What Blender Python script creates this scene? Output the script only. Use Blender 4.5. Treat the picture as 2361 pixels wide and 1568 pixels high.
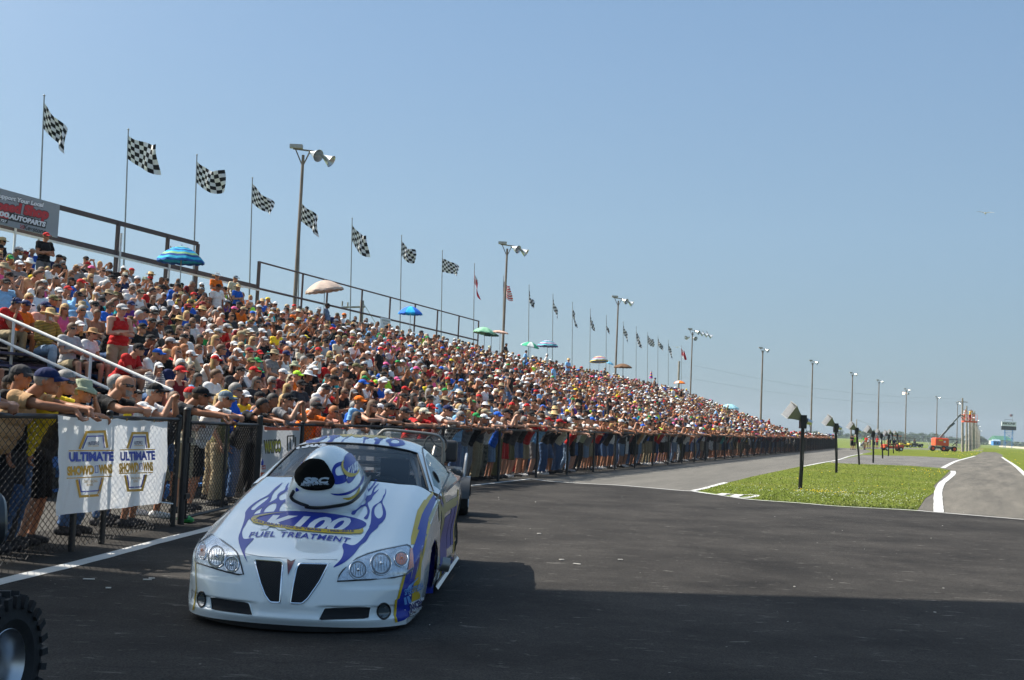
import bpy, bmesh, math, random
import numpy as np
from mathutils import Vector, Matrix, noise
from mathutils.bvhtree import BVHTree
from mathutils.geometry import tessellate_polygon
random.seed(7)
R = math.radians
scene = bpy.context.scene
for o in list(bpy.data.objects):
    bpy.data.objects.remove(o)

# ------------------------------------------------------------------ camera, sky, sun
FP, HC = 2800.0, 1.46                    # focal length in reference units (frame 2361 x 1568), eye height in metres
PITCH, ROLL = R(3.863), R(2.5994)
cam_d = bpy.data.cameras.new('camera'); cam = bpy.data.objects.new('camera', cam_d)
scene.collection.objects.link(cam); scene.camera = cam
cam_d.sensor_width = 36.0; cam_d.lens = 36.0 * FP / 2361.0
cam_d.clip_start = 0.1; cam_d.clip_end = 12000
cam.location = (0, 0, HC)
cam.matrix_world = Matrix.Translation((0, 0, HC)) @ Matrix.Rotation(R(90) + PITCH, 4, 'X') @ Matrix.Rotation(ROLL, 4, 'Z')

SUN_DIR = Vector((-0.947, 0.321, 0)).normalized()
SUN_EL = R(47)
world = bpy.data.worlds.new('World'); scene.world = world; world.use_nodes = True
wn = world.node_tree.nodes; wl = world.node_tree.links
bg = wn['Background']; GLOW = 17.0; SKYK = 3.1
sky = wn.new('ShaderNodeTexSky'); sky.sky_type = 'NISHITA'; sky.sun_disc = False
sky.sun_elevation = SUN_EL; sky.sun_rotation = math.atan2(SUN_DIR.x, SUN_DIR.y)
sky.air_density = 1.0; sky.dust_density = 1.6; sky.ozone_density = 1.6; sky.altitude = 200
# hazy summer sky: the Nishita model under a pale even haze that brightens towards the sun
_tc = wn.new('ShaderNodeTexCoord'); _sp = wn.new('ShaderNodeSeparateXYZ'); wl.new(_tc.outputs['Generated'], _sp.inputs[0])
_rp = wn.new('ShaderNodeValToRGB'); _cr = _rp.color_ramp; wl.new(_sp.outputs[2], _rp.inputs[0])
def _lin(c): return tuple(((x / 255 + .055) / 1.055) ** 2.4 if x > 10 else x / 255 / 12.92 for x in c)
_st = [(0.0, (143, 169, 184)), (0.06, (148, 178, 198)), (0.16, (152, 185, 212)), (0.28, (143, 178, 213)), (0.42, (130, 168, 209)), (0.8, (116, 158, 200))]
_cr.elements[0].position = 0; _cr.elements[0].color = (*_lin(_st[0][1]), 1); _cr.elements[1].position = _st[1][0]; _cr.elements[1].color = (*_lin(_st[1][1]), 1)
for _p, _c in _st[2:]:
    _e = _cr.elements.new(_p); _e.color = (*_lin(_c), 1)
_dt = wn.new('ShaderNodeVectorMath'); _dt.operation = 'DOT_PRODUCT'; wl.new(_tc.outputs['Generated'], _dt.inputs[0]); _dt.inputs[1].default_value = (SUN_DIR.x * math.cos(SUN_EL), SUN_DIR.y * math.cos(SUN_EL), math.sin(SUN_EL))
def _m(op, a, b, clamp=False):
    n = wn.new('ShaderNodeMath'); n.operation = op; n.use_clamp = clamp
    for i, v in enumerate((a, b)):
        if isinstance(v, (int, float)): n.inputs[i].default_value = v
        else: wl.new(v, n.inputs[i])
    return n.outputs[0]
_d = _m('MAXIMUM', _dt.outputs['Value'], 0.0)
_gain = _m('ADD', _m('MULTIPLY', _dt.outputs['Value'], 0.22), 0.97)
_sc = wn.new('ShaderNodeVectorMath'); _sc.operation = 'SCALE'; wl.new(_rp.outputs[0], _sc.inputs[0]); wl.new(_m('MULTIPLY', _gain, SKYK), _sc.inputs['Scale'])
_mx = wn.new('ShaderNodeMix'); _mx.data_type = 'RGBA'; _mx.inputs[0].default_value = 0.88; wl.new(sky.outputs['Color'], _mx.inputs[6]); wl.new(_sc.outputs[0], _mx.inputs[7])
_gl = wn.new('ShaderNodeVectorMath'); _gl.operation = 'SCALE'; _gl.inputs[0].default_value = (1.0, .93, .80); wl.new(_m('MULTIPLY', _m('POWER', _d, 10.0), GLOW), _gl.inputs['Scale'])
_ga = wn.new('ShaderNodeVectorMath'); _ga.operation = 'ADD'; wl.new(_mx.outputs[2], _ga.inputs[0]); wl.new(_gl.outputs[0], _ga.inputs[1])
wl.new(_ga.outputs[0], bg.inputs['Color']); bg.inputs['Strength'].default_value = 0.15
sun_d = bpy.data.lights.new('sun', 'SUN'); sun_d.energy = 4.6; sun_d.angle = R(0.53); sun_d.color = (1.0, 0.93, 0.82)
sun = bpy.data.objects.new('sun', sun_d); scene.collection.objects.link(sun)
sd = Vector((SUN_DIR.x * math.cos(SUN_EL), SUN_DIR.y * math.cos(SUN_EL), math.sin(SUN_EL)))
sun.rotation_euler = sd.to_track_quat('Z', 'Y').to_euler(); sun.location = sd * 60
scene.view_settings.view_transform = 'Standard'; scene.view_settings.look = 'None'
scene.view_settings.exposure = 0.85; scene.view_settings.gamma = 1.0
scene.cycles.max_bounces = 6; scene.cycles.transparent_max_bounces = 12

# ------------------------------------------------------------------ plane geometry: where a sight line meets a plane of the place
def sight(px, py):
    a, b = px - 1180.5, 784 - py
    c, s = math.cos(ROLL), math.sin(ROLL)
    r, u = a * c - b * s, a * s + b * c
    return Vector((r, FP * math.cos(PITCH) - u * math.sin(PITCH), FP * math.sin(PITCH) + u * math.cos(PITCH)))
def G(px, py, z=0.0):
    d = sight(px, py); t = (z - HC) / d.z
    return Vector((d.x * t, d.y * t, z))
def DY(px, py, Y):
    d = sight(px, py); t = Y / d.y
    return Vector((d.x * t, Y, HC + d.z * t))
def topx(p):                              # back to frame units (used to pick what is in view and to name neighbours)
    v = Vector(p) - Vector((0, 0, HC)); cp, sp = math.cos(PITCH), math.sin(PITCH)
    f = v.y * cp + v.z * sp; u = -v.y * sp + v.z * cp
    if f < 0.5: return (-9999, -9999)
    r, u = v.x * FP / f, u * FP / f; c, s = math.cos(ROLL), math.sin(ROLL)
    return (1180.5 + r * c + u * s, 784 - (-r * s + u * c))
BU = Vector((0.335, 1.0)).normalized(); BN = Vector((-BU.y, BU.x)); B0 = Vector((-3.8, 19.0))   # line of the long fence; BN points away from the track
def TW(t, w, z=0.0):
    p = B0 + BU * t + BN * w
    return Vector((p.x, p.y, z))
def onW(px, py, w):
    d = sight(px, py); d2 = Vector((d.x, d.y)); k = (w + B0.dot(BN)) / d2.dot(BN)
    p = d2 * k
    return (p - B0).dot(BU), HC + d.z * k
BANG = math.atan2(-BU.x, BU.y)            # z rotation that turns local +Y along the fence line

# ------------------------------------------------------------------ naming
def setp(o, label=None, cat=None, group=None, kind=None):
    if label: o['label'] = label
    if cat: o['category'] = cat
    if group: o['group'] = group
    if kind: o['kind'] = kind
    return o
def link(o, parent=None):
    scene.collection.objects.link(o)
    if parent is not None: o.parent = parent
    return o
def thing(name, label, cat, loc=(0, 0, 0), rz=0.0, group=None):
    o = bpy.data.objects.new(name, None); o.empty_display_size = 0.2
    link(o); o.location = loc; o.rotation_euler = (0, 0, rz)
    return setp(o, label, cat, group)
def copy_tree(o, parent=None):
    c = o.copy(); scene.collection.objects.link(c); c.parent = parent
    for ch in list(o.children): copy_tree(ch, c)
    return c

ORD = ['first', 'second', 'third', 'fourth', 'fifth', 'sixth', 'seventh', 'eighth', 'ninth', 'tenth', 'eleventh', 'twelfth', 'thirteenth', 'fourteenth', 'fifteenth', 'sixteenth', 'seventeenth', 'eighteenth', 'nineteenth', 'twentieth']
ORD += ['%s-%s' % (t, u) for t in ('twenty', 'thirty', 'forty', 'fifty') for u in ORD[:9] + ['tenth']]
# ------------------------------------------------------------------ materials
_mats = {}
def _new(name):
    m = bpy.data.materials.new(name); m.use_nodes = True
    nt = m.node_tree; return m, nt, nt.nodes['Principled BSDF']
def N(nt, typ, **kw):
    n = nt.nodes.new(typ)
    for k, v in kw.items():
        if k.startswith('i_'): n.inputs[k[2:].replace('_', ' ')].default_value = v
        else: setattr(n, k, v)
    return n
def rampn(nt, src, stops):
    r = nt.nodes.new('ShaderNodeValToRGB'); cr = r.color_ramp
    while len(cr.elements) > 1: cr.elements.remove(cr.elements[-1])
    cr.elements[0].position = stops[0][0]; cr.elements[0].color = (*stops[0][1], 1)
    for p, c in stops[1:]:
        e = cr.elements.new(p); e.color = (*c, 1)
    nt.links.new(src, r.inputs[0]); return r.outputs[0]
def plain(name, col, rough=0.6, metal=0.0, vary=0.12, scale=8.0, bump=0.0, coat=0.0, spec=0.5, trans=0.0, alpha=1.0):
    if name in _mats: return _mats[name]
    m, nt, b = _new(name)
    co = N(nt, 'ShaderNodeTexCoord')
    no = N(nt, 'ShaderNodeTexNoise', i_Scale=scale, i_Detail=5.0)
    nt.links.new(co.outputs['Object'], no.inputs['Vector'])
    c = col
    out = rampn(nt, no.outputs[0], [(0.3, tuple(x * (1 - vary) for x in c)), (0.7, tuple(min(1, x * (1 + vary)) for x in c))])
    nt.links.new(out, b.inputs['Base Color'])
    b.inputs['Roughness'].default_value = rough; b.inputs['Metallic'].default_value = metal
    b.inputs['Coat Weight'].default_value = coat; b.inputs['Coat Roughness'].default_value = 0.04
    b.inputs['Specular IOR Level'].default_value = spec
    b.inputs['Transmission Weight'].default_value = trans; b.inputs['Alpha'].default_value = alpha
    if bump:
        bp = N(nt, 'ShaderNodeBump', i_Strength=bump, i_Distance=0.02)
        nt.links.new(no.outputs[0], bp.inputs['Height']); nt.links.new(bp.outputs[0], b.inputs['Normal'])
    _mats[name] = m; return m
def cloth(col):
    key = 'cloth_%.2f_%.2f_%.2f' % tuple(col)
    if key in _mats: return _mats[key]
    m, nt, b = _new(key)
    co = N(nt, 'ShaderNodeTexCoord'); no = N(nt, 'ShaderNodeTexNoise', i_Scale=9.0, i_Detail=3.0, i_Distortion=0.8)
    nt.links.new(co.outputs['Object'], no.inputs['Vector'])
    out = rampn(nt, no.outputs[0], [(0.3, tuple(x * 0.85 for x in col)), (0.75, tuple(min(.9, x * 1.08) for x in col))])
    nt.links.new(out, b.inputs['Base Color']); b.inputs['Roughness'].default_value = 0.85; b.inputs['Specular IOR Level'].default_value = 0.2
    bp = N(nt, 'ShaderNodeBump', i_Strength=0.6, i_Distance=0.03)
    nt.links.new(no.outputs[0], bp.inputs['Height']); nt.links.new(bp.outputs[0], b.inputs['Normal'])
    _mats[key] = m; return m
def striped(name, c1, c2, period, axis=2, duty=0.5, cross=False):
    if name in _mats: return _mats[name]
    m, nt, b = _new(name)
    co = N(nt, 'ShaderNodeTexCoord'); sx = N(nt, 'ShaderNodeSeparateXYZ'); nt.links.new(co.outputs['Object'], sx.inputs[0])
    def band(ax):
        mm = N(nt, 'ShaderNodeMath', operation='MULTIPLY'); mm.inputs[1].default_value = 1 / period; nt.links.new(sx.outputs[ax], mm.inputs[0])
        fr = N(nt, 'ShaderNodeMath', operation='FRACT'); nt.links.new(mm.outputs[0], fr.inputs[0])
        gt = N(nt, 'ShaderNodeMath', operation='GREATER_THAN'); gt.inputs[1].default_value = duty; nt.links.new(fr.outputs[0], gt.inputs[0]); return gt.outputs[0]
    f = band(axis)
    if cross:
        a = N(nt, 'ShaderNodeMath', operation='ADD'); nt.links.new(f, a.inputs[0]); nt.links.new(band(0), a.inputs[1])
        h = N(nt, 'ShaderNodeMath', operation='MULTIPLY'); h.inputs[1].default_value = 0.5; nt.links.new(a.outputs[0], h.inputs[0]); f = h.outputs[0]
    nt.links.new(rampn(nt, f, [(0.0, c1), (1.0, c2)]), b.inputs['Base Color']); b.inputs['Roughness'].default_value = 0.85
    _mats[name] = m; return m

# ------------------------------------------------------------------ mesh builder
class MB:
    def __init__(s): s.v = []; s.f = []; s.m = []
    def add(s, vs, fs, m=0):
        o = len(s.v); s.v += [tuple(v) for v in vs]; s.f += [tuple(i + o for i in f) for f in fs]; s.m += [m] * len(fs); return s
    def box(s, c, d, rz=0.0, m=0, rot=None):
        M = rot if rot is not None else Matrix.Rotation(rz, 3, 'Z'); c = Vector(c); vs = []
        for x in (-.5, .5):
            for y in (-.5, .5):
                for z in (-.5, .5): vs.append(c + M @ Vector((x * d[0], y * d[1], z * d[2])))
        return s.add(vs, [(0, 1, 3, 2), (4, 6, 7, 5), (0, 4, 5, 1), (2, 3, 7, 6), (0, 2, 6, 4), (1, 5, 7, 3)], m)
    def bar(s, p, q, a, b, m=0, up=(0, 0, 1)):
        p, q = Vector(p), Vector(q); d = (q - p); L = d.length; y = d.normalized(); u = Vector(up)
        x = y.cross(u)
        if x.length < 1e-4: x = y.cross(Vector((1, 0, 0)))
        x.normalize(); z = x.cross(y)
        return s.box((p + q) / 2, (a, L, b), m=m, rot=Matrix((x, y, z)).transposed())
    def path(s, pts, r, n=8, m=0, closed=False, caps=True):
        pts = [Vector(p) for p in pts]; k = len(pts); rs = r if hasattr(r, '__len__') else [r] * k
        vs = []; prev = None
        for i, p in enumerate(pts):
            a = pts[(i - 1) % k] if (closed or i) else p; b = pts[(i + 1) % k] if (closed or i < k - 1) else p
            d = (b - a).normalized()
            if prev is None:
                x = d.cross(Vector((0, 0, 1)))
                if x.length < 1e-3: x = d.cross(Vector((0, 1, 0)))
            else: x = prev - d * prev.dot(d)
            x.normalize(); prev = x; y = d.cross(x)
            for j in range(n):
                t = 2 * math.pi * j / n; vs.append(p + (x * math.cos(t) + y * math.sin(t)) * rs[i])
        fs = []
        for i in range(k if closed else k - 1):
            a, b = i * n, ((i + 1) % k) * n
            for j in range(n): fs.append((a + j, a + (j + 1) % n, b + (j + 1) % n, b + j))
        if not closed and caps: fs += [tuple(range(n))[::-1], tuple((k - 1) * n + j for j in range(n))]
        return s.add(vs, fs, m)
    def tube(s, p, q, r, r2=None, n=8, m=0): return s.path([p, q], [r, r if r2 is None else r2], n, m)
    def lathe(s, prof, M=None, n=24, m=0, caps=False):
        M = M or Matrix.Identity(4); vs = []; fs = []
        for (r, z) in prof:
            for j in range(n):
                t = 2 * math.pi * j / n; vs.append(M @ Vector((r * math.cos(t), r * math.sin(t), z)))
        for i in range(len(prof) - 1):
            for j in range(n): fs.append((i * n + j, i * n + (j + 1) % n, (i + 1) * n + (j + 1) % n, (i + 1) * n + j))
        if caps: fs += [tuple(range(n))[::-1], tuple((len(prof) - 1) * n + j for j in range(n))]
        return s.add(vs, fs, m)
    def ell(s, c, r, nu=16, nv=10, m=0, rot=None):
        c = Vector(c); M = rot or Matrix.Identity(3); vs = []; fs = []
        for i in range(nv + 1):
            a = math.pi * i / nv
            for j in range(nu):
                t = 2 * math.pi * j / nu
                vs.append(c + M @ Vector((r[0] * math.sin(a) * math.cos(t), r[1] * math.sin(a) * math.sin(t), r[2] * math.cos(a))))
        for i in range(nv):
            for j in range(nu): fs.append((i * nu + j, (i + 1) * nu + j, (i + 1) * nu + (j + 1) % nu, i * nu + (j + 1) % nu))
        return s.add(vs, fs, m)
    def poly(s, pts, m=0):
        return s.add(pts, [tuple(range(len(pts)))], m)
    def grid(s, P, m=0):
        a, b = len(P), len(P[0]); vs = [p for row in P for p in row]
        return s.add(vs, [(i * b + j, i * b + j + 1, (i + 1) * b + j + 1, (i + 1) * b + j) for i in range(a - 1) for j in range(b - 1)], m)
    def mesh(s, name, mats, smooth=False, angle=None):
        me = bpy.data.meshes.new(name); me.from_pydata(s.v, [], s.f)
        for m in (mats if isinstance(mats, (list, tuple)) else [mats]): me.materials.append(m)
        if any(s.m): me.polygons.foreach_set('material_index', s.m)
        if smooth: me.polygons.foreach_set('use_smooth', [True] * len(s.f))
        me.update()
        if smooth and angle is not None:
            me.set_sharp_from_angle(angle=R(angle))
        return me
    def build(s, name, mats, parent=None, smooth=False, angle=35, clean=False):
        me = s.mesh(name, mats, smooth, angle)
        if clean:
            bm = bmesh.new(); bm.from_mesh(me); bmesh.ops.remove_doubles(bm, verts=bm.verts, dist=1e-5)
            bmesh.ops.recalc_face_normals(bm, faces=bm.faces); bm.to_mesh(me); bm.free()
        return link(bpy.data.objects.new(name, me), parent)

def smooth_closed(pts, k=4):
    out = []; n = len(pts)
    for i in range(n):
        p0, p1, p2, p3 = (Vector(pts[(i + j - 1) % n]) for j in range(4))
        for q in range(k):
            t = q / k
            out.append(0.5 * ((2 * p1) + (p2 - p0) * t + (2 * p0 - 5 * p1 + 4 * p2 - p3) * t * t + (3 * p1 - p0 - 3 * p2 + p3) * t ** 3))
    return out
def smooth_open(pts, k=6):
    pts = [Vector(p) for p in pts]; P = [pts[0]] + pts + [pts[-1]]; out = []
    for i in range(1, len(P) - 2):
        p0, p1, p2, p3 = P[i - 1:i + 3]
        for q in range(k):
            t = q / k
            out.append(0.5 * ((2 * p1) + (p2 - p0) * t + (2 * p0 - 5 * p1 + 4 * p2 - p3) * t * t + (3 * p1 - p0 - 3 * p2 + p3) * t ** 3))
    out.append(pts[-1]); return out
def fill2d(outer, holes=()):
    """triangles of a flat outline with holes: (verts, faces)"""
    loops = [[Vector((p[0], p[1], 0)) for p in L] for L in (outer, *holes)]
    tri = tessellate_polygon(loops); vs = [v for L in loops for v in L]
    return [(v.x, v.y) for v in vs], [tuple(t) for t in tri]
def text2d(s, bold=0.0, shear=0.0, space=1.0):
    """lettering as flat triangles, cap height 1, starting at x = 0"""
    cu = bpy.data.curves.new('lettering', 'FONT'); cu.body = s; cu.size = 1.0; cu.offset = bold; cu.shear = shear; cu.space_character = space
    cu.resolution_u = 3; o = bpy.data.objects.new('lettering', cu); scene.collection.objects.link(o)
    dg = bpy.context.evaluated_depsgraph_get(); me = o.evaluated_get(dg).to_mesh()
    vs = [(v.co.x / 0.7, v.co.y / 0.7) for v in me.vertices]; fs = [tuple(p.vertices) for p in me.polygons]
    o.evaluated_get(dg).to_mesh_clear(); bpy.data.objects.remove(o); bpy.data.curves.remove(cu)
    x0 = min(v[0] for v in vs); x1 = max(v[0] for v in vs)
    return [(v[0] - x0, v[1]) for v in vs], fs, x1 - x0
def letters(mb, s, M, h, width=None, m=0, bold=0.0, shear=0.0, space=1.0, centre=False, z=0.0):
    """flat lettering laid on the XY plane of matrix M"""
    vs, fs, w = text2d(s, bold, shear, space); sx = h if width is None else width / w
    off = -w * sx / 2 if centre else 0
    mb.add([M @ Vector((v[0] * sx + off, v[1] * h, z)) for v in vs], fs, m); return w * sx
def refine(vs, fs, L):
    bm = bmesh.new(); V = [bm.verts.new((v[0], v[1], 0)) for v in vs]
    for f in fs:
        try: bm.faces.new([V[i] for i in f])
        except ValueError: pass
    bmesh.ops.remove_doubles(bm, verts=bm.verts, dist=1e-4)
    bmesh.ops.triangulate(bm, faces=bm.faces)
    for _ in range(6):
        es = [e for e in bm.edges if e.calc_length() > L]
        if not es: break
        bmesh.ops.subdivide_edges(bm, edges=es, cuts=1); bmesh.ops.triangulate(bm, faces=[f for f in bm.faces if len(f.verts) > 3])
    bm.verts.index_update(); bm.verts.ensure_lookup_table()
    out = [(v.co.x, v.co.y) for v in bm.verts], [tuple(v.index for v in f.verts) for f in bm.faces]
    bm.free(); return out

# ------------------------------------------------------------------ ground
def c7(x, y): return (1556.3 + 0.3408 * x, 807.0 + 0.3408 * y)
def c8(x, y): return (1037.5 + 0.2573 * x, 979.9 + 0.2573 * y)
def sheet(name, pts, mat_, z, kind='structure'):
    vs, fs = fill2d([(p.x, p.y) for p in pts])
    o = MB().add([(v[0], v[1], z) for v in vs], fs).build(name, mat_)
    bm = bmesh.new(); bm.from_mesh(o.data)
    for f in bm.faces:
        if f.normal.z < 0: f.normal_flip()
    bm.to_mesh(o.data); bm.free()
    return setp(o, kind=kind)
def asphalt(name, lo, hi, speck, streak=None, rough=0.9, spec=0.12):
    m, nt, b = _new(name); L = nt.links
    co = N(nt, 'ShaderNodeTexCoord'); mp = N(nt, 'ShaderNodeMapping'); L.new(co.outputs['Object'], mp.inputs[0])
    if streak: mp.vector_type = 'TEXTURE'; mp.inputs['Rotation'].default_value = (0, 0, -streak[0]); mp.inputs['Scale'].default_value = tuple(1 / q for q in streak[1])
    n1 = N(nt, 'ShaderNodeTexNoise', i_Scale=0.55, i_Detail=9.0, i_Roughness=0.66); L.new(mp.outputs[0], n1.inputs['Vector'])
    n2 = N(nt, 'ShaderNodeTexNoise', i_Scale=90.0, i_Detail=2.0); L.new(co.outputs['Object'], n2.inputs['Vector'])
    base = rampn(nt, n1.outputs[0], [(0.32, lo), (0.68, hi)])
    g = rampn(nt, n2.outputs[0], [(0.35, (.62, .62, .62)), (0.65, (1.4, 1.4, 1.4))])
    mx = N(nt, 'ShaderNodeMix', data_type='RGBA', blend_type='MULTIPLY'); mx.inputs[0].default_value = 1.0
    L.new(base, mx.inputs[6]); L.new(g, mx.inputs[7])
    # pale scuffs and bits of grit
    mp2 = N(nt, 'ShaderNodeMapping'); mp2.inputs['Scale'].default_value = (2.4, 6.0, 1); mp2.inputs['Rotation'].default_value = (0, 0, 0.25); L.new(co.outputs['Object'], mp2.inputs[0])
    n3 = N(nt, 'ShaderNodeTexNoise', i_Scale=1.6, i_Detail=6.0, i_Roughness=0.72, i_Distortion=0.6); L.new(mp2.outputs[0], n3.inputs['Vector'])
    sc = rampn(nt, n3.outputs[0], [(0.60, (0, 0, 0)), (0.78, (1, 1, 1))])
    vo = N(nt, 'ShaderNodeTexVoronoi', i_Scale=3.2); L.new(co.outputs['Object'], vo.inputs['Vector'])
    gr = rampn(nt, vo.outputs['Distance'], [(0.0, (1, 1, 1)), (0.022, (1, 1, 1)), (0.032, (0, 0, 0))])
    ad = N(nt, 'ShaderNodeMix', data_type='RGBA', blend_type='LIGHTEN'); ad.inputs[0].default_value = 1.0; L.new(sc, ad.inputs[6]); L.new(gr, ad.inputs[7])
    f = N(nt, 'ShaderNodeMath', operation='MULTIPLY'); f.inputs[1].default_value = speck; L.new(ad.outputs[2], f.inputs[0])
    fin = N(nt, 'ShaderNodeMix', data_type='RGBA'); fin.inputs[7].default_value = (.42, .40, .37, 1); L.new(f.outputs[0], fin.inputs[0]); L.new(mx.outputs[2], fin.inputs[6])
    # hairline cracks
    vc = N(nt, 'ShaderNodeTexVoronoi', i_Scale=0.22); vc.feature = 'DISTANCE_TO_EDGE'
    nd = N(nt, 'ShaderNodeTexNoise', i_Scale=1.3, i_Detail=4.0); L.new(co.outputs['Object'], nd.inputs['Vector'])
    va = N(nt, 'ShaderNodeMix', data_type='RGBA', blend_type='ADD'); va.inputs[0].default_value = 1.0; L.new(co.outputs['Object'], va.inputs[6]); L.new(nd.outputs[1], va.inputs[7]); L.new(va.outputs[2], vc.inputs['Vector'])
    ck = rampn(nt, vc.outputs[0], [(0.0, (.7, .7, .7)), (0.0012, (.7, .7, .7)), (0.004, (1, 1, 1))])
    m2 = N(nt, 'ShaderNodeMix', data_type='RGBA', blend_type='MULTIPLY'); m2.inputs[0].default_value = 1.0; L.new(fin.outputs[2], m2.inputs[6]); L.new(ck, m2.inputs[7])
    L.new(m2.outputs[2], b.inputs['Base Color']); b.inputs['Roughness'].default_value = rough; b.inputs['Specular IOR Level'].default_value = spec
    bp = N(nt, 'ShaderNodeBump', i_Strength=0.5, i_Distance=0.01); L.new(n2.outputs[0], bp.inputs['Height']); L.new(bp.outputs[0], b.inputs['Normal'])
    return m
def grassmat(name, a, bcol, c):
    m, nt, b = _new(name); L = nt.links
    co = N(nt, 'ShaderNodeTexCoord')
    n1 = N(nt, 'ShaderNodeTexNoise', i_Scale=0.25, i_Detail=9.0, i_Roughness=0.7); L.new(co.outputs['Object'], n1.inputs['Vector'])
    n2 = N(nt, 'ShaderNodeTexNoise', i_Scale=14.0, i_Detail=6.0); L.new(co.outputs['Object'], n2.inputs['Vector'])
    base = rampn(nt, n1.outputs[0], [(0.3, a), (0.5, bcol), (0.72, c)])
    g = rampn(nt, n2.outputs[0], [(0.3, (.6, .6, .6)), (0.7, (1.35, 1.35, 1.35))])
    mx = N(nt, 'ShaderNodeMix', data_type='RGBA', blend_type='MULTIPLY'); mx.inputs[0].default_value = 1.0
    L.new(base, mx.inputs[6]); L.new(g, mx.inputs[7]); L.new(mx.outputs[2], b.inputs['Base Color']); b.inputs['Roughness'].default_value = 0.9
    b.inputs['Specular IOR Level'].default_value = 0.05
    bp = N(nt, 'ShaderNodeBump', i_Strength=1.0, i_Distance=0.05); L.new(n2.outputs[0], bp.inputs['Height']); L.new(bp.outputs[0], b.inputs['Normal'])
    return m
M_dark = asphalt('new_asphalt', (.015, .014, .0135), (.047, .0435, .040), 0.45)
M_road = asphalt('old_asphalt', (.10, .096, .088), (.155, .147, .132), 0.10, streak=(0.32, (1.6, 0.12, 1)))
M_lane = asphalt('worn_asphalt', (.075, .071, .064), (.165, .152, .13), 0.12, streak=(0.39, (2.2, 0.16, 1)))
M_dark2 = asphalt('walkway_asphalt', (.05, .048, .044), (.09, .085, .078), 0.25)
M_field = grassmat('field_grass', (.10, .14, .035), (.14, .18, .05), (.20, .20, .08))
M_grass = grassmat('mown_grass', (.088, .118, .015), (.115, .145, .02), (.17, .175, .04))
def whitepaint():
    m, nt, b = _new('road_paint'); L = nt.links; co = N(nt, 'ShaderNodeTexCoord')
    n1 = N(nt, 'ShaderNodeTexNoise', i_Scale=5.0, i_Detail=8.0, i_Roughness=0.75); L.new(co.outputs['Object'], n1.inputs['Vector'])
    L.new(rampn(nt, n1.outputs[0], [(0.28, (.25, .25, .24)), (0.42, (.46, .46, .45)), (0.8, (.56, .56, .54))]), b.inputs['Base Color']); b.inputs['Roughness'].default_value = 0.7
    return m
M_paint = whitepaint()

Bg = 9000
land = MB().poly([(-Bg, -300, 0), (Bg, -300, 0), (Bg, Bg, 0), (-Bg, Bg, 0)]).build('ground', M_field); setp(land, kind='structure')
# apron of new asphalt
far_edge = [(1082.5, 1121), (1114.7, 1117.6), (1166, 1111.6), (1217.6, 1105.5), (1228, 1105.5), (1269, 1110.6), (1333, 1115), (1439, 1120.7), (1556, 1130.8), (1597, 1133.5),
            (1658.5, 1142.7), (1716.5, 1151), (1760, 1155), (1852.8, 1161.4), (1931, 1168), (2094.8, 1176.8), (2156, 1182), (2361, 1199)]
fe = [G(*p) for p in far_edge]
ext = fe[-1] + (fe[-1] - fe[-3]).normalized() * 25
apron = sheet('apron', [Vector((-12, -30, 0)), Vector((40, -30, 0)), Vector((40, ext.y + 3, 0)), ext] + fe[::-1] + [TW(10.5, -0.3), TW(0, -0.35), Vector((-12, 19.4, 0))], M_dark, 0.004)
sheet('walkway', [TW(-14, -.4), TW(150, -.4), TW(150, 15.5), TW(-14, 15.5)], M_dark2, 0.0055)
def ribbon(name, pts, w, z, mat_, wob=0.0, res=8):
    P = smooth_open([Vector((p[0], p[1], 0)) for p in pts], res); L_, R_ = [], []
    ws = w if hasattr(w, '__len__') else (w, w)
    for i, p in enumerate(P):
        a, b_ = P[max(0, i - 1)], P[min(len(P) - 1, i + 1)]; d = (b_ - a).normalized(); nn = Vector((-d.y, d.x, 0))
        ww = ws[0] + (ws[1] - ws[0]) * i / (len(P) - 1); j = wob * (noise.noise(p * 1.3))
        L_.append((*(p + nn * (ww / 2 + j)).xy, z)); R_.append((*(p + nn * (-ww / 2 + wob * noise.noise(p * 1.9 + Vector((7, 0, 0))))).xy, z))
    o = MB().grid([R_, L_]).build(name, mat_)
    return setp(o, kind='structure')
rd_left = [G(1228, 1103.5)] + [TW(t, 0.4) for t in (28, 45, 65, 90, 120, 150)] + [TW(160, -3)]
rd_right = [G(*p) for p in ((1597, 1131), (1672, 1113.7), (1760, 1095), (1852.8, 1076), (1931, 1061), (1985.7, 1046.5), (2012, 1042))]
rl = [p for p in fe if G(1215, 1105).x < p.x < rd_right[0].x]
sheet('return_road', [p for p in rd_left] + rd_right[::-1] + rl[::-1], M_road, 0.004)
tl = TW(160, -3); tr = rd_right[-1]
far_turn = [tr, G(1995, 1038.5), G(1965, 1035.5), TW(190, -8), TW(230, -22), TW(280, -45), TW(285, -37), TW(235, -12), TW(190, 0), tl]
sheet('return_road', far_turn, M_road, 0.0045)
lane_l = [c7(1640, 1088), c7(1690, 1010), c7(1760, 960), c7(1750, 920), c7(1800, 870), c7(1865, 815), c7(1800, 800), c7(1860, 765), c7(1940, 738), c7(2030, 717), c7(2085, 690), c7(2096, 672)]
lane_r = [c7(2135, 672), c7(2165, 690), c7(2215, 710), c7(2215, 728), c7(2270, 768), c7(2361, 838)]
lw = [G(*p) for p in lane_l]; rw = [G(*p) for p in lane_r]
endv = (rw[0] - rw[1]).normalized()
rext = rw[-1] + (rw[-1] - rw[-2]).normalized() * 22
sheet('race_lane', lw + [lw[-1] + Vector((60, 230, 0)), rw[0] + Vector((66, 230, 0))] + rw + [rext, ext, fe[-1], fe[-2]], M_lane, 0.0035)
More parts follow.
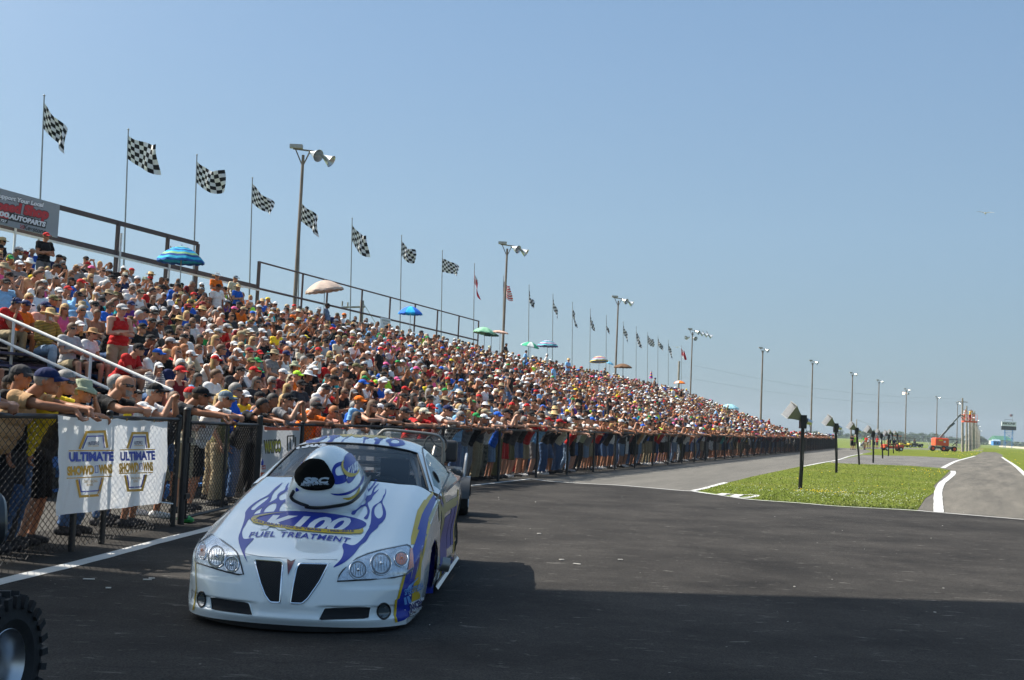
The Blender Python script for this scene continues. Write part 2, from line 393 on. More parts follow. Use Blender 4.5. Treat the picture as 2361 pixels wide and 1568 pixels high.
isl = [G(*p) for p in [(1612, 1131.5), (1674, 1116), (1728, 1101), (1829, 1079.5), (1853, 1075), (1907, 1067.5), (1999.5, 1071), (2101.5, 1074.5), (2192, 1084.5), c7(1812, 862), c7(1752, 918), c7(1764, 958), c7(1692, 1006), c7(1640, 1082), (1931, 1167), (1852.8, 1160.5), (1745, 1153), c7(470, 985), c7(330, 975)]]
sheet('lawn', isl, M_grass, 0.012)
mat_px = [c7(1035, 765), c7(1140, 738), c7(1272, 711), c7(1500, 716), c7(1700, 722), c7(1905, 734), c7(1935, 742), c7(1850, 770), c7(1800, 798), c7(1600, 785), c7(1300, 774)]
def slatmat():
    m, nt, b = _new('weathered_strips'); L = nt.links; co = N(nt, 'ShaderNodeTexCoord'); mp = N(nt, 'ShaderNodeMapping'); L.new(co.outputs['Object'], mp.inputs[0])
    mp.inputs['Rotation'].default_value = (0, 0, 0.05); mp.inputs['Scale'].default_value = (0.05, .10, 1)
    n1 = N(nt, 'ShaderNodeTexNoise', i_Scale=1.4, i_Detail=8.0, i_Roughness=0.85); L.new(mp.outputs[0], n1.inputs['Vector'])
    L.new(rampn(nt, n1.outputs[0], [(0.38, (.012, .012, .012)), (0.45, (.10, .095, .09)), (0.49, (.20, .19, .175)), (0.52, (.02, .02, .02)), (0.57, (.15, .14, .13)), (0.62, (.03, .03, .03))]), b.inputs['Base Color']); b.inputs['Roughness'].default_value = 0.95
    return m
sheet('broken_pavement', [G(*p) for p in mat_px], slatmat(), 0.009)
fl = [G(*p) for p in [c7(1272, 709), c7(1500, 714), c7(1905, 732), c7(1940, 736), c7(2030, 716), c7(2078, 690), c7(2090, 668)]]
sheet('lawn', fl + [G(*c7(1900, 652)), TW(260, -75), TW(240, -30), G(1975, 1034.5), G(2003, 1037.5), G(2018, 1041)], M_grass, 0.006)
fr_ = [G(*c7(2140, 668)), G(*c7(2170, 688)), G(*c7(2222, 706)), G(*c7(2222, 726)), G(*c7(2275, 764)), G(*c7(2365, 832))]
sheet('lawn', fr_ + [fr_[-1] + Vector((40, 0, 0)), fr_[0] + Vector((160, 40, 0))], M_grass, 0.0078)
# painted lines
ribbon('road_marking', [G(-60, 1358), G(0, 1343), G(130, 1312), G(260, 1279), G(380, 1246), G(480, 1221), G(560, 1200)], 0.17, 0.008, M_paint, 0.02)
ribbon('road_marking', fe[:10], (0.13, 0.12), 0.012, M_paint, 0.035)
ribbon('road_marking', fe[9:], (0.14, 0.10), 0.012, M_paint, 0.035)
ribbon('road_marking', [G(*p) for p in ((1597, 1133), (1625, 1127), (1650, 1120), (1674, 1113.5))], 0.15, 0.016, M_paint, 0.02)
ribbon('road_marking', [G(*p) for p in ((1852, 1076), (1890, 1068.5), (1931, 1061), (1960, 1052), (1989, 1046.3))], 0.15, 0.016, M_paint, 0.02)
ribbon('road_marking', [G(*p) for p in (c7(330, 978), c7(430, 982), c7(555, 986), c7(490, 1002), c7(400, 998))], 0.13, 0.017, M_paint, 0.02)
ribbon('road_marking', [G(*c7(345, 975)), G(*c7(300, 985))], 0.2, 0.0185, M_paint, 0.0)
ribbon('road_marking', [G(*c7(440, 982)), G(*c7(395, 998))], 0.2, 0.0185, M_paint, 0.0)
ribbon('road_marking', [G(*p) for p in (c7(1783, 1101), c7(1781, 1040), c7(1781, 960), c7(1805, 905), c7(1850, 868), c7(1882, 838), c7(1880, 820))], (0.20, 0.24), 0.016, M_paint, 0.02)
ribbon('road_marking', [G(*p) for p in (c7(1812, 800), c7(1850, 778), c7(1905, 752), c7(1960, 737), c7(2030, 718))], 0.26, 0.016, M_paint, 0.02)
ribbon('road_marking', [G(*p) for p in (c7(2212, 725), c7(2240, 745), c7(2280, 770), c7(2320, 800), c7(2361, 838), c7(2420, 885))], 0.24, 0.016, M_paint, 0.02)
# cigarette ends, grit and paper scraps on the apron
rb = random.Random(5); mb = MB()
for px, py, L_ in ((205, 1335, .09), (340, 1336, .07), (350, 1333, .05), (740, 1395, .07), (250, 1355, .04), (1050, 1400, .0), (1295, 1290, .05), (1330, 1300, .08), (1430, 1290, .05), (1243, 1230, .05), (645, 1396, .02), (570, 1384, .03)):
    p = G(px, py, 0.012)
    if L_: mb.box(p, (L_, 0.03, 0.006), rz=rb.uniform(-.5, .5))
for i in range(34):
    y = rb.uniform(6.5, 26); x = rb.uniform(-4, y * .4); s_ = rb.uniform(.004, .013)
    mb.box((x, y, 0.004 + s_ * .2), (s_ * rb.uniform(1, 2.2), s_, s_ * .5), rz=rb.uniform(0, 3))
setp(mb.build('litter', plain('paper_scrap', (.5, .48, .44), .9)), kind='stuff', label='small scraps of paper and grit on the dark asphalt')
# tufts, clover heads and dandelions on the lawns
def in_poly(x, y, P):
    c = False; n = len(P)
    for i in range(n):
        a, b_ = P[i], P[i - 1]
        if (a.y > y) != (b_.y > y) and x < (b_.x - a.x) * (y - a.y) / (b_.y - a.y) + a.x: c = not c
    return c
rb = random.Random(11); V = []; F = []; Mi = []
minx, maxx = min(p.x for p in isl), max(p.x for p in isl); miny, maxy = min(p.y for p in isl), max(p.y for p in isl)
cnt = 0
while cnt < 20000:
    x, y = rb.uniform(minx, maxx), miny + (maxy - miny) * rb.random() ** 2.0
    if not in_poly(x, y, isl): continue
    cnt += 1; h = rb.uniform(.012, .036); a = rb.uniform(0, 6.28); dx, dy = math.cos(a) * .012, math.sin(a) * .012; k = len(V); lx, ly = rb.uniform(-.03, .03), rb.uniform(-.03, .03)
    V += [(x - dx, y - dy, .01), (x + dx, y + dy, .01), (x + lx, y + ly, .01 + h)]; F.append((k, k + 1, k + 2)); Mi.append(rb.choice((0, 0, 1, 2)))
mb = MB(); mb.v = V; mb.f = F; mb.m = Mi
setp(mb.build('grass', [plain('blade_a', (.088, .125, .015), .8), plain('blade_b', (.115, .15, .022), .8), plain('blade_c', (.17, .18, .05), .8)]), kind='stuff', label='short mown grass of the lawn between the two roads')
mb = MB(); isl_r = isl
def flowers(n, poly, bias, zz, col, rr, ctr=None):
    k = 0; x0, x1 = min(p.x for p in poly), max(p.x for p in poly); y0, y1 = min(p.y for p in poly), max(p.y for p in poly)
    tries = 0
    while k < n and tries < n * 60:
        tries += 1
        if ctr:
            x, y = rb.gauss(ctr[0], ctr[2]), rb.gauss(ctr[1], ctr[3])
        else: x, y = rb.uniform(x0, x1), y0 + (y1 - y0) * rb.random() ** bias
        if not in_poly(x, y, poly): continue
        k += 1; mb.ell((x, y, zz + rb.uniform(.0, .05)), (rr, rr, rr * .7), 5, 3, m=col)
a = G(*c7(940, 975)); flowers(38, isl, 1, .06, 1, .016, (a.x, a.y, .5, .25))
a = G(*c7(1300, 1000)); flowers(230, isl, 1, .05, 0, .011, (a.x, a.y, 1.6, 1.6))
flowers(120, isl, 1.6, .05, 0, .010); flowers(14, isl, 1.6, .06, 1, .02)
a = G(*c7(1830, 840)); flowers(26, isl, 1, .07, 1, .022, (a.x, a.y, 1.0, 3))
fb = fl + [TW(200, -30)]
flowers(260, [G(*c7(1700, 690)), G(*c7(1940, 736)), G(*c7(2030, 716)), G(*c7(2078, 690)), G(*c7(2090, 668)), G(*c7(2000, 665))], 1, .06, 1, .035)
flowers(220, fr_ + [fr_[-1] + Vector((10, 0, 0)), fr_[0] + Vector((40, 10, 0))], 1, .06, 1, .035)
setp(mb.build('wildflowers', [plain('clover_head', (.7, .7, .62), .8), plain('dandelion', (.85, .62, .02), .8)]), kind='stuff', label='white clover and yellow dandelions in the grass')

# ------------------------------------------------------------------ the drag racing car
CO = Vector((-1.4141, 8.1222, 0)); CYAW = R(1.955); CTILT = 0.0118
CX = Vector((math.cos(CYAW), -math.sin(CYAW), 0)); CL = Vector((math.sin(CYAW), math.cos(CYAW), 0))
M_white = plain('white_paint', (.80, .85, .85), 0.12, vary=.02, scale=2, coat=1.0)
M_blue = plain('blue_paint', (.016, .036, .31), 0.35, vary=.06, scale=3, coat=.12, spec=.25)
M_gold = plain('gold_paint', (.58, .40, .015), 0.35, vary=.08, scale=3, coat=.15, spec=.3)
M_goldd = plain('olive_paint', (.36, .31, .12), 0.35, vary=.08, scale=3, coat=.15, spec=.3)
M_lblue = plain('pale_blue_paint', (.16, .36, .75), 0.25, vary=.05, coat=.6)
M_black = plain('black_trim', (.008, .008, .009), 0.35, vary=.2)
M_matte = plain('matte_black', (.006, .006, .006), 0.9, vary=.2, spec=.1)
M_navy = plain('navy_lettering', (.03, .035, .16), 0.4)
M_grey = plain('grey_lettering', (.30, .36, .42), 0.5)
M_wlet = plain('white_lettering', (.75, .77, .8), 0.35, vary=.02)
M_maroon = plain('maroon_badge', (.14, .012, .02), 0.3, coat=.8)
M_chrome = plain('chrome', (.82, .84, .88), 0.06, metal=1.0, vary=.02)
M_alu = plain('brushed_aluminium', (.55, .56, .58), 0.32, metal=1.0, vary=.06)
M_steel = plain('dull_steel', (.28, .27, .25), 0.45, metal=.8, vary=.15)
M_rub = plain('rubber', (.014, .014, .015), 0.8, vary=.2, scale=20, bump=.3)
def glassm(name, col, alpha, rough=0.03):
    if name in _mats: return _mats[name]
    m, nt, b = _new(name); L = nt.links
    b.inputs['Base Color'].default_value = (*col, 1); b.inputs['Roughness'].default_value = rough; b.inputs['Alpha'].default_value = alpha; b.inputs['Specular IOR Level'].default_value = 0.8
    _mats[name] = m; return m
M_tint = glassm('tinted_screen', (.012, .022, .036), 0.46)
M_side = glassm('clear_polycarbonate', (.30, .40, .40), 0.72, 0.15)
M_lens = glassm('clear_lens', (.75, .82, .88), 0.16, 0.02)
def gauze():
    m, nt, b = _new('grille_gauze'); L = nt.links; co = N(nt, 'ShaderNodeTexCoord')
    sx = N(nt, 'ShaderNodeSeparateXYZ'); L.new(co.outputs['Object'], sx.inputs[0]); out = None
    for sg in (1, -1):
        a = N(nt, 'ShaderNodeMath', operation='MULTIPLY_ADD'); a.inputs[1].default_value = sg * 1.0; L.new(sx.outputs[0], a.inputs[0]); L.new(sx.outputs[2], a.inputs[2])
        s_ = N(nt, 'ShaderNodeMath', operation='MULTIPLY'); s_.inputs[1].default_value = 90.0; L.new(a.outputs[0], s_.inputs[0])
        f = N(nt, 'ShaderNodeMath', operation='FRACT'); L.new(s_.outputs[0], f.inputs[0])
        g = N(nt, 'ShaderNodeMath', operation='LESS_THAN'); g.inputs[1].default_value = 0.30; L.new(f.outputs[0], g.inputs[0])
        if out is None: out = g.outputs[0]
        else:
            mx = N(nt, 'ShaderNodeMath', operation='MAXIMUM'); L.new(out, mx.inputs[0]); L.new(g.outputs[0], mx.inputs[1]); out = mx.outputs[0]
    L.new(rampn(nt, out, [(0, (.003, .003, .004)), (1, (.045, .045, .048))]), b.inputs['Base Color']); b.inputs['Roughness'].default_value = .6; b.inputs['Specular IOR Level'].default_value = .12
    return m
M_gauze = gauze()

car = thing('race_car', 'white drag racing car with blue flames, gold stripes and a tall bonnet scoop', 'race car', CO, -CYAW)
car.matrix_world = Matrix.Translation(CO) @ Matrix.Rotation(-CYAW, 4, 'Z') @ Matrix.Rotation(CTILT, 4, 'Y')
def interp(T, x):
    x = max(T[0][0], min(T[-1][0], x))
    for a, b in zip(T, T[1:]):
        if x <= b[0]:
            t = (x - a[0]) / (b[0] - a[0] + 1e-9); return [p + (q - p) * t for p, q in zip(a[1:], b[1:])]
    return list(T[-1][1:])
def cr(T, x):                              # smooth (Catmull-Rom) look-up in a table
    n = len(T); x = max(T[0][0], min(T[-1][0], x)); i = 0
    while i < n - 2 and x > T[i + 1][0]: i += 1
    a, b = T[i], T[i + 1]; p = T[max(0, i - 1)]; q = T[min(n - 1, i + 2)]; h = b[0] - a[0]; t = (x - a[0]) / h; out = []
    for k in range(1, len(a)):
        m0 = (b[k] - p[k]) / (b[0] - p[0]) * h; m1 = (q[k] - a[k]) / (q[0] - a[0]) * h
        out.append((2 * t ** 3 - 3 * t * t + 1) * a[k] + (t ** 3 - 2 * t * t + t) * m0 + (-2 * t ** 3 + 3 * t * t) * b[k] + (t ** 3 - t * t) * m1)
    return out
# skin from the lip under the nose to the foot of the windscreen; u, then: centre l, centre h, half width, edge l, edge h
TA = [(0, 0.015, .055, .755, .40, .045), (1, -.012, .10, .762, .40, .10), (2, .002, .135, .745, .395, .14), (3, .010, .20, .75, .395, .20), (4, .035, .30, .765, .41, .295), (5, .070, .395, .772, .43, .375),
      (6, .105, .455, .775, .46, .425), (7, .18, .50, .782, .53, .465), (8, .36, .555, .79, .68, .50), (9, .60, .63, .797, .88, .545), (10, .90, .735, .80, 1.12, .605), (11, 1.2, .83, .80, 1.42, .672),
      (12, 1.45, .905, .797, 1.75, .735), (13, 1.62, .948, .795, 2.10, .795)]
def skinA(u, v):
    l0, h0, w, l1, h1 = cr(TA, u); a = abs(v)
    s = w * (1 - (1 - a) ** 1.0) if True else 0
    k = a ** 2.0; nose = max(0, min(1, (7.5 - u) / 2.0))
    # squarer plan on the nose, rounder crown on the bonnet
    pl_ = (1 - nose) * (0.75 * k + 0.25 * a ** 5) + nose * (0.62 * k + 0.38 * a ** 7)
    ph = nose * k + (1 - nose) * (0.36 * k + 0.64 * a ** 6)
    s = w * math.sin(a * math.pi / 2) ** .82 if nose < 0 else w * a
    l = l0 + (l1 - l0) * pl_; h = h0 + (h1 - h0) * ph
    # fender bulges either side of the bonnet, twin nostril ridge in the middle of the nose
    if u > 6: h += 0.022 * math.exp(-((a - .80) / .12) ** 2) * min(1, (u - 6) / 3)
    if 2.5 < u < 7: l -= 0.02 * math.exp(-(a / .16) ** 2) * math.sin((u - 2.5) / 4.5 * math.pi)
    # lower bumper set back under a crease that runs from the flank to the grilles; ledge under the headlamps
    if u < 4:
        t = max(0, min(1, (2.95 - u) / .22)); t = t * t * (3 - 2 * t); b = max(0, min(1, (a - .26) / .10)) * max(0, min(1, (u - 1.1) / .5)); l += .020 * t * b * (1 - .6 * max(0, (a - .85) / .15))
    if 3.6 < u < 7:
        t = max(0, min(1, (u - 4.0) / .25)); b = max(0, min(1, (a - .42) / .08)); l += .012 * t * b * max(0, min(1, (6.2 - u)))
    return Vector((s * (1 if v >= 0 else -1), l, h))
NU, NV = 170, 96
gA = [[skinA(13 * i / NU, -1 + 2 * j / NV) for j in range(NV + 1)] for i in range(NU + 1)]
body = MB(); body.grid([r for r in gA])
# edge of skin A seen from the side, continued to the tail
edge = [gA[i][-1] for i in range(NU + 1)]
def edge_at(l):                            # shoulder line on the side
    T = [(.40, .772, .30), (.46, .775, .42), (.53, .782, .465), (.68, .79, .50), (.88, .797, .545), (1.12, .80, .605), (1.42, .80, .672), (1.75, .797, .735), (2.1, .795, .795), (3.0, .80, .835), (3.7, .815, .87), (4.3, .80, .885), (4.75, .74, .86)]
    return cr(T, l)
def side_pt(l, t, sg):
    s1, h1 = edge_at(l); h0 = 0.045 + .05 * max(0, min(1, (l - 1.0) / 1.2)); h = h0 + (h1 - h0) * t
    s = s1 + 0.03 * math.sin(math.pi * min(1, t * 1.0)) * min(1, (l - .4) / .4) - (0.012 if t < .12 else 0)
    if l > 2.0 and t < .95: s -= 0.035 * math.exp(-((t - .45) / .2) ** 2)
    return Vector((sg * s, l, h))
WH = [(1.52, .30, .345), (4.02, .36, .43)]   # wheel centres l, h, arch radius
for sg in (1, -1):
    ls = [.40 + .0 * i for i in range(1)] + [.40 + (4.75 - .40) * i / 150 for i in range(1, 151)]
    T_ = [j / 26 for j in range(27)]
    P = [[side_pt(l, t, sg) if k else Vector((sg * cr(TA, 7 * t)[2], cr(TA, 7 * t)[3], cr(TA, 7 * t)[4])) for t in T_] for k, l in enumerate(ls)]
    # keep the first column glued to the nose edge
    o = len(body.v); body.v += [tuple(p) for row in P for p in row]; nb = len(T_)
    for i in range(len(ls) - 1):
        for j in range(nb - 1):
            c_ = (P[i][j] + P[i + 1][j + 1]) / 2
            if c_.y < 2.05 and ((c_.y - 1.50) / .42) ** 2 + ((c_.z - .22) / .30) ** 2 < 1 or (c_.z < .22 and 1.08 < c_.y < 1.92): continue
            if ((c_.y - 4.02) / .40) ** 2 + ((c_.z - .34) / .38) ** 2 < 1: continue
            q = (o + i * nb + j, o + i * nb + j + 1, o + (i + 1) * nb + j + 1, o + (i + 1) * nb + j)
            body.f.append(q if sg < 0 else q[::-1]); body.m.append(0)
# roof shell: upper line U(k) (pillar foot, header, roof rail, rear pillar) and belt line
UPc = [(0, 1.62, .948), (1, 1.90, 1.065), (2, 2.37, 1.212), (3, 2.62, 1.262), (4, 2.95, 1.283), (5, 3.30, 1.262), (6, 3.75, 1.13), (7, 4.15, .98), (8, 4.75, .93)]
UPe = [(0, .725, 2.13, .858), (1, .655, 2.32, .985), (2, .553, 2.594, 1.145), (3, .525, 2.78, 1.185), (4, .52, 3.0, 1.205), (5, .52, 3.28, 1.19), (6, .55, 3.75, 1.08), (7, .62, 4.15, .955), (8, .74, 4.74, .88)]
def top_pt(k, v):
    l0, h0 = cr(UPc, k); s1, l1, h1 = cr(UPe, k); a = abs(v)
    return Vector((s1 * v, l0 + (l1 - l0) * a ** 2.1, h0 + (h1 - h0) * (a ** 2.2 * .75 + .25 * a ** 6)))
rows = [k * 8 / 96 for k in range(97)]
def add_patch(mb, k0, k1, v0, v1, nk, nv, off=0.0, fn=top_pt):
    mb.grid([[fn(k0 + (k1 - k0) * i / nk, v0 + (v1 - v0) * j / nv) + Vector((0, 0, off)) for j in range(nv + 1)] for i in range(nk + 1)])
add_patch(body, 2.02, 5.15, -1, 1, 34, 40)                       # roof
add_patch(body, 6.75, 8, -1, 1, 12, 30)                          # deck
for a_, b_ in ((-1, -.955), (.955, 1)): add_patch(body, 0, 2.02, a_, b_, 20, 2)   # screen pillars
for a_, b_ in ((-1, -.9), (.9, 1)): add_patch(body, 5.15, 6.75, a_, b_, 16, 3)
screen = MB(); add_patch(screen, 0.03, 2.0, -.955, .955, 24, 44, -0.003)
rearscr = MB(); add_patch(rearscr, 5.15, 6.75, -.9, .9, 14, 20, -0.004)
def green_pt(k, t, sg):                    # side of the roof: t = 0 belt .. 1 rail
    s1, l1, h1 = cr(UPe, k); lb = l1 if k > 2 else 2.10 + (l1 - 2.13) * 1.0
    sb, hb = edge_at(l1); bul = .035 * math.sin(math.pi * t)
    return Vector((sg * (sb + (s1 - sb) * t ** 1.15 + bul), l1, hb + (h1 - hb) * t))
sidew = {}
for sg in (1, -1):
    K, T2 = 80, 14; g = [[green_pt(8 * i / K, j / T2, sg) for j in range(T2 + 1)] for i in range(K + 1)]
    o = len(body.v); body.v += [tuple(p) for r_ in g for p in r_]; w = MB(); ow = 0
    for i in range(K):
        for j in range(T2):
            k, t = 8 * (i + .5) / K, (j + .5) / T2
            q = (o + i * 15 + j, o + (i + 1) * 15 + j, o + (i + 1) * 15 + j + 1, o + i * 15 + j + 1)
            win = 0.45 < k < 5.9 and .06 < t < .86 and not (k > 5.2 and t > .86 - (k - 5.2) * .5)
            if win: w.add([Vector(body.v[x]) for x in q], [(0, 1, 2, 3)])
            else: body.f.append(q if sg > 0 else q[::-1]); body.m.append(0)
    sidew[sg] = w
# tail panel
tail = [side_pt(4.75, t, 1) for t in [j / 10 for j in range(11)]]
body.grid([[Vector((p.x * v, p.y + .06 * (1 - v * v), p.z)) for v in [q / 10 for q in range(-10, 11)]] for p in tail])
bobj = body.build('body', [M_white], car, smooth=True, angle=50, clean=True)
scn = screen.build('windscreen', [M_tint], car, smooth=True, clean=True)
rs = rearscr.build('rear_window', [M_tint], car, smooth=True, clean=True)
sw = {sg: sidew[sg].build('side_window', [M_side], car, smooth=True, clean=True) for sg in (1, -1)}
# seal round the screen
MB().path([top_pt(0.03, -.955 + 1.91 * i / 40) for i in range(41)] + [top_pt(2.0 * i / 20, .955) for i in range(1, 21)] + [top_pt(2.0, .955 - 1.91 * i / 40) for i in range(1, 41)] + [top_pt(2.0 - 2.0 * i / 20, -.955) for i in range(1, 20)], .010, 6, closed=True).build('window_seal', M_black, scn, smooth=True)
# bonnet scoop: closed sections along the car, egg shaped (l, half width, top, bottom)
SCT = [(.800, .035, .97, .90), (.806, .085, 1.03, .865), (.818, .135, 1.085, .83), (.838, .172, 1.125, .795), (.868, .200, 1.150, .755), (.91, .232, 1.172, .70), (.98, .262, 1.195, .65), (1.07, .285, 1.212, .64), (1.18, .302, 1.220, .64), (1.32, .308, 1.220, .65),
       (1.48, .304, 1.208, .66), (1.64, .298, 1.175, .67), (1.80, .270, 1.12, .7), (1.93, .21, 1.06, .75)]
def scoop_pt(l, a):                        # a: 0..1 once round, starting at the keel
    w, top, bot = cr(SCT, l); t = 2 * math.pi * a; mid = bot + (top - bot) * (.40 if l < .84 else max(.22, .40 - (l - .84) * 1.3))
    x, z = math.sin(t), -math.cos(t)
    zz = mid + (top - mid) * z if z > 0 else mid + (mid - bot) * z
    return Vector((w * x * (1 - .17 * max(0, z) ** 1.5), l + .055 * max(0, z) * max(0, 1 - (l - .8) / .3) - .0, zz))
sco = MB(); LS = [.800, .803, .808, .816, .828, .845, .87, .90, .94, 1.0, 1.07, 1.15, 1.25, 1.36, 1.48, 1.6, 1.72, 1.84, 1.93]
sco.add([scoop_pt(.8, j / 40) for j in range(40)], [tuple(range(40))])
sco.grid([[scoop_pt(l, j / 40) for j in range(41)] for l in LS])
scoop = sco.build('scoop', [M_white], car, smooth=True, angle=60, clean=True)
# ---- marks laid on the skin
bpy.context.view_layer.update()
def bvh_of(objs):
    vs, fs = [], []
    for o in objs:
        k = len(vs); M = o.matrix_world; vs += [M @ v.co for v in o.data.vertices]; fs += [[i + k for i in p.vertices] for p in o.data.polygons]
    return BVHTree.FromPolygons(vs, fs)
BV_body = bvh_of([bobj, scn, sw[1], sw[-1]]); BV_scoop = bvh_of([scoop]); BV_all = bvh_of([bobj, scn, sw[1], sw[-1], scoop])
EYE = Vector((0, 0, HC)); CI = car.matrix_world.inverted()
def on_skin(px, py, tree, off=.0025):
    d = sight(px, py).normalized(); h, n, _, _ = tree.ray_cast(EYE, d)
    if h is None: return None
    if n.dot(d) > 0: n = -n
    return CI @ (h + n * off)
CI_car = CI
def mark(name, vs, fs, mats, parent, tree=None, off=.0025, L=9, label=None, m=None):
    tree = tree or BV_body; vs, fs = refine(vs, fs, L); P = [on_skin(x, y, tree, off) for x, y in vs]
    fs = [f for f in fs if all(P[i] is not None for i in f) and max((P[f[0]] - P[f[1]]).length, (P[f[1]] - P[f[2]]).length) < .35]
    mb = MB(); mb.add([p if p is not None else Vector((0, 1.5, .5)) for p in P], fs)
    me = mb.mesh(name, [mats]); bm = bmesh.new(); bm.from_mesh(me)
    bmesh.ops.delete(bm, geom=[v for v in bm.verts if not v.link_faces], context='VERTS')
    bm.to_mesh(me); bm.free(); me.polygons.foreach_set('use_smooth', [True] * len(me.polygons))
    o = link(bpy.data.objects.new(name, me), parent); 
    return o
def join_marks(name, items, mats, parent, label=None):
    """several outlines of one graphic as one mesh"""
    mb = MB()
    for k, (o, mi) in enumerate(items):
        if o is None: continue
        mb.add([v.co.copy() for v in o.data.vertices], [tuple(p.vertices) for p in o.data.polygons], mi); me = o.data; bpy.data.objects.remove(o); bpy.data.meshes.remove(me)
    r = mb.build(name, mats, parent, smooth=True); return setp(r, label)
def k1(P): return [(403.5 + .16176 * x, 968.4 + .16176 * y) for x, y in P]
def k2(P): return [(403.5 + .34925 * x, 951.1 + .34925 * y) for x, y in P]
def k2a(P): return [(691.7 + .1709 * x, 968.4 + .1709 * y) for x, y in P]
def k3(P): return [(893.4 + .2059 * x, 1152.8 + .2059 * y) for x, y in P]
def k4(P): return [(432.3 + .1691 * x, 1198.9 + .1691 * y) for x, y in P]
def sm(P, k=4): return [(v.x, v.y) for v in smooth_closed([(p[0], p[1], 0) for p in P], k)]
FL = []
def flame(P, holes=(), mi=0, mats=None, off=.003, k=4, tree=None, lst=None):
    vs, fs = fill2d(sm(P, k), [sm(h, k) for h in holes]); (FL if lst is None else lst).append((mark('flame', vs, fs, M_blue, car, tree, off), mi))
flame(k1([(985, 1440), (1000, 1360), (1003, 1320), (1045, 1258), (1110, 1200), (1200, 1140), (1320, 1075), (1380, 1020), (1440, 960), (1535, 895), (1475, 965), (1420, 1020), (1388, 1070), (1372, 1120), (1330, 1190), (1255, 1240), (1160, 1300), (1115, 1350), (1075, 1400)])
      + k4([(830, 0), (790, 70), (755, 130), (746, 190), (760, 250), (800, 263), (905, 252), (850, 320), (805, 370), (783, 430), (795, 510), (820, 580), (775, 500), (745, 440), (715, 360), (697, 290), (700, 220), (740, 110)]),
      [k1([(1085, 1280), (1105, 1240), (1185, 1172), (1280, 1115), (1335, 1098), (1318, 1130), (1260, 1180), (1180, 1240), (1130, 1283)])])
flame(k1([(1205, 1395), (1212, 1330), (1240, 1262), (1290, 1212), (1380, 1163), (1448, 1118), (1462, 1070), (1505, 1028), (1560, 1000), (1580, 950), (1625, 893), (1598, 965), (1590, 1012), (1558, 1042), (1505, 1072), (1484, 1108), (1500, 1145), (1545, 1143), (1600, 1112), (1655, 1070), (1640, 1120), (1580, 1165), (1522, 1212), (1492, 1270), (1478, 1325), (1405, 1325), (1440, 1255), (1440, 1195), (1375, 1200), (1300, 1255), (1262, 1320), (1255, 1385)]))
flame(k1([(1480, 1055), (1550, 1012), (1630, 945), (1705, 862), (1655, 945), (1590, 1015), (1510, 1062)]))
flame(k2a([(1155, 928), (1148, 985), (1120, 1030), (1100, 1080), (1058, 1120), (1008, 1150), (978, 1185), (962, 1245), (960, 1320), (950, 1400), (930, 1450)]) + k2([(1283, 760), (1262, 795), (1240, 830), (1200, 868), (1165, 878), (1118, 865), (1104, 882), (1112, 920), (1095, 970), (1045, 1023), (1120, 990), (1185, 932), (1222, 882), (1262, 850), (1292, 802), (1335, 765)])
      + k2a([(1065, 1420), (1112, 1380), (1152, 1320), (1160, 1250), (1140, 1180), (1112, 1120), (1122, 1070), (1147, 1020), (1162, 972)]),
      [k2a([(1086, 1118), (1022, 1170), (1002, 1230), (1012, 1290), (1050, 1330), (1090, 1320), (1117, 1268), (1110, 1190)])])
flame(k2a([(690, 1268), (722, 1200), (704, 1130), (720, 1092), (760, 1128), (800, 1155), (868, 1140), (888, 1105), (878, 1062), (900, 1030), (955, 1010), (975, 960), (1000, 910), (1068, 858), (1012, 930), (1002, 978), (1066, 932), (1022, 990), (985, 1030), (965, 1075), (915, 1120), (925, 1170), (942, 1225), (930, 1290), (905, 1342), (862, 1325), (905, 1268), (905, 1200), (880, 1162), (820, 1190), (770, 1230), (735, 1280)]))
flame(k2a([(800, 1010), (850, 975), (905, 955), (960, 900), (1010, 832), (1030, 832), (990, 900), (930, 962), (860, 995)]))
flame(k2a([(1005, 815), (1025, 805), (1062, 830), (1020, 838)]))
# flames and gold flash on the roof
flame(k2a([(82, 290), (150, 235), (230, 205), (300, 192), (365, 205), (355, 240), (290, 275), (250, 298), (210, 318), (110, 315)]), [k2a([(140, 262), (190, 232), (260, 212), (300, 225), (260, 255), (190, 270)])])
flame(k2a([(395, 210), (480, 205), (545, 215), (470, 250), (430, 298), (362, 300), (410, 262)]))
flame(k2a([(640, 225), (655, 228), (600, 262), (570, 298), (552, 298)]))
flame(k2a([(858, 238), (935, 245), (880, 265), (870, 308), (850, 308), (860, 262)]))
flame(k2a([(1000, 255), (1120, 258), (1085, 282), (1060, 325), (1000, 322), (1020, 285)]))
flame(k2a([(1160, 290), (1180, 262), (1290, 255), (1370, 275), (1412, 310), (1405, 338), (1300, 360), (1210, 350), (1200, 320)]), [k2a([(1225, 290), (1265, 265), (1320, 272), (1345, 302), (1300, 320), (1240, 312)])])
fl_o = join_marks('flame_graphic', FL, [M_blue], car)
GL = []
def paint(P, mi=0, off=.003, holes=(), smth=False, tree=None):
    vs, fs = fill2d(sm(P) if smth else P, holes); GL.append((mark('stripe', vs, fs, M_gold, car, tree, off), mi))
tz = [(330, 192)]; 
for i in range(13): tz += [(372 + i * 82, 200 + i * 3.2 + (18 if i % 2 else 0)), (412 + i * 82, 222 + i * 3.2)]
paint(k2a(tz + [(1450, 248), (1200, 212), (900, 190), (600, 180), (440, 178)]), 0)
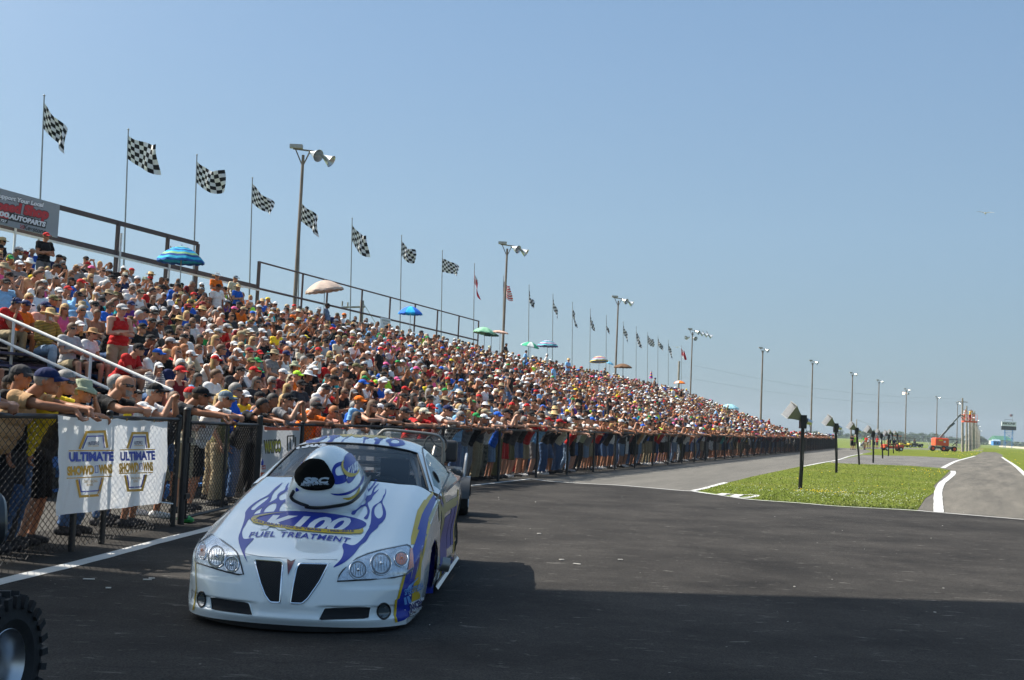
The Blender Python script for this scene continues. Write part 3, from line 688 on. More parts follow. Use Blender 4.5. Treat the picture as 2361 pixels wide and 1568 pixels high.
# gold, blue and olive bands down the left front wing
paint(k2a([(1790, 965), (1800, 1010), (1720, 1120), (1680, 1190), (1640, 1280), (1580, 1484), (1520, 1484), (1555, 1330), (1585, 1220), (1640, 1130), (1680, 1068), (1676, 1130), (1720, 1040)]))
paint(k3([(262, 500), (300, 500), (330, 400), (385, 250), (400, 180), (470, 0), (410, 0), (330, 170), (290, 300), (262, 420)]))
paint(k2a([(1800, 1010), (1828, 1060), (1780, 1150), (1740, 1240), (1680, 1330), (1650, 1484), (1580, 1484), (1640, 1280), (1690, 1180)]), 1, .0036)
paint(k3([(300, 500), (275, 560), (290, 640), (285, 740), (205, 820), (170, 960), (130, 1100), (104, 1110), (92, 1300), (112, 1365), (180, 1345), (245, 1300), (250, 1180), (300, 1100), (330, 960), (300, 880), (330, 760), (400, 520), (470, 280), (460, 200), (545, 0), (470, 0), (400, 180), (385, 250)]), 1, .0034)
paint(k3([(470, 280), (455, 210), (500, 120), (560, 20), (555, 60), (520, 160)]), 2, .0042)
paint(k3([(455, 230), (478, 280), (440, 420), (415, 560), (378, 700), (362, 900), (330, 1000), (360, 1060), (358, 1100), (262, 1145), (270, 1040), (300, 880), (345, 760), (370, 545), (378, 660), (400, 530)]), 0, .0042)
paint(k3([(205, 820), (180, 822), (140, 960), (104, 1105), (80, 1120), (66, 1290), (84, 1372), (110, 1365), (93, 1290), (104, 1115), (130, 1100), (170, 960)]), 0, .0042)
paint(k2([(135, 960), (142, 1160), (118, 1305), (130, 1300), (146, 1165), (140, 1000)]), 0, .0042)
# flashes on the door behind the wheel arch
paint(k2a([(1850, 1060), (1880, 1120), (1895, 1200), (1900, 1290), (1885, 1240), (1875, 1390), (1866, 1180)]), 2, .0042)
paint(k2a([(1885, 1010), (1925, 1120), (1965, 1230), (1955, 1262), (1905, 1140)]), 1, .004)
paint(k2a([(1905, 950), (1950, 1060), (1990, 1220), (1975, 1240), (1920, 1080)]), 2, .004)
paint(k3([(575, 0), (630, 180), (615, 260), (600, 110), (582, 250)]), 2, .0042)
paint(k3([(525, 480), (600, 470), (590, 500), (545, 512), (522, 505)]), 0, .0042)
st_o = join_marks('stripe_graphic', GL, [M_gold, M_blue, M_goldd], car)
# side graphics in the plane of the door: tall blue letters and a yellow rocker line (seen at a grazing angle)
sm_ = MB()
def on_side(l, h):
    s1, h1 = edge_at(l); h0 = 0.045 + .05 * max(0, min(1, (l - 1.0) / 1.2)); p = side_pt(l, max(0, min(1, (h - h0) / (h1 - h0))), 1); return p + Vector((.004, 0, 0))
for l0, l1, hA, hB, mi in ((2.3, 2.9, .22, .62, 1), (2.95, 3.25, .3, .7, 1), (3.3, 3.5, .3, .7, 1), (2.2, 3.5, .66, .74, 2), (2.4, 3.5, .12, .15, 0), (2.05, 2.3, .25, .75, 2), (3.5, 3.6, .2, .8, 0), (4.45, 4.7, .3, .8, 1)):
    sm_.grid([[on_side(l0 + (l1 - l0) * i / 10 + (.12 * j / 8), hA + (hB - hA) * j / 8) for j in range(9)] for i in range(11)], mi)
for k in range(9): sm_.grid([[on_side(2.35 + k * .2 + .15 * i / 3, .10 + .06 * j / 2) + Vector((.002, 0, 0)) for j in range(3)] for i in range(4)], (3, 0, 1, 4)[k % 4])
sm_.build('side_graphic', [M_gold, M_blue, M_goldd, M_wlet, M_black], car, smooth=True)
# oval badge with lettering
def ellp(cx, cy, a, b, rot, n=64, t0=0, t1=1):
    return [(cx + a * math.cos(t) * math.cos(rot) - b * math.sin(t) * math.sin(rot), cy + a * math.cos(t) * math.sin(rot) + b * math.sin(t) * math.cos(rot)) for t in [2 * math.pi * (t0 + (t1 - t0) * i / n) for i in range(n)]]
def warp_text(s, path, h, shear, bold, wscale=1.0, space=1.0, tilt=None):
    """lettering whose baseline runs along a px path; h cap height in px"""
    vs, fs, w = text2d(s, bold, shear, space); P = smooth_open([(p[0], p[1], 0) for p in path], 12)
    cum = [0]
    for a, b in zip(P, P[1:]): cum.append(cum[-1] + (b - a).length)
    out = []
    for x, y in vs:
        d = x / w * cum[-1]; k = 0
        while k < len(P) - 2 and cum[k + 1] < d: k += 1
        t = (d - cum[k]) / (cum[k + 1] - cum[k]); p = P[k].lerp(P[k + 1], t); tg = (P[k + 1] - P[k]).normalized(); up = Vector(tilt) if tilt else Vector((tg.y, -tg.x, 0)); up = Vector((up[0], up[1], 0)) if tilt else up
        out.append((p.x + up.x * y * h, p.y + up.y * y * h))
    return out, fs
LG = []
def lay(vs, fs, mi, off, tree=None, L=9): LG.append((mark('m', vs, fs, M_blue, car, tree, off, L), mi))
c_ = k2([(878, 720)])[0]; E_ = ellp(c_[0], c_[1], 386 * .34925, 63 * .34925, R(3.2)); vs, fs = fill2d(E_); lay(vs, fs, 1, .0045)
vs, fs = warp_text('K100', k2([(560, 772), (760, 776), (960, 785), (1160, 790)]), 31, .45, .035); lay(vs, fs, 0, .006)
paint2 = k2([(502, 712), (515, 700), (620, 735), (800, 758), (1000, 775), (1150, 782), (1222, 778), (1240, 768), (1245, 790), (1228, 803), (1150, 806), (1000, 800), (800, 782), (620, 755), (520, 732)])
vs, fs = fill2d(paint2); lay(vs, fs, 2, .0075)
vs, fs = fill2d(k2([(502, 705), (520, 688), (600, 672), (740, 660), (640, 674), (560, 690), (522, 712), (508, 716)])); lay(vs, fs, 3, .0075)
vs, fs = warp_text('CELEBRATING 50 YEARS · 1965-2015', k2([(517, 723), (620, 747), (800, 773), (1000, 793), (1180, 797)]), 5.0, .0, .03); lay(vs, fs, 4, .009, L=5)
vs, fs = warp_text('FUEL TREATMENT', k2([(485, 827), (600, 822), (750, 824), (900, 836), (1040, 850), (1160, 866)]), 11.5, .3, .02, space=1.1, tilt=(0.04, -1)); lay(vs, fs, 1, .005)
vs, fs = warp_text('1303', k1([(1728, 415), (1850, 396), (2000, 385), (2150, 378)]), 9.5, .1, .06); lay(vs, fs, 0, .004, BV_body)
vs, fs = warp_text('T', k2([(985, 212), (1000, 210)]), 3.4, 0, .06); lay(vs, fs, 0, .004)
vs, fs = warp_text('S', k2([(985, 221), (1000, 219)]), 3.0, 0, .06); lay(vs, fs, 0, .004)
vs, fs = warp_text('SPEEDTECH', k3([(185, 1065), (290, 1035), (405, 985)]), 13, .4, .02); lay(vs, fs, 5, .007)
vs, fs = fill2d(k3([(205, 1010), (235, 960), (330, 870), (345, 868), (280, 940), (240, 1010)])); lay(vs, fs, 5, .006)
vs, fs = fill2d(k3([(175, 1095), (200, 1085), (215, 1165), (185, 1172)])); lay(vs, fs, 5, .006)
vs, fs = fill2d(k3([(208, 1080), (235, 1072), (262, 1140), (232, 1155)])); lay(vs, fs, 5, .006)
vs, fs = fill2d(k3([(252, 1150), (398, 1085), (398, 1205), (290, 1285), (243, 1300), (232, 1245), (248, 1230)])); lay(vs, fs, 0, .0065)
vs, fs = warp_text('JANCEN', k3([(246, 1240), (320, 1208), (392, 1168)]), 14, .1, .05); lay(vs, fs, 4, .008)
vs, fs = fill2d(k3([(248, 1255), (388, 1185), (386, 1208), (290, 1270), (246, 1290)])); lay(vs, fs, 6, .0075)
vs, fs = warp_text('MOTORSPORTS', k3([(250, 1284), (300, 1258), (384, 1206)]), 4.2, .1, .03); lay(vs, fs, 0, .009, L=5)
for pts, mi, off in ((k2a([(595, 700), (585, 600), (600, 500), (640, 450), (690, 460), (740, 530), (765, 620), (760, 720), (720, 800), (670, 850), (630, 840)]), 1, .005),
                 (k2a([(430, 690), (470, 600), (550, 565), (600, 575), (540, 620), (490, 650), (475, 700), (500, 750), (560, 745), (620, 740), (640, 790), (590, 850), (470, 868), (460, 790)]), 1, .0035),
                 (k2a([(412, 990), (520, 992), (640, 970), (740, 920), (800, 860), (855, 750), (840, 850), (760, 940), (660, 1000), (560, 1018), (470, 1015)]), 1, .0035),
                 (k2a([(572, 1055), (660, 1045), (740, 1000), (780, 940), (810, 900), (790, 990), (730, 1050), (650, 1078)]), 2, .0035),
                 (k2a([(548, 600), (580, 545), (575, 640), (640, 710), (740, 720), (780, 660), (778, 720), (700, 770), (620, 760), (570, 690)]), 2, .0085),
                 (k2([(800, 420), (812, 350), (845, 310), (850, 320), (822, 370), (812, 440)]), 1, .0035),
                 (k2([(800, 495), (822, 512), (800, 522)]), 1, .0035)):
    vs, fs = fill2d(sm(pts)); lay(vs, fs, mi, off, BV_scoop)
vs, fs = warp_text('K100', k2a([(618, 790), (680, 740), (765, 660)]), 22, .2, .04, tilt=(.12, -1)); lay(vs, fs, 0, .0065, BV_scoop)
join_marks('lettering', LG, [M_wlet, M_blue, M_gold, M_goldd, M_navy, M_lblue, M_maroon], car)
Q = [on_skin(x, y, BV_all, .006) for x, y in k1([(1700, 1010), (1672, 1060), (1662, 1092), (1700, 1140), (1790, 1185), (1900, 1222)]) + k2a([(80, 1165), (240, 1180), (450, 1160), (640, 1125), (745, 1062), (820, 980), (870, 905), (905, 840), (945, 775)])]
MB().path(smooth_open([q for q in Q if q], 4), .013, 6).build('rubber_seal', M_black, scoop, smooth=True)
# black cover in the mouth of the scoop
CVR = k2a([(215, 530), (300, 545), (365, 600), (410, 680), (450, 760), (467, 830), (455, 885), (400, 925), (300, 945), (200, 948), (90, 938), (20, 905), (-40, 850), (-60, 780), (-45, 700), (0, 640), (70, 575), (140, 538)])
vs, fs = fill2d(sm(CVR)); cov = mark('scoop_cover', vs, fs, M_matte, car, BV_scoop, .012, 8)
setp(cov, 'matt black cover closing the scoop mouth')
LG = []
vs, fs = warp_text('SRC', k2a([(45, 860), (200, 865), (400, 862)]), 13, .2, .07); lay(vs, fs, 0, .014, BV_scoop)
vs, fs = warp_text('Motorsports, Inc.', k2a([(20, 888), (200, 892), (395, 888)]), 5.5, .3, .02); lay(vs, fs, 0, .016, BV_scoop, 5)
join_marks('lettering', LG, [M_grey], cov)
# grilles, intakes, lamps
def outline(name, P, r, m_, parent, off=.004, tree=None, k=3, smth=True):
    Q = [on_skin(x, y, tree or BV_body, off) for x, y in (sm(P, k) if smth else P)]; Q = [q for q in Q if q is not None]
    return MB().path(Q, r, 6, closed=True).build(name, m_, parent, smooth=True)
def roundpoly(P, r=3.0):
    out = []; n = len(P)
    for i in range(n):
        p, a, b = Vector(P[i]), Vector(P[i - 1]), Vector(P[(i + 1) % n]); da, db = (a - p).normalized(), (b - p).normalized(); rr = min(r, (a - p).length / 2.2, (b - p).length / 2.2)
        for t in (0, .33, .67, 1): q = (p + da * rr) * (1 - t) ** 2 + 2 * t * (1 - t) * p + (p + db * rr) * t * t; out.append((q.x, q.y))
    return out
for P in (k4([(918, 552), (1280, 580), (1300, 620), (1278, 860), (1262, 1125), (1130, 1118), (1060, 1020), (1000, 860)]), k4([(1530, 598), (1918, 606), (1800, 840), (1640, 1070), (1560, 1138), (1403, 1132), (1440, 900), (1490, 660)])):
    Q = roundpoly(P, 4); vs, fs = fill2d(Q); g = mark('grille', vs, fs, M_gauze, car, None, .004, 10); outline('grille_surround', Q, .0055, M_chrome, g, .004, smth=False)
for P in (k4([(312, 1045), (845, 1128), (893, 1305), (325, 1228)]), k2([(985, 1290), (1293, 1280), (1280, 1362), (945, 1372)])):
    Q = roundpoly(P, 4); vs, fs = fill2d(Q); g = mark('lower_intake', vs, fs, M_gauze, car, None, .004, 10); outline('intake_edge', Q, .004, M_white, g, .002, smth=False)
for (cx, cy), a, b in ((k4([(198, 1085)])[0], 9, 18), (k2([(1377, 1312)])[0], 14.5, 18)):
    E2 = ellp(cx, cy, a, b, 0, 28); vs, fs = fill2d(E2); g = mark('fog_lamp', vs, fs, plain('smoked_lens', (.07, .09, .10), .08, coat=1), car, None, .006, 8); outline('lamp_ring', E2, .007, M_black, g, .004, smth=False)
bd = k4([(1360, 545), (1412, 575), (1470, 548), (1372, 760)]); vs, fs = fill2d(bd); bg_ = mark('nose_badge', vs, fs, M_maroon, car, None, .008, 12)
outline('badge_rim', bd, .003, M_alu, bg_, .008, smth=False)
HLr = k2([(1070, 1114), (1085, 1075), (1110, 1040), (1200, 965), (1270, 935), (1350, 912), (1450, 892), (1530, 875), (1552, 885), (1568, 940), (1571, 1010), (1566, 1035), (1520, 1072), (1440, 1090), (1280, 1104)])
HLl = k4([(255, 170), (330, 200), (480, 290), (600, 375), (665, 435), (700, 500), (735, 620), (765, 742), (700, 745), (560, 715), (400, 670), (250, 620), (135, 585), (110, 545), (120, 420), (160, 320), (210, 230)])
M_refl = plain('lamp_reflector', (.55, .6, .66), 0.16, metal=.75, vary=.3, scale=30)
M_amber = plain('amber_lens', (.75, .16, .02), .15, coat=1)
M_dkr = plain('lamp_bowl_dark', (.10, .11, .13), .25, metal=.4)  # dark blue-grey of the lamp bowls and reflector ribs
for sgn, HL, lamps in ((1, HLr, [(k2([(1207, 1042)])[0], 20, 20, 0), (k2([(1357, 1003)])[0], 24, 25, 0), (k2([(1490, 970)])[0], 15.5, 17, 1)]), (-1, HLl, [(k4([(405, 505)])[0], 20, 25, 0), (k4([(610, 610)])[0], 16, 17, 0), (k4([(215, 430)])[0], 9, 19, 1)])):
    vs, fs = fill2d(HL); hb = mark('headlight', vs, fs, M_refl, car, None, .002, 8); outline('headlight_gasket', HL, .0055, M_black, hb, .003, smth=False)
    for (cx, cy), a, b, am in lamps:
        E1 = ellp(cx, cy, a, b, 0, 32); vs, fs = fill2d(E1); lp = mark('lamp', vs, fs, M_dkr, hb, None, .006, 8); outline('chrome_ring', E1, .0038, M_chrome, lp, .008, smth=False)
        E1 = ellp(cx, cy, a * .78, b * .78, 0, 28); vs, fs = fill2d(E1); mark('reflector', vs, fs, M_amber if am and sgn > 0 else M_refl, lp, None, .0085, 8)
        for q_ in range(-2, 3): MB().path([w_ for w_ in [on_skin(cx + a * (.25 * q_ + .06 * q_ * abs(t_)), cy + b * t_ * .62, BV_body, .010) for t_ in (-1, -.5, 0, .5, 1)] if w_], .0022, 4).build('reflector_rib', M_dkr if not am else plain('amber_dark', (.35, .07, .02), .3), lp)
        p = on_skin(cx, cy, BV_body, .014)
        if p is not None: MB().ell(p, (.011, .009, .011), 10, 6).build('bulb', M_amber if am else M_chrome, lp, smooth=True)
    if sgn > 0:
        vs, fs = fill2d(k3([(250, 545), (272, 548), (283, 640), (282, 750), (220, 790), (245, 660)])); mark('side_marker', vs, fs, M_amber, hb, None, .009, 8)
    vs, fs = fill2d([((x - HL[0][0]) * .995 + HL[0][0], (y - HL[0][1]) * .995 + HL[0][1]) for x, y in HL]); mark('headlight_lens', vs, fs, M_lens, hb, None, .018, 8)
# shut line of the one piece front end and window frame line
Q = [on_skin(x, y, BV_body, .001) for x, y in k4([(790, 462), (1000, 500), (1300, 520), (1700, 540), (2045, 545)]) + k2([(1000, 1010)])]
MB().path([q for q in Q if q], .0022, 4).build('shut_line', plain('shut_line_grey', (.25, .27, .29), .6), car)
Q = [on_skin(x, y, BV_body, .001) for x, y in k2a([(1800, 985), (1850, 1060), (1900, 1150), (1960, 1270)])]
MB().path([q for q in Q if q], .003, 4).build('shut_line', M_goldd, car)
outline('window_frame', k2a([(1650, 385), (1680, 350), (1720, 345), (1790, 390), (1880, 500), (1990, 700), (2005, 745), (1850, 1052), (1820, 1020), (1740, 800), (1680, 560)]), .006, M_black, sw[1], .003)
vs, fs = fill2d(sm(k2a([(1785, 695), (1820, 715), (1850, 760), (1875, 830), (1872, 850), (1830, 800), (1800, 750)]))); mark('air_duct', vs, fs, M_matte, sw[1], None, .006, 8)
# front lip, black splitter strip, wheels, cabin
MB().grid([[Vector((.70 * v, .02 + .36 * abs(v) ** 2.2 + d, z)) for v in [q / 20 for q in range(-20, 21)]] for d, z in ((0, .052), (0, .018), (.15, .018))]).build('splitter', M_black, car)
def wheel(name, s, l, rr, w, rim):
    o = bpy.data.objects.new(name, None); link(o, car); o.location = (s, l, rr - .0); o.empty_display_size = .1
    sg = 1 if s > 0 else -1; M = Matrix.Rotation(R(90) * sg, 4, 'Y')
    MB().lathe([(rim, -w / 2), (rr * .9, -w / 2), (rr * .985, -w * .42), (rr, -w * .3), (rr, w * .3), (rr * .985, w * .42), (rr * .9, w / 2), (rim, w / 2)], M, 40).build('tyre', M_rub, o, smooth=True)
    mb = MB().lathe([(rim, w / 2), (rim * .97, w * .45), (rim * .9, w * .2), (rim * .3, w * .1), (.03, w * .2), (0, w * .2)], M, 32)
    for k in range(8):
        a = k * math.pi / 4; mb.tube(M @ Vector((.03 * math.cos(a), .03 * math.sin(a), w * .3)), M @ Vector((rim * .92 * math.cos(a), rim * .92 * math.sin(a), w * .35)), .012)
    mb.build('rim', M_alu, o, smooth=True)
for sg in (1, -1):
    wheel('wheel', sg * .66, 1.50, .295, .15, .19); wheel('wheel', sg * .56, 4.02, .40, .42, .19)
    mb = MB()
    for j in range(6):
        pass
    MB().grid([[Vector((sg * (.55 + .235 * i / 6), 1.97 + .10 * (i / 6) ** 2 - .04 * (j / 8), .03 + .46 * j / 8)) for j in range(9)] for i in range(7)]).build('inner_panel', M_blue, car, smooth=True)
    MB().grid([[Vector((sg * .50, 1.05 + 1.0 * i / 8, .05 + .5 * j / 6)) for j in range(7)] for i in range(9)]).build('wheel_well', M_matte, car)
    MB().tube((sg * .62, 2.55, .24), (sg * .86, 2.62, .20), .062, n=16).path([(sg * .862, 2.62, .20), (sg * .86, 2.62, .20)], [.055, .055], 16).build('exhaust_pipe', M_steel, car, smooth=True, angle=30)
    # strip along the sill
    MB().grid([[Vector((sg * (.80 + .02 * (j == 0)), 2.15 + 2.35 * i / 20, 0.05 + .025 * j)) for j in range(3)] for i in range(21)]).build('sill', M_alu, car, smooth=True)
mb = MB().box((0, 2.9, .22), (1.3, 3.3, .02)).box((0, 2.0, .42), (1.30, .03, .75)); mb.box((.0, 3.9, .55), (1.2, .03, .7)); mb.build('floor_pan', M_matte, car)
cage = MB(); Lh = lambda s, l, h: Vector((s, l, h))
for sg in (1, -1):
    cage.path(smooth_open([Lh(sg * .60, 2.1, .35), Lh(sg * .60, 2.25, .85), Lh(sg * .47, 2.65, 1.12), Lh(sg * .45, 3.2, 1.14), Lh(sg * .5, 3.5, .6), Lh(sg * .5, 3.55, .3)]), .018)
    cage.tube(Lh(sg * .6, 2.25, .8), Lh(sg * .3, 3.2, .5), .016); cage.tube(Lh(sg * .45, 3.2, 1.12), Lh(sg * .4, 4.0, .6), .016)
for l, h, w_ in ((2.65, 1.12, .47), (3.2, 1.13, .45), (3.25, .75, .48), (2.25, .82, .6)): cage.tube(Lh(-w_, l, h), Lh(w_, l, h), .016)
cage.tube(Lh(-.45, 3.2, 1.12), Lh(.45, 3.25, .55), .014); cage.tube(Lh(.45, 3.2, 1.12), Lh(-.45, 3.25, .55), .014); cage.tube(Lh(.0, 2.2, .8), Lh(.0, 2.62, 1.12), .012)
cage.build('roll_cage', plain('cage_grey', (.50, .53, .56), .35, metal=.3), car, smooth=True)
seat = MB().box((.28, 3.05, .55), (.42, .08, .72), rot=Matrix.Rotation(R(-12), 3, 'X')).box((.28, 2.85, .3), (.42, .4, .1)).box((.28, 3.1, .98), (.26, .1, .2)); seat.build('seat', plain('seat_black', (.02, .022, .03), .7), car)
MB().path([Lh(.28 + .15 * math.cos(t), 2.55 + .02 * math.sin(t), .78 + .15 * math.sin(t)) for t in [k * math.pi / 10 for k in range(20)]], .012, 6, closed=True).build('steering_wheel', M_black, car, smooth=True)
MB().box((-.05, 2.45, .62), (.2, .12, .3)).box((-.28, 2.7, .62), (.16, .2, .24)).build('control_box', plain('box_white', (.6, .6, .58), .5), car)
pan = MB().box((.05, 2.46, .70), (.10, .12, .02)).box((-.05, 2.38, .72), (.07, .01, .1)); pan.build('control_label', plain('label_red', (.5, .08, .06), .5), car)
# parts behind: tail lamps, parachute pack not visible; wing
MB().box((0, 4.80, .93), (1.3, .22, .02)).box((.64, 4.8, .86), (.015, .3, .16)).box((-.64, 4.8, .86), (.015, .3, .16)).build('rear_wing', M_white, car)

# ------------------------------------------------------------------ people
V3 = Vector
def mirror(p): return V3((-p[0], p[1], p[2]))
def solid(prims, quality):
    """closed shapes for every limb: (kind, data..., tag)"""
    mb = MB(); tags = []
    for p in prims:
        n0 = len(mb.f)
        if p[0] == 'cap':
            _, a, b, ra, rb_, tag = p; a, b = V3(a), V3(b); d = (b - a).normalized(); n = {2: 14, 1: 9, 0: 6}[quality]
            if quality:
                pts, rs = [], []
                for t in (-80, -50, -25, 0): pts.append(a + d * ra * math.sin(R(t))); rs.append(ra * math.cos(R(t)))
                for t in (0, 25, 50, 80): pts.append(b + d * rb_ * math.sin(R(t))); rs.append(rb_ * math.cos(R(t)))
                mb.path(pts, rs, n)
            else: mb.path([a, b], [ra, rb_], 5)
        else:
            _, c, r, rot, tag = p
            mb.ell(c, r, *{2: (18, 12), 1: (12, 8), 0: (7, 5)}[quality], rot=rot)
        tags += [tag] * (len(mb.f) - n0)
    return mb, tags
def hand(w, d, nrm, side, curl=.5, spread=1.0):
    """palm, four unequal bent fingers and a thumb; w wrist, d pointing direction, nrm palm-down normal, side: +1 thumb towards cross(d, nrm)"""
    d = V3(d).normalized(); nrm = V3(nrm); nrm = (nrm - d * nrm.dot(d)).normalized(); x = d.cross(nrm) * side; out = []
    pc = V3(w) + d * .045
    out.append(('ell', pc, (.042, .050, .017), Matrix((x, d, -nrm)).transposed(), 'hand'))
    for k, (off, L) in enumerate(((.030, .068), (.010, .078), (-.010, .072), (-.029, .056))):
        b = pc + x * off + d * .036; c1 = curl * (.9 + .12 * k); d1 = (d * math.cos(c1) + nrm * math.sin(c1) + x * off * .6 * spread).normalized(); m_ = b + d1 * L * .52
        c2 = c1 + curl * 1.1 + .15; d2 = (d * math.cos(c2) + nrm * math.sin(c2) + x * off * .4 * spread).normalized()
        out += [('cap', b, m_, .0095, .0088, 'hand'), ('cap', m_, m_ + d2 * L * .5, .0088, .0072, 'hand')]
    tb = pc - d * .02 + x * .032; td = (x * .75 + d * .6 + nrm * .25 * (1 + curl)).normalized(); tm = tb + td * .036
    out += [('cap', tb, tm, .0125, .0105, 'hand'), ('cap', tm, tm + (td + d * .5 + nrm * .3).normalized() * .028, .0105, .0085, 'hand')]
    return out
def head_prims(c, fwd, up, q=2):
    """skull, jaw, brow, nose, lips, chin, ears around centre c"""
    f = V3(fwd).normalized(); u = V3(up); u = (u - f * u.dot(f)).normalized(); x = f.cross(u); M = Matrix((x, f, u)).transposed(); c = V3(c); P = lambda a, b, cc: c + M @ V3((a, b, cc))
    out = [('ell', P(0, -.008, .022), (.074, .094, .093), M, 'head'), ('ell', P(0, .022, -.045), (.056, .062, .070), M, 'head')]
    if q:
        out += [('ell', P(0, .055, .026), (.050, .034, .022), M, 'head'), ('cap', P(0, .084, .018), P(0, .103, -.022), .009, .0145, 'head'), ('ell', P(0, .085, -.055), (.024, .013, .010), M, 'head'),
                ('ell', P(0, .073, -.088), (.026, .022, .020), M, 'head'), ('ell', P(.033, .060, -.020), (.022, .020, .020), M, 'head'), ('ell', P(-.033, .060, -.020), (.022, .020, .020), M, 'head'),
                ('ell', P(.076, -.008, -.005), (.010, .018, .031), M, 'head'), ('ell', P(-.076, -.008, -.005), (.010, .018, .031), M, 'head')]
    return out
def human(pel, neck, head, face, sh, el, wr, kn, an, q=2, build=1.0, hd=None, foot=(0, 1, 0), curl=.6, belly=0.0):
    """joint positions -> limb shapes. el/wr/kn/an/sh are (right, left) pairs"""
    pel, neck, head = V3(pel), V3(neck), V3(head); sp = (neck - pel); sd_ = sp.normalized(); lat = (V3(sh[0]) - V3(sh[1])).normalized(); fw = sd_.cross(lat) * -1
    if fw.dot(V3(foot)) < 0: fw = -fw
    M = Matrix((lat, fw, sd_)).transposed(); g = build; out = []
    A = lambda t, f=0.0: pel + sp * t + fw * f
    out += [('ell', A(.02), (.165 * g, .120 * g, .115), M, 'pelvis'), ('ell', A(.22, .012 + belly * .5), (.145 * g, (.108 + belly) * g, .115), M, 'torso'), ('ell', A(.42, .010 + belly * .4), (.145 * g, (.108 + belly * .6) * g, .13), M, 'torso'),
            ('ell', A(.66, .008), (.162 * g, .116 * g, .150), M, 'torso'), ('ell', A(.84, -.008), (.150 * g, .088, .085), M, 'torso')]
    for s_ in sh: out.append(('cap', A(.90, -.005), V3(s_), .060, .058 * g, 'torso'))
    out += [('cap', A(.93), neck + (head - neck) * .55, .064, .056, 'neck')]
    out += head_prims(head, face, (head - neck) + V3((0, 0, .15)), q)
    for i in (0, 1):
        s_, e_, w_, k_, a_ = V3(sh[i]), V3(el[i]), V3(wr[i]), V3(kn[i]), V3(an[i]); hp = pel + lat * (.088 if i == 0 else -.088) - sd_ * .03
        out += [('cap', s_, e_, .054 * g, .041, 'uarm'), ('cap', e_, e_ + (w_ - e_) * .35, .040, .041, 'farm'), ('cap', e_ + (w_ - e_) * .35, w_, .041, .026, 'farm')]
        out += [('cap', hp, k_, .086 * g, .056, 'thigh'), ('cap', k_, k_ + (a_ - k_) * .4, .052, .054, 'calf'), ('cap', k_ + (a_ - k_) * .4, a_, .053, .036, 'calf')]
        f = V3(foot).normalized(); t_ = a_ + V3((0, 0, -.045))
        out += [('cap', t_ - f * .045, t_ + f * .09 + V3((0, 0, -.008)), .038, .036, 'foot'), ('cap', t_ + f * .09 + V3((0, 0, -.008)), t_ + f * .155 + V3((0, 0, -.012)), .036, .028, 'foot'), ('cap', a_, t_, .038, .04, 'foot')]
        d = hd[i] if hd else (w_ - e_)
        side = 1 if i == 0 else -1
        if q: out += hand(w_, d, (0, 0, -1) if abs(V3(d).normalized().z) < .8 else (0, 1, 0), side, curl)
        else: out.append(('ell', w_ + V3(d).normalized() * .07, (.035, .035, .05), None, 'hand'))
    return out
def PR(a): return (V3(a), mirror(a))
RAIL = 1.25
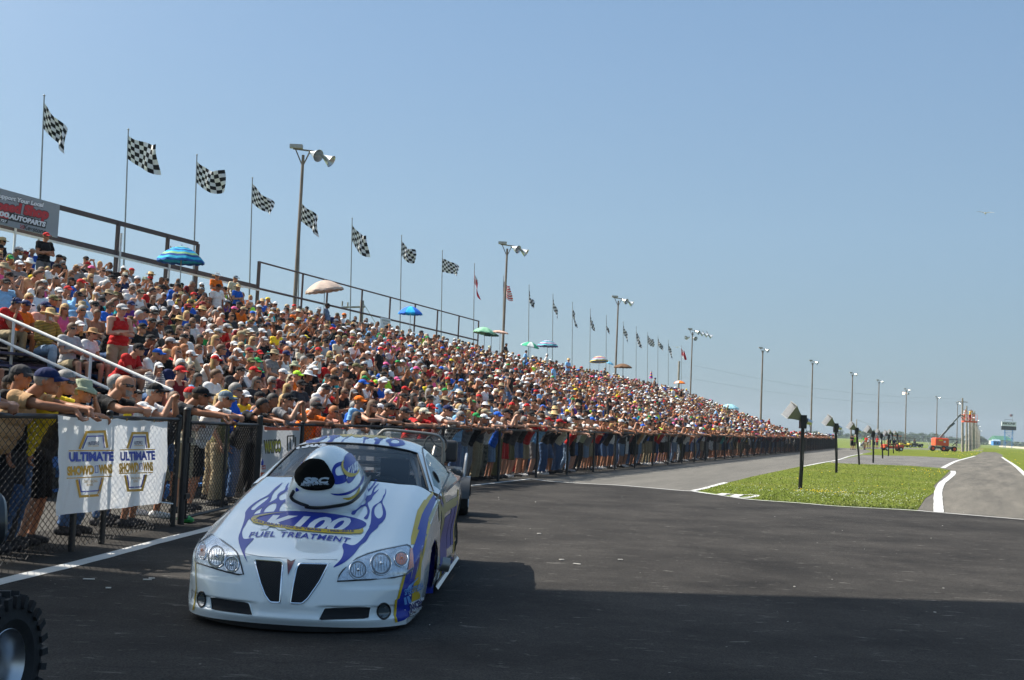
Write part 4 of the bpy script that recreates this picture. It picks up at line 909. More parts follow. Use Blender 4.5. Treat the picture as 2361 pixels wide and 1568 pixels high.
POSES = {
 # at the fence: rail at y = 0, z = 1.25, track in +Y
 'lean': dict(pel=(0, -.52, .95), neck=(0, -.25, 1.44), head=(0, -.13, 1.57), face=(.05, 1, -.08), sh=PR((.19, -.29, 1.40)), el=PR((.30, -.03, 1.32)), wr=(V3((.055, .075, 1.33)), V3((-.05, .10, 1.335))), kn=PR((.10, -.50, .50)), an=PR((.13, -.60, .09)), hd=(V3((-.95, .30, -.12)), V3((.95, .22, -.10))), curl=.7),
 'drop': dict(pel=(0, -.58, .93), neck=(0, -.22, 1.41), head=(0, -.09, 1.54), face=(-.15, 1, -.05), sh=PR((.19, -.26, 1.38)), el=PR((.24, -.02, 1.325)), wr=(V3((.14, .22, 1.30)), V3((-.16, .22, 1.30))), kn=(V3((.12, -.45, .50)), V3((-.10, -.62, .49))), an=(V3((.14, -.50, .09)), V3((-.12, -.85, .09))), hd=(V3((-.2, .45, -.8)), V3((.2, .45, -.8))), curl=.55),
 'camera': dict(pel=(0, -.42, .96), neck=(0, -.30, 1.48), head=(0, -.22, 1.62), face=(.05, 1, 0), sh=PR((.19, -.31, 1.43)), el=PR((.22, -.02, 1.32)), wr=(V3((.085, .02, 1.56)), V3((-.085, .0, 1.55))), kn=PR((.10, -.40, .50)), an=PR((.13, -.46, .09)), hd=(V3((-.5, .35, .5)), V3((.5, .35, .5))), curl=.9),
 'hands': dict(pel=(0, -.44, .96), neck=(0, -.34, 1.49), head=(0, -.27, 1.63), face=(.1, 1, -.04), sh=PR((.19, -.35, 1.44)), el=PR((.27, -.26, 1.17)), wr=(V3((.20, -.05, 1.315)), V3((-.20, -.05, 1.315))), kn=PR((.10, -.42, .50)), an=PR((.13, -.48, .09)), hd=(V3((-.15, .9, -.2)), V3((.15, .9, -.2))), curl=.8),
 'chin': dict(pel=(0, -.52, .95), neck=(0, -.25, 1.43), head=(0, -.13, 1.57), face=(.12, 1, -.05), sh=PR((.19, -.28, 1.39)), el=(V3((.22, -.02, 1.33)), V3((-.17, -.02, 1.33))), wr=(V3((.0, .09, 1.33)), V3((-.06, -.01, 1.46))), kn=PR((.10, -.50, .50)), an=PR((.13, -.60, .09)), hd=(V3((-.8, .3, -.3)), V3((.35, -.1, .9))), curl=.7),
 # standing free
 'folded': dict(pel=(0, 0, .96), neck=(0, .0, 1.49), head=(0, .05, 1.63), face=(0, 1, -.05), sh=PR((.19, 0, 1.44)), el=PR((.25, .06, 1.16)), wr=(V3((-.04, .20, 1.22)), V3((.04, .17, 1.18))), kn=PR((.11, .01, .50)), an=PR((.13, -.04, .09)), hd=(V3((-1, 0, .1)), V3((1, 0, .1))), curl=.5),
 'stand': dict(pel=(0, 0, .96), neck=(0, .0, 1.49), head=(0, .05, 1.63), face=(.1, 1, -.05), sh=PR((.19, 0, 1.44)), el=PR((.25, -.04, 1.15)), wr=(V3((.24, .10, .92)), V3((-.24, .06, .91))), kn=PR((.11, .01, .50)), an=PR((.13, -.04, .09)), hd=(V3((0, .2, -1)), V3((0, .2, -1))), curl=.4),
 # seated: seat board at y = 0, z = .43, feet on the board below
 'sit_lap': dict(pel=(0, .02, .53), neck=(0, .07, 1.05), head=(0, .13, 1.19), face=(.0, 1, -.06), sh=PR((.185, .06, 1.00)), el=PR((.25, .14, .74)), wr=(V3((.09, .35, .66)), V3((-.09, .34, .66))), kn=PR((.13, .44, .54)), an=PR((.13, .42, .10)), curl=.5),
 'sit_knees': dict(pel=(0, .02, .53), neck=(0, .30, .98), head=(0, .42, 1.10), face=(.0, 1, -.05), sh=PR((.18, .27, .95)), el=PR((.18, .40, .68)), wr=(V3((.03, .60, .74)), V3((-.04, .61, .74))), kn=PR((.16, .44, .54)), an=PR((.14, .40, .10)), hd=(V3((-.5, .5, .1)), V3((.5, .5, .1))), curl=.9),
 'sit_chin': dict(pel=(0, .02, .53), neck=(0, .24, 1.01), head=(0, .35, 1.13), face=(.1, 1, -.03), sh=PR((.18, .21, .97)), el=(V3((.17, .40, .67)), V3((-.15, .42, .68))), wr=(V3((.07, .42, .93)), V3((-.0, .55, .64))), kn=PR((.15, .44, .54)), an=PR((.13, .42, .10)), hd=(V3((-.2, 0, 1)), V3((.9, .3, 0))), curl=.9),
 'sit_ears': dict(pel=(0, .02, .53), neck=(0, .10, 1.04), head=(0, .17, 1.18), face=(.0, 1, -.05), sh=PR((.185, .10, 1.0)), el=PR((.29, .26, .92)), wr=(V3((.14, .20, 1.12)), V3((-.14, .20, 1.12))), kn=PR((.13, .44, .54)), an=PR((.13, .42, .10)), hd=(V3((-.15, -.1, 1)), V3((.15, -.1, 1))), curl=.3),
 'sit_fold': dict(pel=(0, .02, .53), neck=(0, .04, 1.05), head=(0, .10, 1.19), face=(.05, 1, -.06), sh=PR((.185, .04, 1.00)), el=PR((.24, .12, .74)), wr=(V3((-.05, .26, .80)), V3((.05, .24, .77))), kn=PR((.12, .44, .54)), an=PR((.10, .48, .10)), hd=(V3((-1, 0, .1)), V3((1, 0, .1))), curl=.5),
 'sit_phone': dict(pel=(0, .02, .53), neck=(0, .08, 1.05), head=(0, .15, 1.19), face=(.0, 1, .0), sh=PR((.185, .08, 1.00)), el=PR((.24, .30, .88)), wr=(V3((.08, .42, 1.12)), V3((-.08, .42, 1.12))), kn=PR((.13, .44, .54)), an=PR((.13, .42, .10)), hd=(V3((-.3, .2, .8)), V3((.3, .2, .8))), curl=.8),
}
def remeshed(mb, voxel, it=2):
    me = mb.mesh('shape', [plain('skin_plain', (.5, .3, .2))]); bm = bmesh.new(); bm.from_mesh(me); bmesh.ops.remove_doubles(bm, verts=bm.verts, dist=1e-5); bmesh.ops.recalc_face_normals(bm, faces=bm.faces); bm.to_mesh(me); bm.free()
    o = bpy.data.objects.new('shape', me); scene.collection.objects.link(o)
    r = o.modifiers.new('r', 'REMESH'); r.mode = 'VOXEL'; r.voxel_size = voxel; r.adaptivity = 0
    if it: s_ = o.modifiers.new('s', 'SMOOTH'); s_.iterations = it; s_.factor = .5
    dg = bpy.context.evaluated_depsgraph_get(); ev = o.evaluated_get(dg); m2 = ev.to_mesh()
    n = len(m2.vertices); V = np.empty(n * 3, dtype=np.float64); m2.vertices.foreach_get('co', V); V = V.reshape(-1, 3)
    F = [tuple(p.vertices) for p in m2.polygons]; Nn = np.empty(n * 3); m2.vertices.foreach_get('normal', Nn); Nn = Nn.reshape(-1, 3)
    ev.to_mesh_clear(); bpy.data.objects.remove(o); bpy.data.meshes.remove(me); return V, F, Nn
def classify(V, prims):
    best = np.full(len(V), 1e9); tag = np.zeros(len(V), int); par = np.zeros(len(V)); names = []
    for k, p in enumerate(prims):
        if p[0] == 'cap':
            a, b = np.array(p[1]), np.array(p[2]); d = b - a; L2 = d @ d; t = np.clip(((V - a) @ d) / L2, 0, 1); dist = np.linalg.norm(V - a - t[:, None] * d, axis=1) - (p[3] + (p[4] - p[3]) * t)
        else:
            Mx = np.array(p[3].inverted() if p[3] else Matrix.Identity(3)); q = (V - np.array(p[1])) @ Mx.T; r = np.array(p[2]); l = np.linalg.norm(q / r, axis=1); dist = (l - 1) * r.min() * 1.1; t = q[:, 2]
        m_ = dist < best; best[m_] = dist[m_]; tag[m_] = k; par[m_] = t[m_]
    return tag, par
def submesh(V, F, sel):
    idx = {}; vs = []; fs = []
    for f in F:
        if all(sel[i] for i in f):
            g = []
            for i in f:
                if i not in idx: idx[i] = len(vs); vs.append(tuple(V[i]))
                g.append(idx[i])
            fs.append(tuple(g))
    return vs, fs
def mk(name, vs, fs, smooth=True):
    me = bpy.data.meshes.new(name); me.from_pydata(vs, [], fs); me.materials.append(None); me.polygons.foreach_set('use_smooth', [smooth] * len(fs)); me.update(); return me
def frame_of(P):
    h = V3(P['head']); f = V3(P['face']).normalized(); u = (h - V3(P['neck'])) + V3((0, 0, .15)); u = (u - f * u.dot(f)).normalized(); x = f.cross(u); return Matrix((x, f, u)).transposed().to_4x4(), h
_lib = {}
def person_meshes(pose, voxel, build=1.0, belly=0.0):
    key = (pose, voxel, build, belly)
    if key in _lib: return _lib[key]
    P = POSES[pose]; pr = human(q=2, build=build, belly=belly, **P); mb, _ = solid(pr, 2); V, F, Nn = remeshed(mb, voxel); tag, par = classify(V, pr); tn = np.array([p[-1] for p in pr]); T = tn[tag]
    lib = {'body': mk('body_' + pose, [tuple(v) for v in V], F)}
    pel, neck = np.array(P['pel']), np.array(P['neck']); ax = neck - pel; sp = ((V - pel) @ ax) / (ax @ ax)
    wr_ = np.array([noise.noise(V3(v) * 11) for v in V]) * .010 + np.array([noise.noise(V3(v) * 26 + V3((3, 1, 5))) for v in V]) * .004
    arm = np.isin(T, ['uarm']); up = {'tee': .62, 'long': 2.0, 'tank': -1}
    hem = (sp > -.03 if 'sit' not in pose else sp > .02)
    for kind, lim in up.items():
        sel = (np.isin(T, ['torso', 'pelvis']) & hem) | (arm & (par < lim)) | ((T == 'neck') & (sp < .985) & (kind != 'tank'))
        if kind == 'long': sel |= (T == 'farm')
        if kind == 'tank':
            lat = np.abs(V[:, 0]); sel &= ~((sp > .86) & ((lat > .125) | (lat < .045))) & (sp < 1.0)
        off = .013 + .012 * np.clip(.5 - sp, 0, .6) + wr_; off = np.where(arm & (par > .3), .016 + .012 * par + wr_, off)
        if kind == 'long': off = np.where(T == 'farm', .012 + wr_, off)
        if kind == 'tank': off = off - .003
        W = V + Nn * off[:, None]; vs, fs = submesh(W, F, sel); lib[kind] = mk('shirt_' + kind, vs, fs)
    leg = np.isin(T, ['thigh', 'calf', 'pelvis', 'foot']); hi = (sp < .16)
    kz = np.minimum(V[:, 2], 9)
    knz = float(min(P['kn'][0].z, P['kn'][1].z)); anz = float(P['an'][0].z)
    if 'sit' in pose: sh_sel = (np.isin(T, ['pelvis']) & hi) | ((T == 'thigh') & (par < .86)); lg_sel = (np.isin(T, ['pelvis']) & hi) | (T == 'thigh') | ((T == 'calf') & (V[:, 2] > anz + .0))
    else: sh_sel = leg & hi & (V[:, 2] > knz - .02); lg_sel = leg & hi & (V[:, 2] > anz + .005)
    for kind, sel in (('shorts', sh_sel), ('trousers', lg_sel)):
        off = .012 + wr_; off = np.where(np.isin(T, ['thigh', 'calf']), .014 + wr_ * 1.3 + (.022 * np.clip(par, 0, 1) if kind == 'shorts' else .012), off)
        W = V + Nn * off[:, None]; vs, fs = submesh(W, F, sel); lib[kind] = mk(kind + '_' + pose, vs, fs)
    for i, sgn in ((0, 1), (1, -1)):
        an = np.array(P['an'][i]); near = (np.abs(V[:, 0] - an[0]) < .1) & (np.linalg.norm(V[:, :2] - an[:2], axis=1) < .26) & (T == 'foot') & (V[:, 2] < an[2] + .02); W = V + Nn * .008; W[:, 2] = np.maximum(W[:, 2], .004); vs, fs = submesh(W, F, near); lib['shoe%d' % i] = mk('shoe', vs, fs)
    _lib[key] = lib; return lib
# hats, hair, glasses in head space (x right, y forward, z up; skull about .075 x .095 x .093 centred .02 up)
def dome(rx, ry, rz, z0, zc=.022, yc=-.008, n=20, m_=8, fn=None):
    P = []
    for i in range(m_ + 1):
        a = (math.pi / 2) * i / m_ ; row = []
        for j in range(n + 1):
            t = 2 * math.pi * j / n; row.append(V3((rx * math.cos(t) * math.cos(a), yc + ry * math.sin(t) * math.cos(a), max(z0, zc) + (rz) * math.sin(a))))
        P.append(row)
    return P
def hat_mesh(kind):
    mb = MB()
    if kind == 'cap':
        mb.grid(dome(.084, .104, .078, .045)); mb.ell((0, -.008, .124), (.008, .008, .005), 6, 4)
        P = []
        for i in range(6):
            r = i / 5; P.append([V3((math.sin(t) * (.080 + .004 * r), .052 + math.cos(t) * (.046 + .085 * r) - (.02 * r if abs(t) > 1 else 0), .050 - .016 * r - .030 * (math.sin(t) ** 2) * r)) for t in [-1.25 + 2.5 * j / 12 for j in range(13)]])
        mb.grid(P); mb.grid([[q - V3((0, 0, .005)) for q in row][::-1] for row in P])
        mb.grid([[V3((.0845 * math.cos(t), -.008 + .1045 * math.sin(t), z)) for t in [2 * math.pi * j / 20 for j in range(21)]] for z in (.038, .047)])
    elif kind in ('wide_hat', 'bucket_hat'):
        R1, dz = (.178, -.022) if kind == 'wide_hat' else (.135, -.045)
        prof = [(0, .140), (.045, .138), (.072, .125), (.080, .10), (.086, .052), (.10, .046), (.13, .038 + dz * .2), (R1, .046 + dz), (R1, .040 + dz), (.12, .032 + dz * .2), (.088, .040)]
        n = 28; rows_ = []
        for r, z in prof: rows_.append([V3((r * math.cos(t) * (.93 if r < .1 else 1), -.008 + r * 1.14 * math.sin(t), z + (.016 * math.cos(2 * t) if r > .12 else 0) + (.014 * -abs(math.sin(t)) if r < .05 else 0))) for t in [2 * math.pi * j / n for j in range(n + 1)]])
        mb.grid(rows_[::-1])
    elif kind == 'short_hair':
        P = []
        for i in range(9):
            a = math.pi / 2 - (math.pi * .74) * i / 8 ; row = []
            for j in range(25):
                t = 2 * math.pi * j / 24; front = max(0, math.sin(t)); lim = (-.78 if math.sin(t) < -.1 else -.78 + (.95) * min(1, (math.sin(t) + .1) / .45)) if math.sin(t) < .35 else .17 + .22 * (math.sin(t) - .35) / .65; aa = max(a, lim)
                rr = 1.09 + .05 * noise.noise(V3((math.cos(t) * 3, math.sin(t) * 3, a * 4)))
                row.append(V3((.077 * rr * math.cos(t) * math.cos(aa), -.012 + .097 * rr * math.sin(t) * math.cos(aa), .022 + .096 * rr * math.sin(aa))))
            P.append(row)
        mb.grid(P[::-1])
    elif kind == 'long_hair':
        P = []
        for i in range(15):
            row = []
            for j in range(25):
                t = 2 * math.pi * j / 24; front = max(0, math.sin(t)); k = noise.noise(V3((math.cos(t) * 3, math.sin(t) * 3, i * .35))) * .08
                if i < 8:
                    a = math.pi / 2 - (math.pi * .5) * i / 7; aa = max(a, .42 * front ** .6); rr = 1.12 + k; row.append(V3((.078 * rr * math.cos(t) * math.cos(aa), -.014 + .098 * rr * math.sin(t) * math.cos(aa), .022 + .097 * rr * math.sin(aa))))
                else:
                    d = (i - 7) / 7; tt = math.pi + (math.pi) * j / 24; rr = 1.12 + k + .22 * math.sin(d * 2.4); x_ = .078 * rr * math.cos(tt) * 1.02; y_ = -.014 + .098 * rr * math.sin(tt) * (1 - .2 * d); row.append(V3((x_, y_ + .012, .022 - .24 * d)))
            if i < 8: P.append(row)
            elif i == 8: Q = [[V3((.078 * 1.12 * math.cos(math.pi + math.pi * j / 24), -.014 + .098 * 1.12 * math.sin(math.pi + math.pi * j / 24), .03)) for j in range(25)], row]
            else: Q.append(row)
        mb.grid(P[::-1]); mb.grid(Q[::-1])
    elif kind == 'visor_bald': mb.ell((0, 0, 0), (.01, .01, .01), 4, 3)
    elif kind == 'glasses':
        for sg in (1, -1):
            P = [[V3((sg * (.006 + .062 * u), .094 - .050 * u * u - .010 * abs(v), .010 + .021 * v * (1 - .25 * u))) for v in (-1, -.5, 0, .5, 1)] for u in [k / 6 for k in range(7)]]
            mb.grid(P if sg > 0 else P[::-1])
        P = [[V3((x, y, z)) for x, y in ((-.078, -.01), (-.074, .04), (-.066, .046))] for z in (.014, .020)]; mb.grid(P); mb.grid([[V3((-p.x, p.y, p.z)) for p in r_] for r_ in P])
    elif kind == 'eye':
        for sg in (1, -1): mb.ell((sg * .031, .080, .004), (.013, .006, .006), 8, 5)
    elif kind == 'earmuff':
        for sg in (1, -1): mb.ell((sg * .088, -.008, -.005), (.020, .032, .038), 12, 8)
        mb.path([V3((.094 * math.cos(t), -.008, .02 + .112 * math.sin(t))) for t in [math.pi * k / 12 for k in range(13)]], .007, 6)
    elif kind == 'beard':
        mb.grid([[V3((.058 * math.sin(t) * (1 - .25 * i), .028 + .064 * math.cos(t) * (1 - .06 * i), -.030 - .075 * i + .02 * math.cos(t) * (1 - i) * -1)) * 1.0 for t in [-1.4 + 2.8 * j / 12 for j in range(13)]] for i in (0, .33, .66, 1.0)][::-1])
    V = [tuple(v) for v in mb.v]; return mk(kind, V, mb.f)
HATS = {}
def acc(kind):
    if kind not in HATS: HATS[kind] = hat_mesh(kind)
    return HATS[kind]
M_sun = plain('sunglass_lens', (.012, .012, .014), 0.12, coat=.5); M_eye = plain('eye_dark', (.05, .035, .03), .3)
SKINS = [(.42, .195, .112), (.35, .148, .078), (.48, .245, .152), (.28, .118, .062), (.53, .285, .19), (.12, .058, .034)]
def skinm(i):
    c = SKINS[i]; k = 'skin_%d' % i
    if k in _mats: return _mats[k]
    m = plain(k, c, .55, vary=.10, scale=14, spec=.35); b = m.node_tree.nodes['Principled BSDF']; b.inputs['Subsurface Weight'].default_value = 0.0; return m
COL = {'black': (.014, .014, .016), 'charcoal': (.05, .05, .055), 'grey': (.22, .22, .23), 'light grey': (.42, .42, .43), 'white': (.74, .74, .74), 'cream': (.62, .56, .42), 'red': (.50, .02, .02), 'dark red': (.20, .015, .02), 'orange': (.80, .17, .015),
       'yellow': (.78, .58, .03), 'lime': (.45, .80, .05), 'green': (.02, .26, .07), 'olive': (.13, .12, .05), 'teal': (.02, .40, .40), 'light blue': (.22, .46, .75), 'blue': (.02, .12, .55), 'navy': (.015, .025, .09), 'purple': (.14, .05, .28),
       'pink': (.75, .12, .30), 'salmon': (.72, .36, .28), 'tan': (.50, .30, .15), 'brown': (.13, .07, .035), 'khaki': (.36, .29, .18), 'denim': (.07, .13, .26), 'pale denim': (.20, .29, .42), 'straw': (.60, .42, .20), 'sage': (.36, .40, .28), 'mustard': (.45, .30, .05), 'slate': (.13, .18, .23)}
HAIR = {'grey-haired': (.22, .21, .20), 'brown-haired': (.09, .045, .02), 'black-haired': (.012, .010, .010), 'blond': (.40, .26, .10), 'white-haired': (.48, .47, .44), 'ginger': (.35, .13, .04)}
def colour(c):
    if c == 'striped blue': return striped('striped_blue', (.03, .06, .16), (.25, .38, .55), .05)
    if c == 'striped mustard': return striped('striped_mustard', (.06, .04, .015), (.42, .27, .04), .028)
    if c == 'striped white': return striped('striped_white', (.62, .60, .56), (.20, .20, .20), .045)
    if c == 'plaid': return striped('plaid', (.04, .045, .05), (.50, .50, .48), .08, cross=True)
    if c == 'camouflage':
        if 'camo' in _mats: return _mats['camo']
        m, nt, b = _new('camo'); co = N(nt, 'ShaderNodeTexCoord'); no = N(nt, 'ShaderNodeTexNoise', i_Scale=16.0, i_Detail=1.0); nt.links.new(co.outputs['Object'], no.inputs[0])
        o_ = rampn(nt, no.outputs[0], [(0, (.02, .02, .018)), (.42, (.10, .10, .07)), (.5, (.28, .26, .2)), (.58, (.05, .06, .04))]); nt.nodes[-1].color_ramp.interpolation = 'CONSTANT'; nt.links.new(o_, b.inputs['Base Color']); b.inputs['Roughness'].default_value = .9; _mats['camo'] = m; return m
    return cloth(COL[c])
def oset(name, me, m_, parent, M=None):
    o = bpy.data.objects.new(name, me); link(o, parent); o.material_slots[0].link = 'OBJECT'; o.material_slots[0].material = m_
    if M is not None: o.matrix_local = M
    return o
def person(pose, loc, rz, spec, size=1.0, voxel=.012, group=None):
    """spec: top, topk, leg, legk, hat, hatc, hair, skin, glasses, beard, build"""
    lib = person_meshes(pose, voxel, spec.get('build', 1.0), spec.get('belly', 0.0)); sk = skinm(spec['skin'])
    o = oset('person', lib['body'], sk, None); o.location = loc; o.rotation_euler = (0, 0, rz); o.scale = (size * spec.get('wide', 1), size * spec.get('wide', 1), size)
    if spec['topk'] != 'bare': oset('shirt' if spec['topk'] != 'tank' else 'vest', lib[spec['topk']], colour(spec['top']), o)
    oset(spec['legk'], lib[spec['legk']], colour(spec['leg']), o)
    HM, hc = frame_of(POSES[pose]); tw = Matrix.Translation(hc) @ HM
    h = spec.get('hat')
    if h: oset(h if h != 'wide_hat' else 'brimmed_hat', acc(h), colour(spec['hatc']), o, tw)
    hr = spec.get('hair')
    if hr and hr != 'bald':
        if h: 
            if spec.get('long'): oset('hair', acc('long_hair'), plain('hair_' + hr, HAIR[hr], .7, vary=.3, scale=60), o, tw @ Matrix.Diagonal((.95, .95, .93, 1)))
            else: oset('hair', acc('short_hair'), plain('hair_' + hr, HAIR[hr], .7, vary=.3, scale=60), o, tw @ Matrix.Diagonal((.96, .96, .86, 1)))
        else: oset('hair', acc('long_hair' if spec.get('long') else 'short_hair'), plain('hair_' + hr, HAIR[hr], .7, vary=.3, scale=60), o, tw)
    if spec.get('glasses', True): oset('sunglasses', acc('glasses'), M_sun, o, tw)
    elif voxel < .011: oset('eye', acc('eye'), M_eye, o, tw)
    if spec.get('muffs'): oset('ear_defenders', acc('earmuff'), plain('muff_' + spec['muffs'], COL[spec['muffs']], .4), o, tw)
    if spec.get('beard'): oset('beard', acc('beard'), plain('hair_' + spec['beard'], HAIR[spec['beard']], .8, vary=.3, scale=60), o, tw)
    if True:
        for i in (0, 1): oset('shoe', lib['shoe%d' % i], cloth(COL[spec.get('shoe', 'charcoal')]), o)
    if group: o['group'] = group
    o['category'] = 'person'; return o

# ------------------------------------------------------------------ unseen building, its form made up to cast the foreground shade
M_wall = plain('shade_building_cladding', (.42, .42, .40), .7); M_win = plain('dark_window', (.03, .04, .05), .1)
shade_bld = thing('shade_building', 'unseen pale building on tall columns, left of the camera, shaped to shade the foreground', 'building', (-16.2, 8.2, 0), math.atan(.133))
MB().box((0, 0, 15.6), (19.6, 12.4, 3.2)).build('wall', M_wall, shade_bld); MB().box((0, 0, 17.3), (20.0, 12.8, .2)).build('roof', M_wall, shade_bld)
for x in (-8.5, -2.0, 4.0):
    for y in (-5.5, 5.0): MB().tube((x, y, 0), (x, y, 14), .22, n=12).build('column', M_wall, shade_bld, smooth=True, angle=40)
for k in range(8): MB().box((-8.2 + k * 2.3, -6.23, 15.7), (1.8, .06, 1.4)).build('window', M_win, shade_bld); MB().box((9.83, -5 + k * 1.4, 15.7), (.06, 1.1, 1.4)).build('window', M_win, shade_bld)

# ------------------------------------------------------------------ grandstand
M_navy_b = plain('navy_bleacher', (.012, .022, .075), .45, vary=.3); M_bsteel = plain('blue_steel', (.03, .13, .36), .5, vary=.25); M_under = plain('under_stand', (.012, .012, .015), .9)
M_wrail = plain('white_rail', (.72, .72, .70), .45, vary=.08); M_brail = plain('brown_rail', (.07, .045, .045), .6, vary=.3, scale=30); M_galv = plain('galvanised', (.38, .40, .42), .4, metal=.6, vary=.15)
NR, TRD = 15, 0.78
def row_w(r): return 3.0 + TRD * r
def row_z(r): return .85 + .26 * r
T0, T1 = -2.0, 110.0
stand = thing('grandstand', 'long grandstand of navy bench rows packed with spectators behind the fence', 'grandstand', TW(0, 0), BANG)
def loc_(t, w, z): return V3((-w, t, z))             # stand frame: +Y along the fence, -X away from the track
for r in range(NR):
    w, z = row_w(r), row_z(r)
    MB().box(loc_((T0 + T1) / 2, w + .02, z + .41), (.27, T1 - T0, .04)).build('bench', M_navy_b, stand)
    MB().box(loc_((T0 + T1) / 2, w - .42, z - .02), (.42, T1 - T0, .035)).build('foot_board', M_navy_b if r % 2 else M_under, stand)
mb = MB(); mb.add([loc_(T0, 2.45, .5), loc_(T1, 2.45, .5), loc_(T1, row_w(NR) - .2, row_z(NR) - .35), loc_(T0, row_w(NR) - .2, row_z(NR) - .35)], [(0, 1, 2, 3)]); mb.build('riser_deck', M_under, stand)
mb = MB()
for k in range(48):
    t = T0 + k * (T1 - T0) / 47
    for w in (2.5, 6, 10, 14.5):
        zz = .5 + (w - 2.45) * .33; mb.bar(loc_(t, w, 0), loc_(t, w, zz), .07, .07)
    mb.bar(loc_(t, 2.5, .48), loc_(t, 14.5, .5 + 12.05 * .33), .08, .12)
for k in range(0, 46, 2):
    t = T0 + k * (T1 - T0) / 47; mb.bar(loc_(t, 2.5, .1), loc_(t + 4.7, 2.5, .6), .04, .04)
mb.bar(loc_(T0, 2.48, .56), loc_(T1, 2.48, .56), .10, .16)
mb.build('steel_frame', M_bsteel, stand)
# stair flights with white hand rails that climb the rows
def handrail(t, w0, w1, dt):
    mb = MB()
    for h in (.98, .52):
        mb.tube(loc_(t + dt, w0, row_z((w0 - 3) / TRD) + h), loc_(t + dt, w1, row_z((w1 - 3) / TRD) + h), .030)
    n_ = int((w1 - w0) / 1.9) + 1
    for k in range(n_ + 1):
        w = w0 + (w1 - w0) * k / n_; z = row_z((w - 3) / TRD); mb.tube(loc_(t + dt, w, z - .1), loc_(t + dt, w, z + .98), .026)
    return mb
handrail(1.55, 2.75, 11.5, 0).build('handrail', M_wrail, stand, smooth=True); handrail(70.9, 3.0, 12.0, 0).build('handrail', M_wrail, stand, smooth=True)
handrail(T1, 2.8, 14.4, .1).build('handrail', M_wrail, stand, smooth=True)
# first stair flight down to the walkway, blue stringers
mb = MB()
for dt in (-.2, 1.45): mb.bar(loc_(dt, 1.5, .05), loc_(dt, 3.0, .95), .05, .2)
for k in range(4): mb.box(loc_(.62, 1.6 + k * .36, .2 + k * .22), (.28, 1.6, .04))
mb.bar(loc_(1.5, 2.75, .0), loc_(1.5, 2.75, 1.35), .09, .07); mb.bar(loc_(1.5, 2.2, .88), loc_(1.5, 3.4, .88), .09, .10); mb.box(loc_(1.1, 2.9, .86), (1.2, .9, .04))
mb.build('stair', M_bsteel, stand)
# rails along the back
BW = 14.6
mb = MB()
for a, b in ((12.5, 20.1),): mb.bar(loc_(a, BW, 7.20), loc_(b, BW, 7.24), .05, .15)
for a, b in ((9.0, 24.4),): mb.bar(loc_(a, BW, 6.28), loc_(b, BW, 6.22), .05, .15)
for t in (15.57, 18.28, 20.1): mb.bar(loc_(t, BW, 4.4), loc_(t, BW, 7.24), .10, .10)
mb.bar(loc_(24.35, BW, 4.4), loc_(24.35, BW, 7.22), .10, .10)
mb.build('back_rail', M_brail, stand)
mb = MB(); mb.bar(loc_(9, BW - .04, 6.16), loc_(24.4, BW - .04, 6.10), .04, .06)
for t in (10.9, 15.65, 18.36): mb.tube(loc_(t, BW - .08, 4.4), loc_(t, BW - .08, 6.9), .035)
mb.build('back_rail', M_wrail, stand)
mb = MB(); mb.tube(loc_(24.35, BW, 7.20), loc_(49.35, BW, 7.22), .035); mb.tube(loc_(24.35, BW, 6.17), loc_(49.35, BW, 6.10), .045)
for t in (24.4, 27.9, 30.15, 33.6, 36.75, 39.85, 42.9, 46.1, 49.3): mb.tube(loc_(t, BW, 4.4), loc_(t, BW, 7.22), .045)
mb.build('back_rail', M_brail, stand)
mb = MB(); mb.tube(loc_(49.4, BW, 5.62), loc_(T1, BW, 5.62), .03)
for k in range(21): mb.tube(loc_(49.4 + k * 3.03, BW, 4.4), loc_(49.4 + k * 3.03, BW, 5.62), .022)
mb.build('back_rail', M_wrail, stand)

# ------------------------------------------------------------------ helper for graphics on hung panels
def panel_tree(o):
    bpy.context.view_layer.update(); global CI; CI = o.matrix_world.inverted(); return bvh_of([o])
def stroke(P, w):
    P = [V3((p[0], p[1], 0)) for p in P]; L_, R_ = [], []
    for i, p in enumerate(P):
        a, b = P[max(0, i - 1)], P[min(len(P) - 1, i + 1)]; d1 = (p - a).normalized() if i else (b - p).normalized(); d2 = (b - p).normalized() if i < len(P) - 1 else d1
        d = (d1 + d2).normalized(); n_ = V3((-d.y, d.x, 0)) * (w / 2 / max(.5, math.cos(d1.angle(d2) / 2))); L_.append(p + n_); R_.append(p - n_)
    vs = [(v.x, v.y) for v in L_ + R_]; k = len(P); return vs, [(i, i + 1, k + i + 1, k + i) for i in range(k - 1)]
# board over the back of the stand
sg_l = MB()
SA, SB = TW(7.6, 14.35), TW(12.43, 14.35)
dz = .0
sign = thing('advertising_board', 'grey board reading Support Your Local Speed Shop above the top rows', 'sign', (SA + SB) / 2 + V3((0, 0, 6.24)), BANG)
Ls = (SB - SA).length
pn = MB().box((0, 0, .49), (.05, Ls, .98)).build('panel', plain('board_grey', (.28, .31, .34), .5, vary=.05), sign)
trs = panel_tree(pn)
def ks(P): return [(.2351 * x, 207.5 + .2351 * y) for x, y in P]      # trace units of the board
SG = []
def putg(vs, fs, mi, off, tree, lst, L=12): lst.append((mark('m', vs, fs, M_blue, sign, tree, off, L), mi))
vs, fs = fill2d(ks([(-320, 1118), (95, 1200), (460, 1292), (445, 1360), (65, 1275), (-320, 1190)])); putg(vs, fs, 1, .004, trs, SG)
vs, fs = fill2d(ks([(-320, 1105), (88, 1198), (82, 1266), (-320, 1180)])); putg(vs, fs, 2, .006, trs, SG)
vs, fs = fill2d(ks([(-320, 1195), (80, 1272), (70, 1310), (-320, 1230)])); putg(vs, fs, 1, .004, trs, SG)
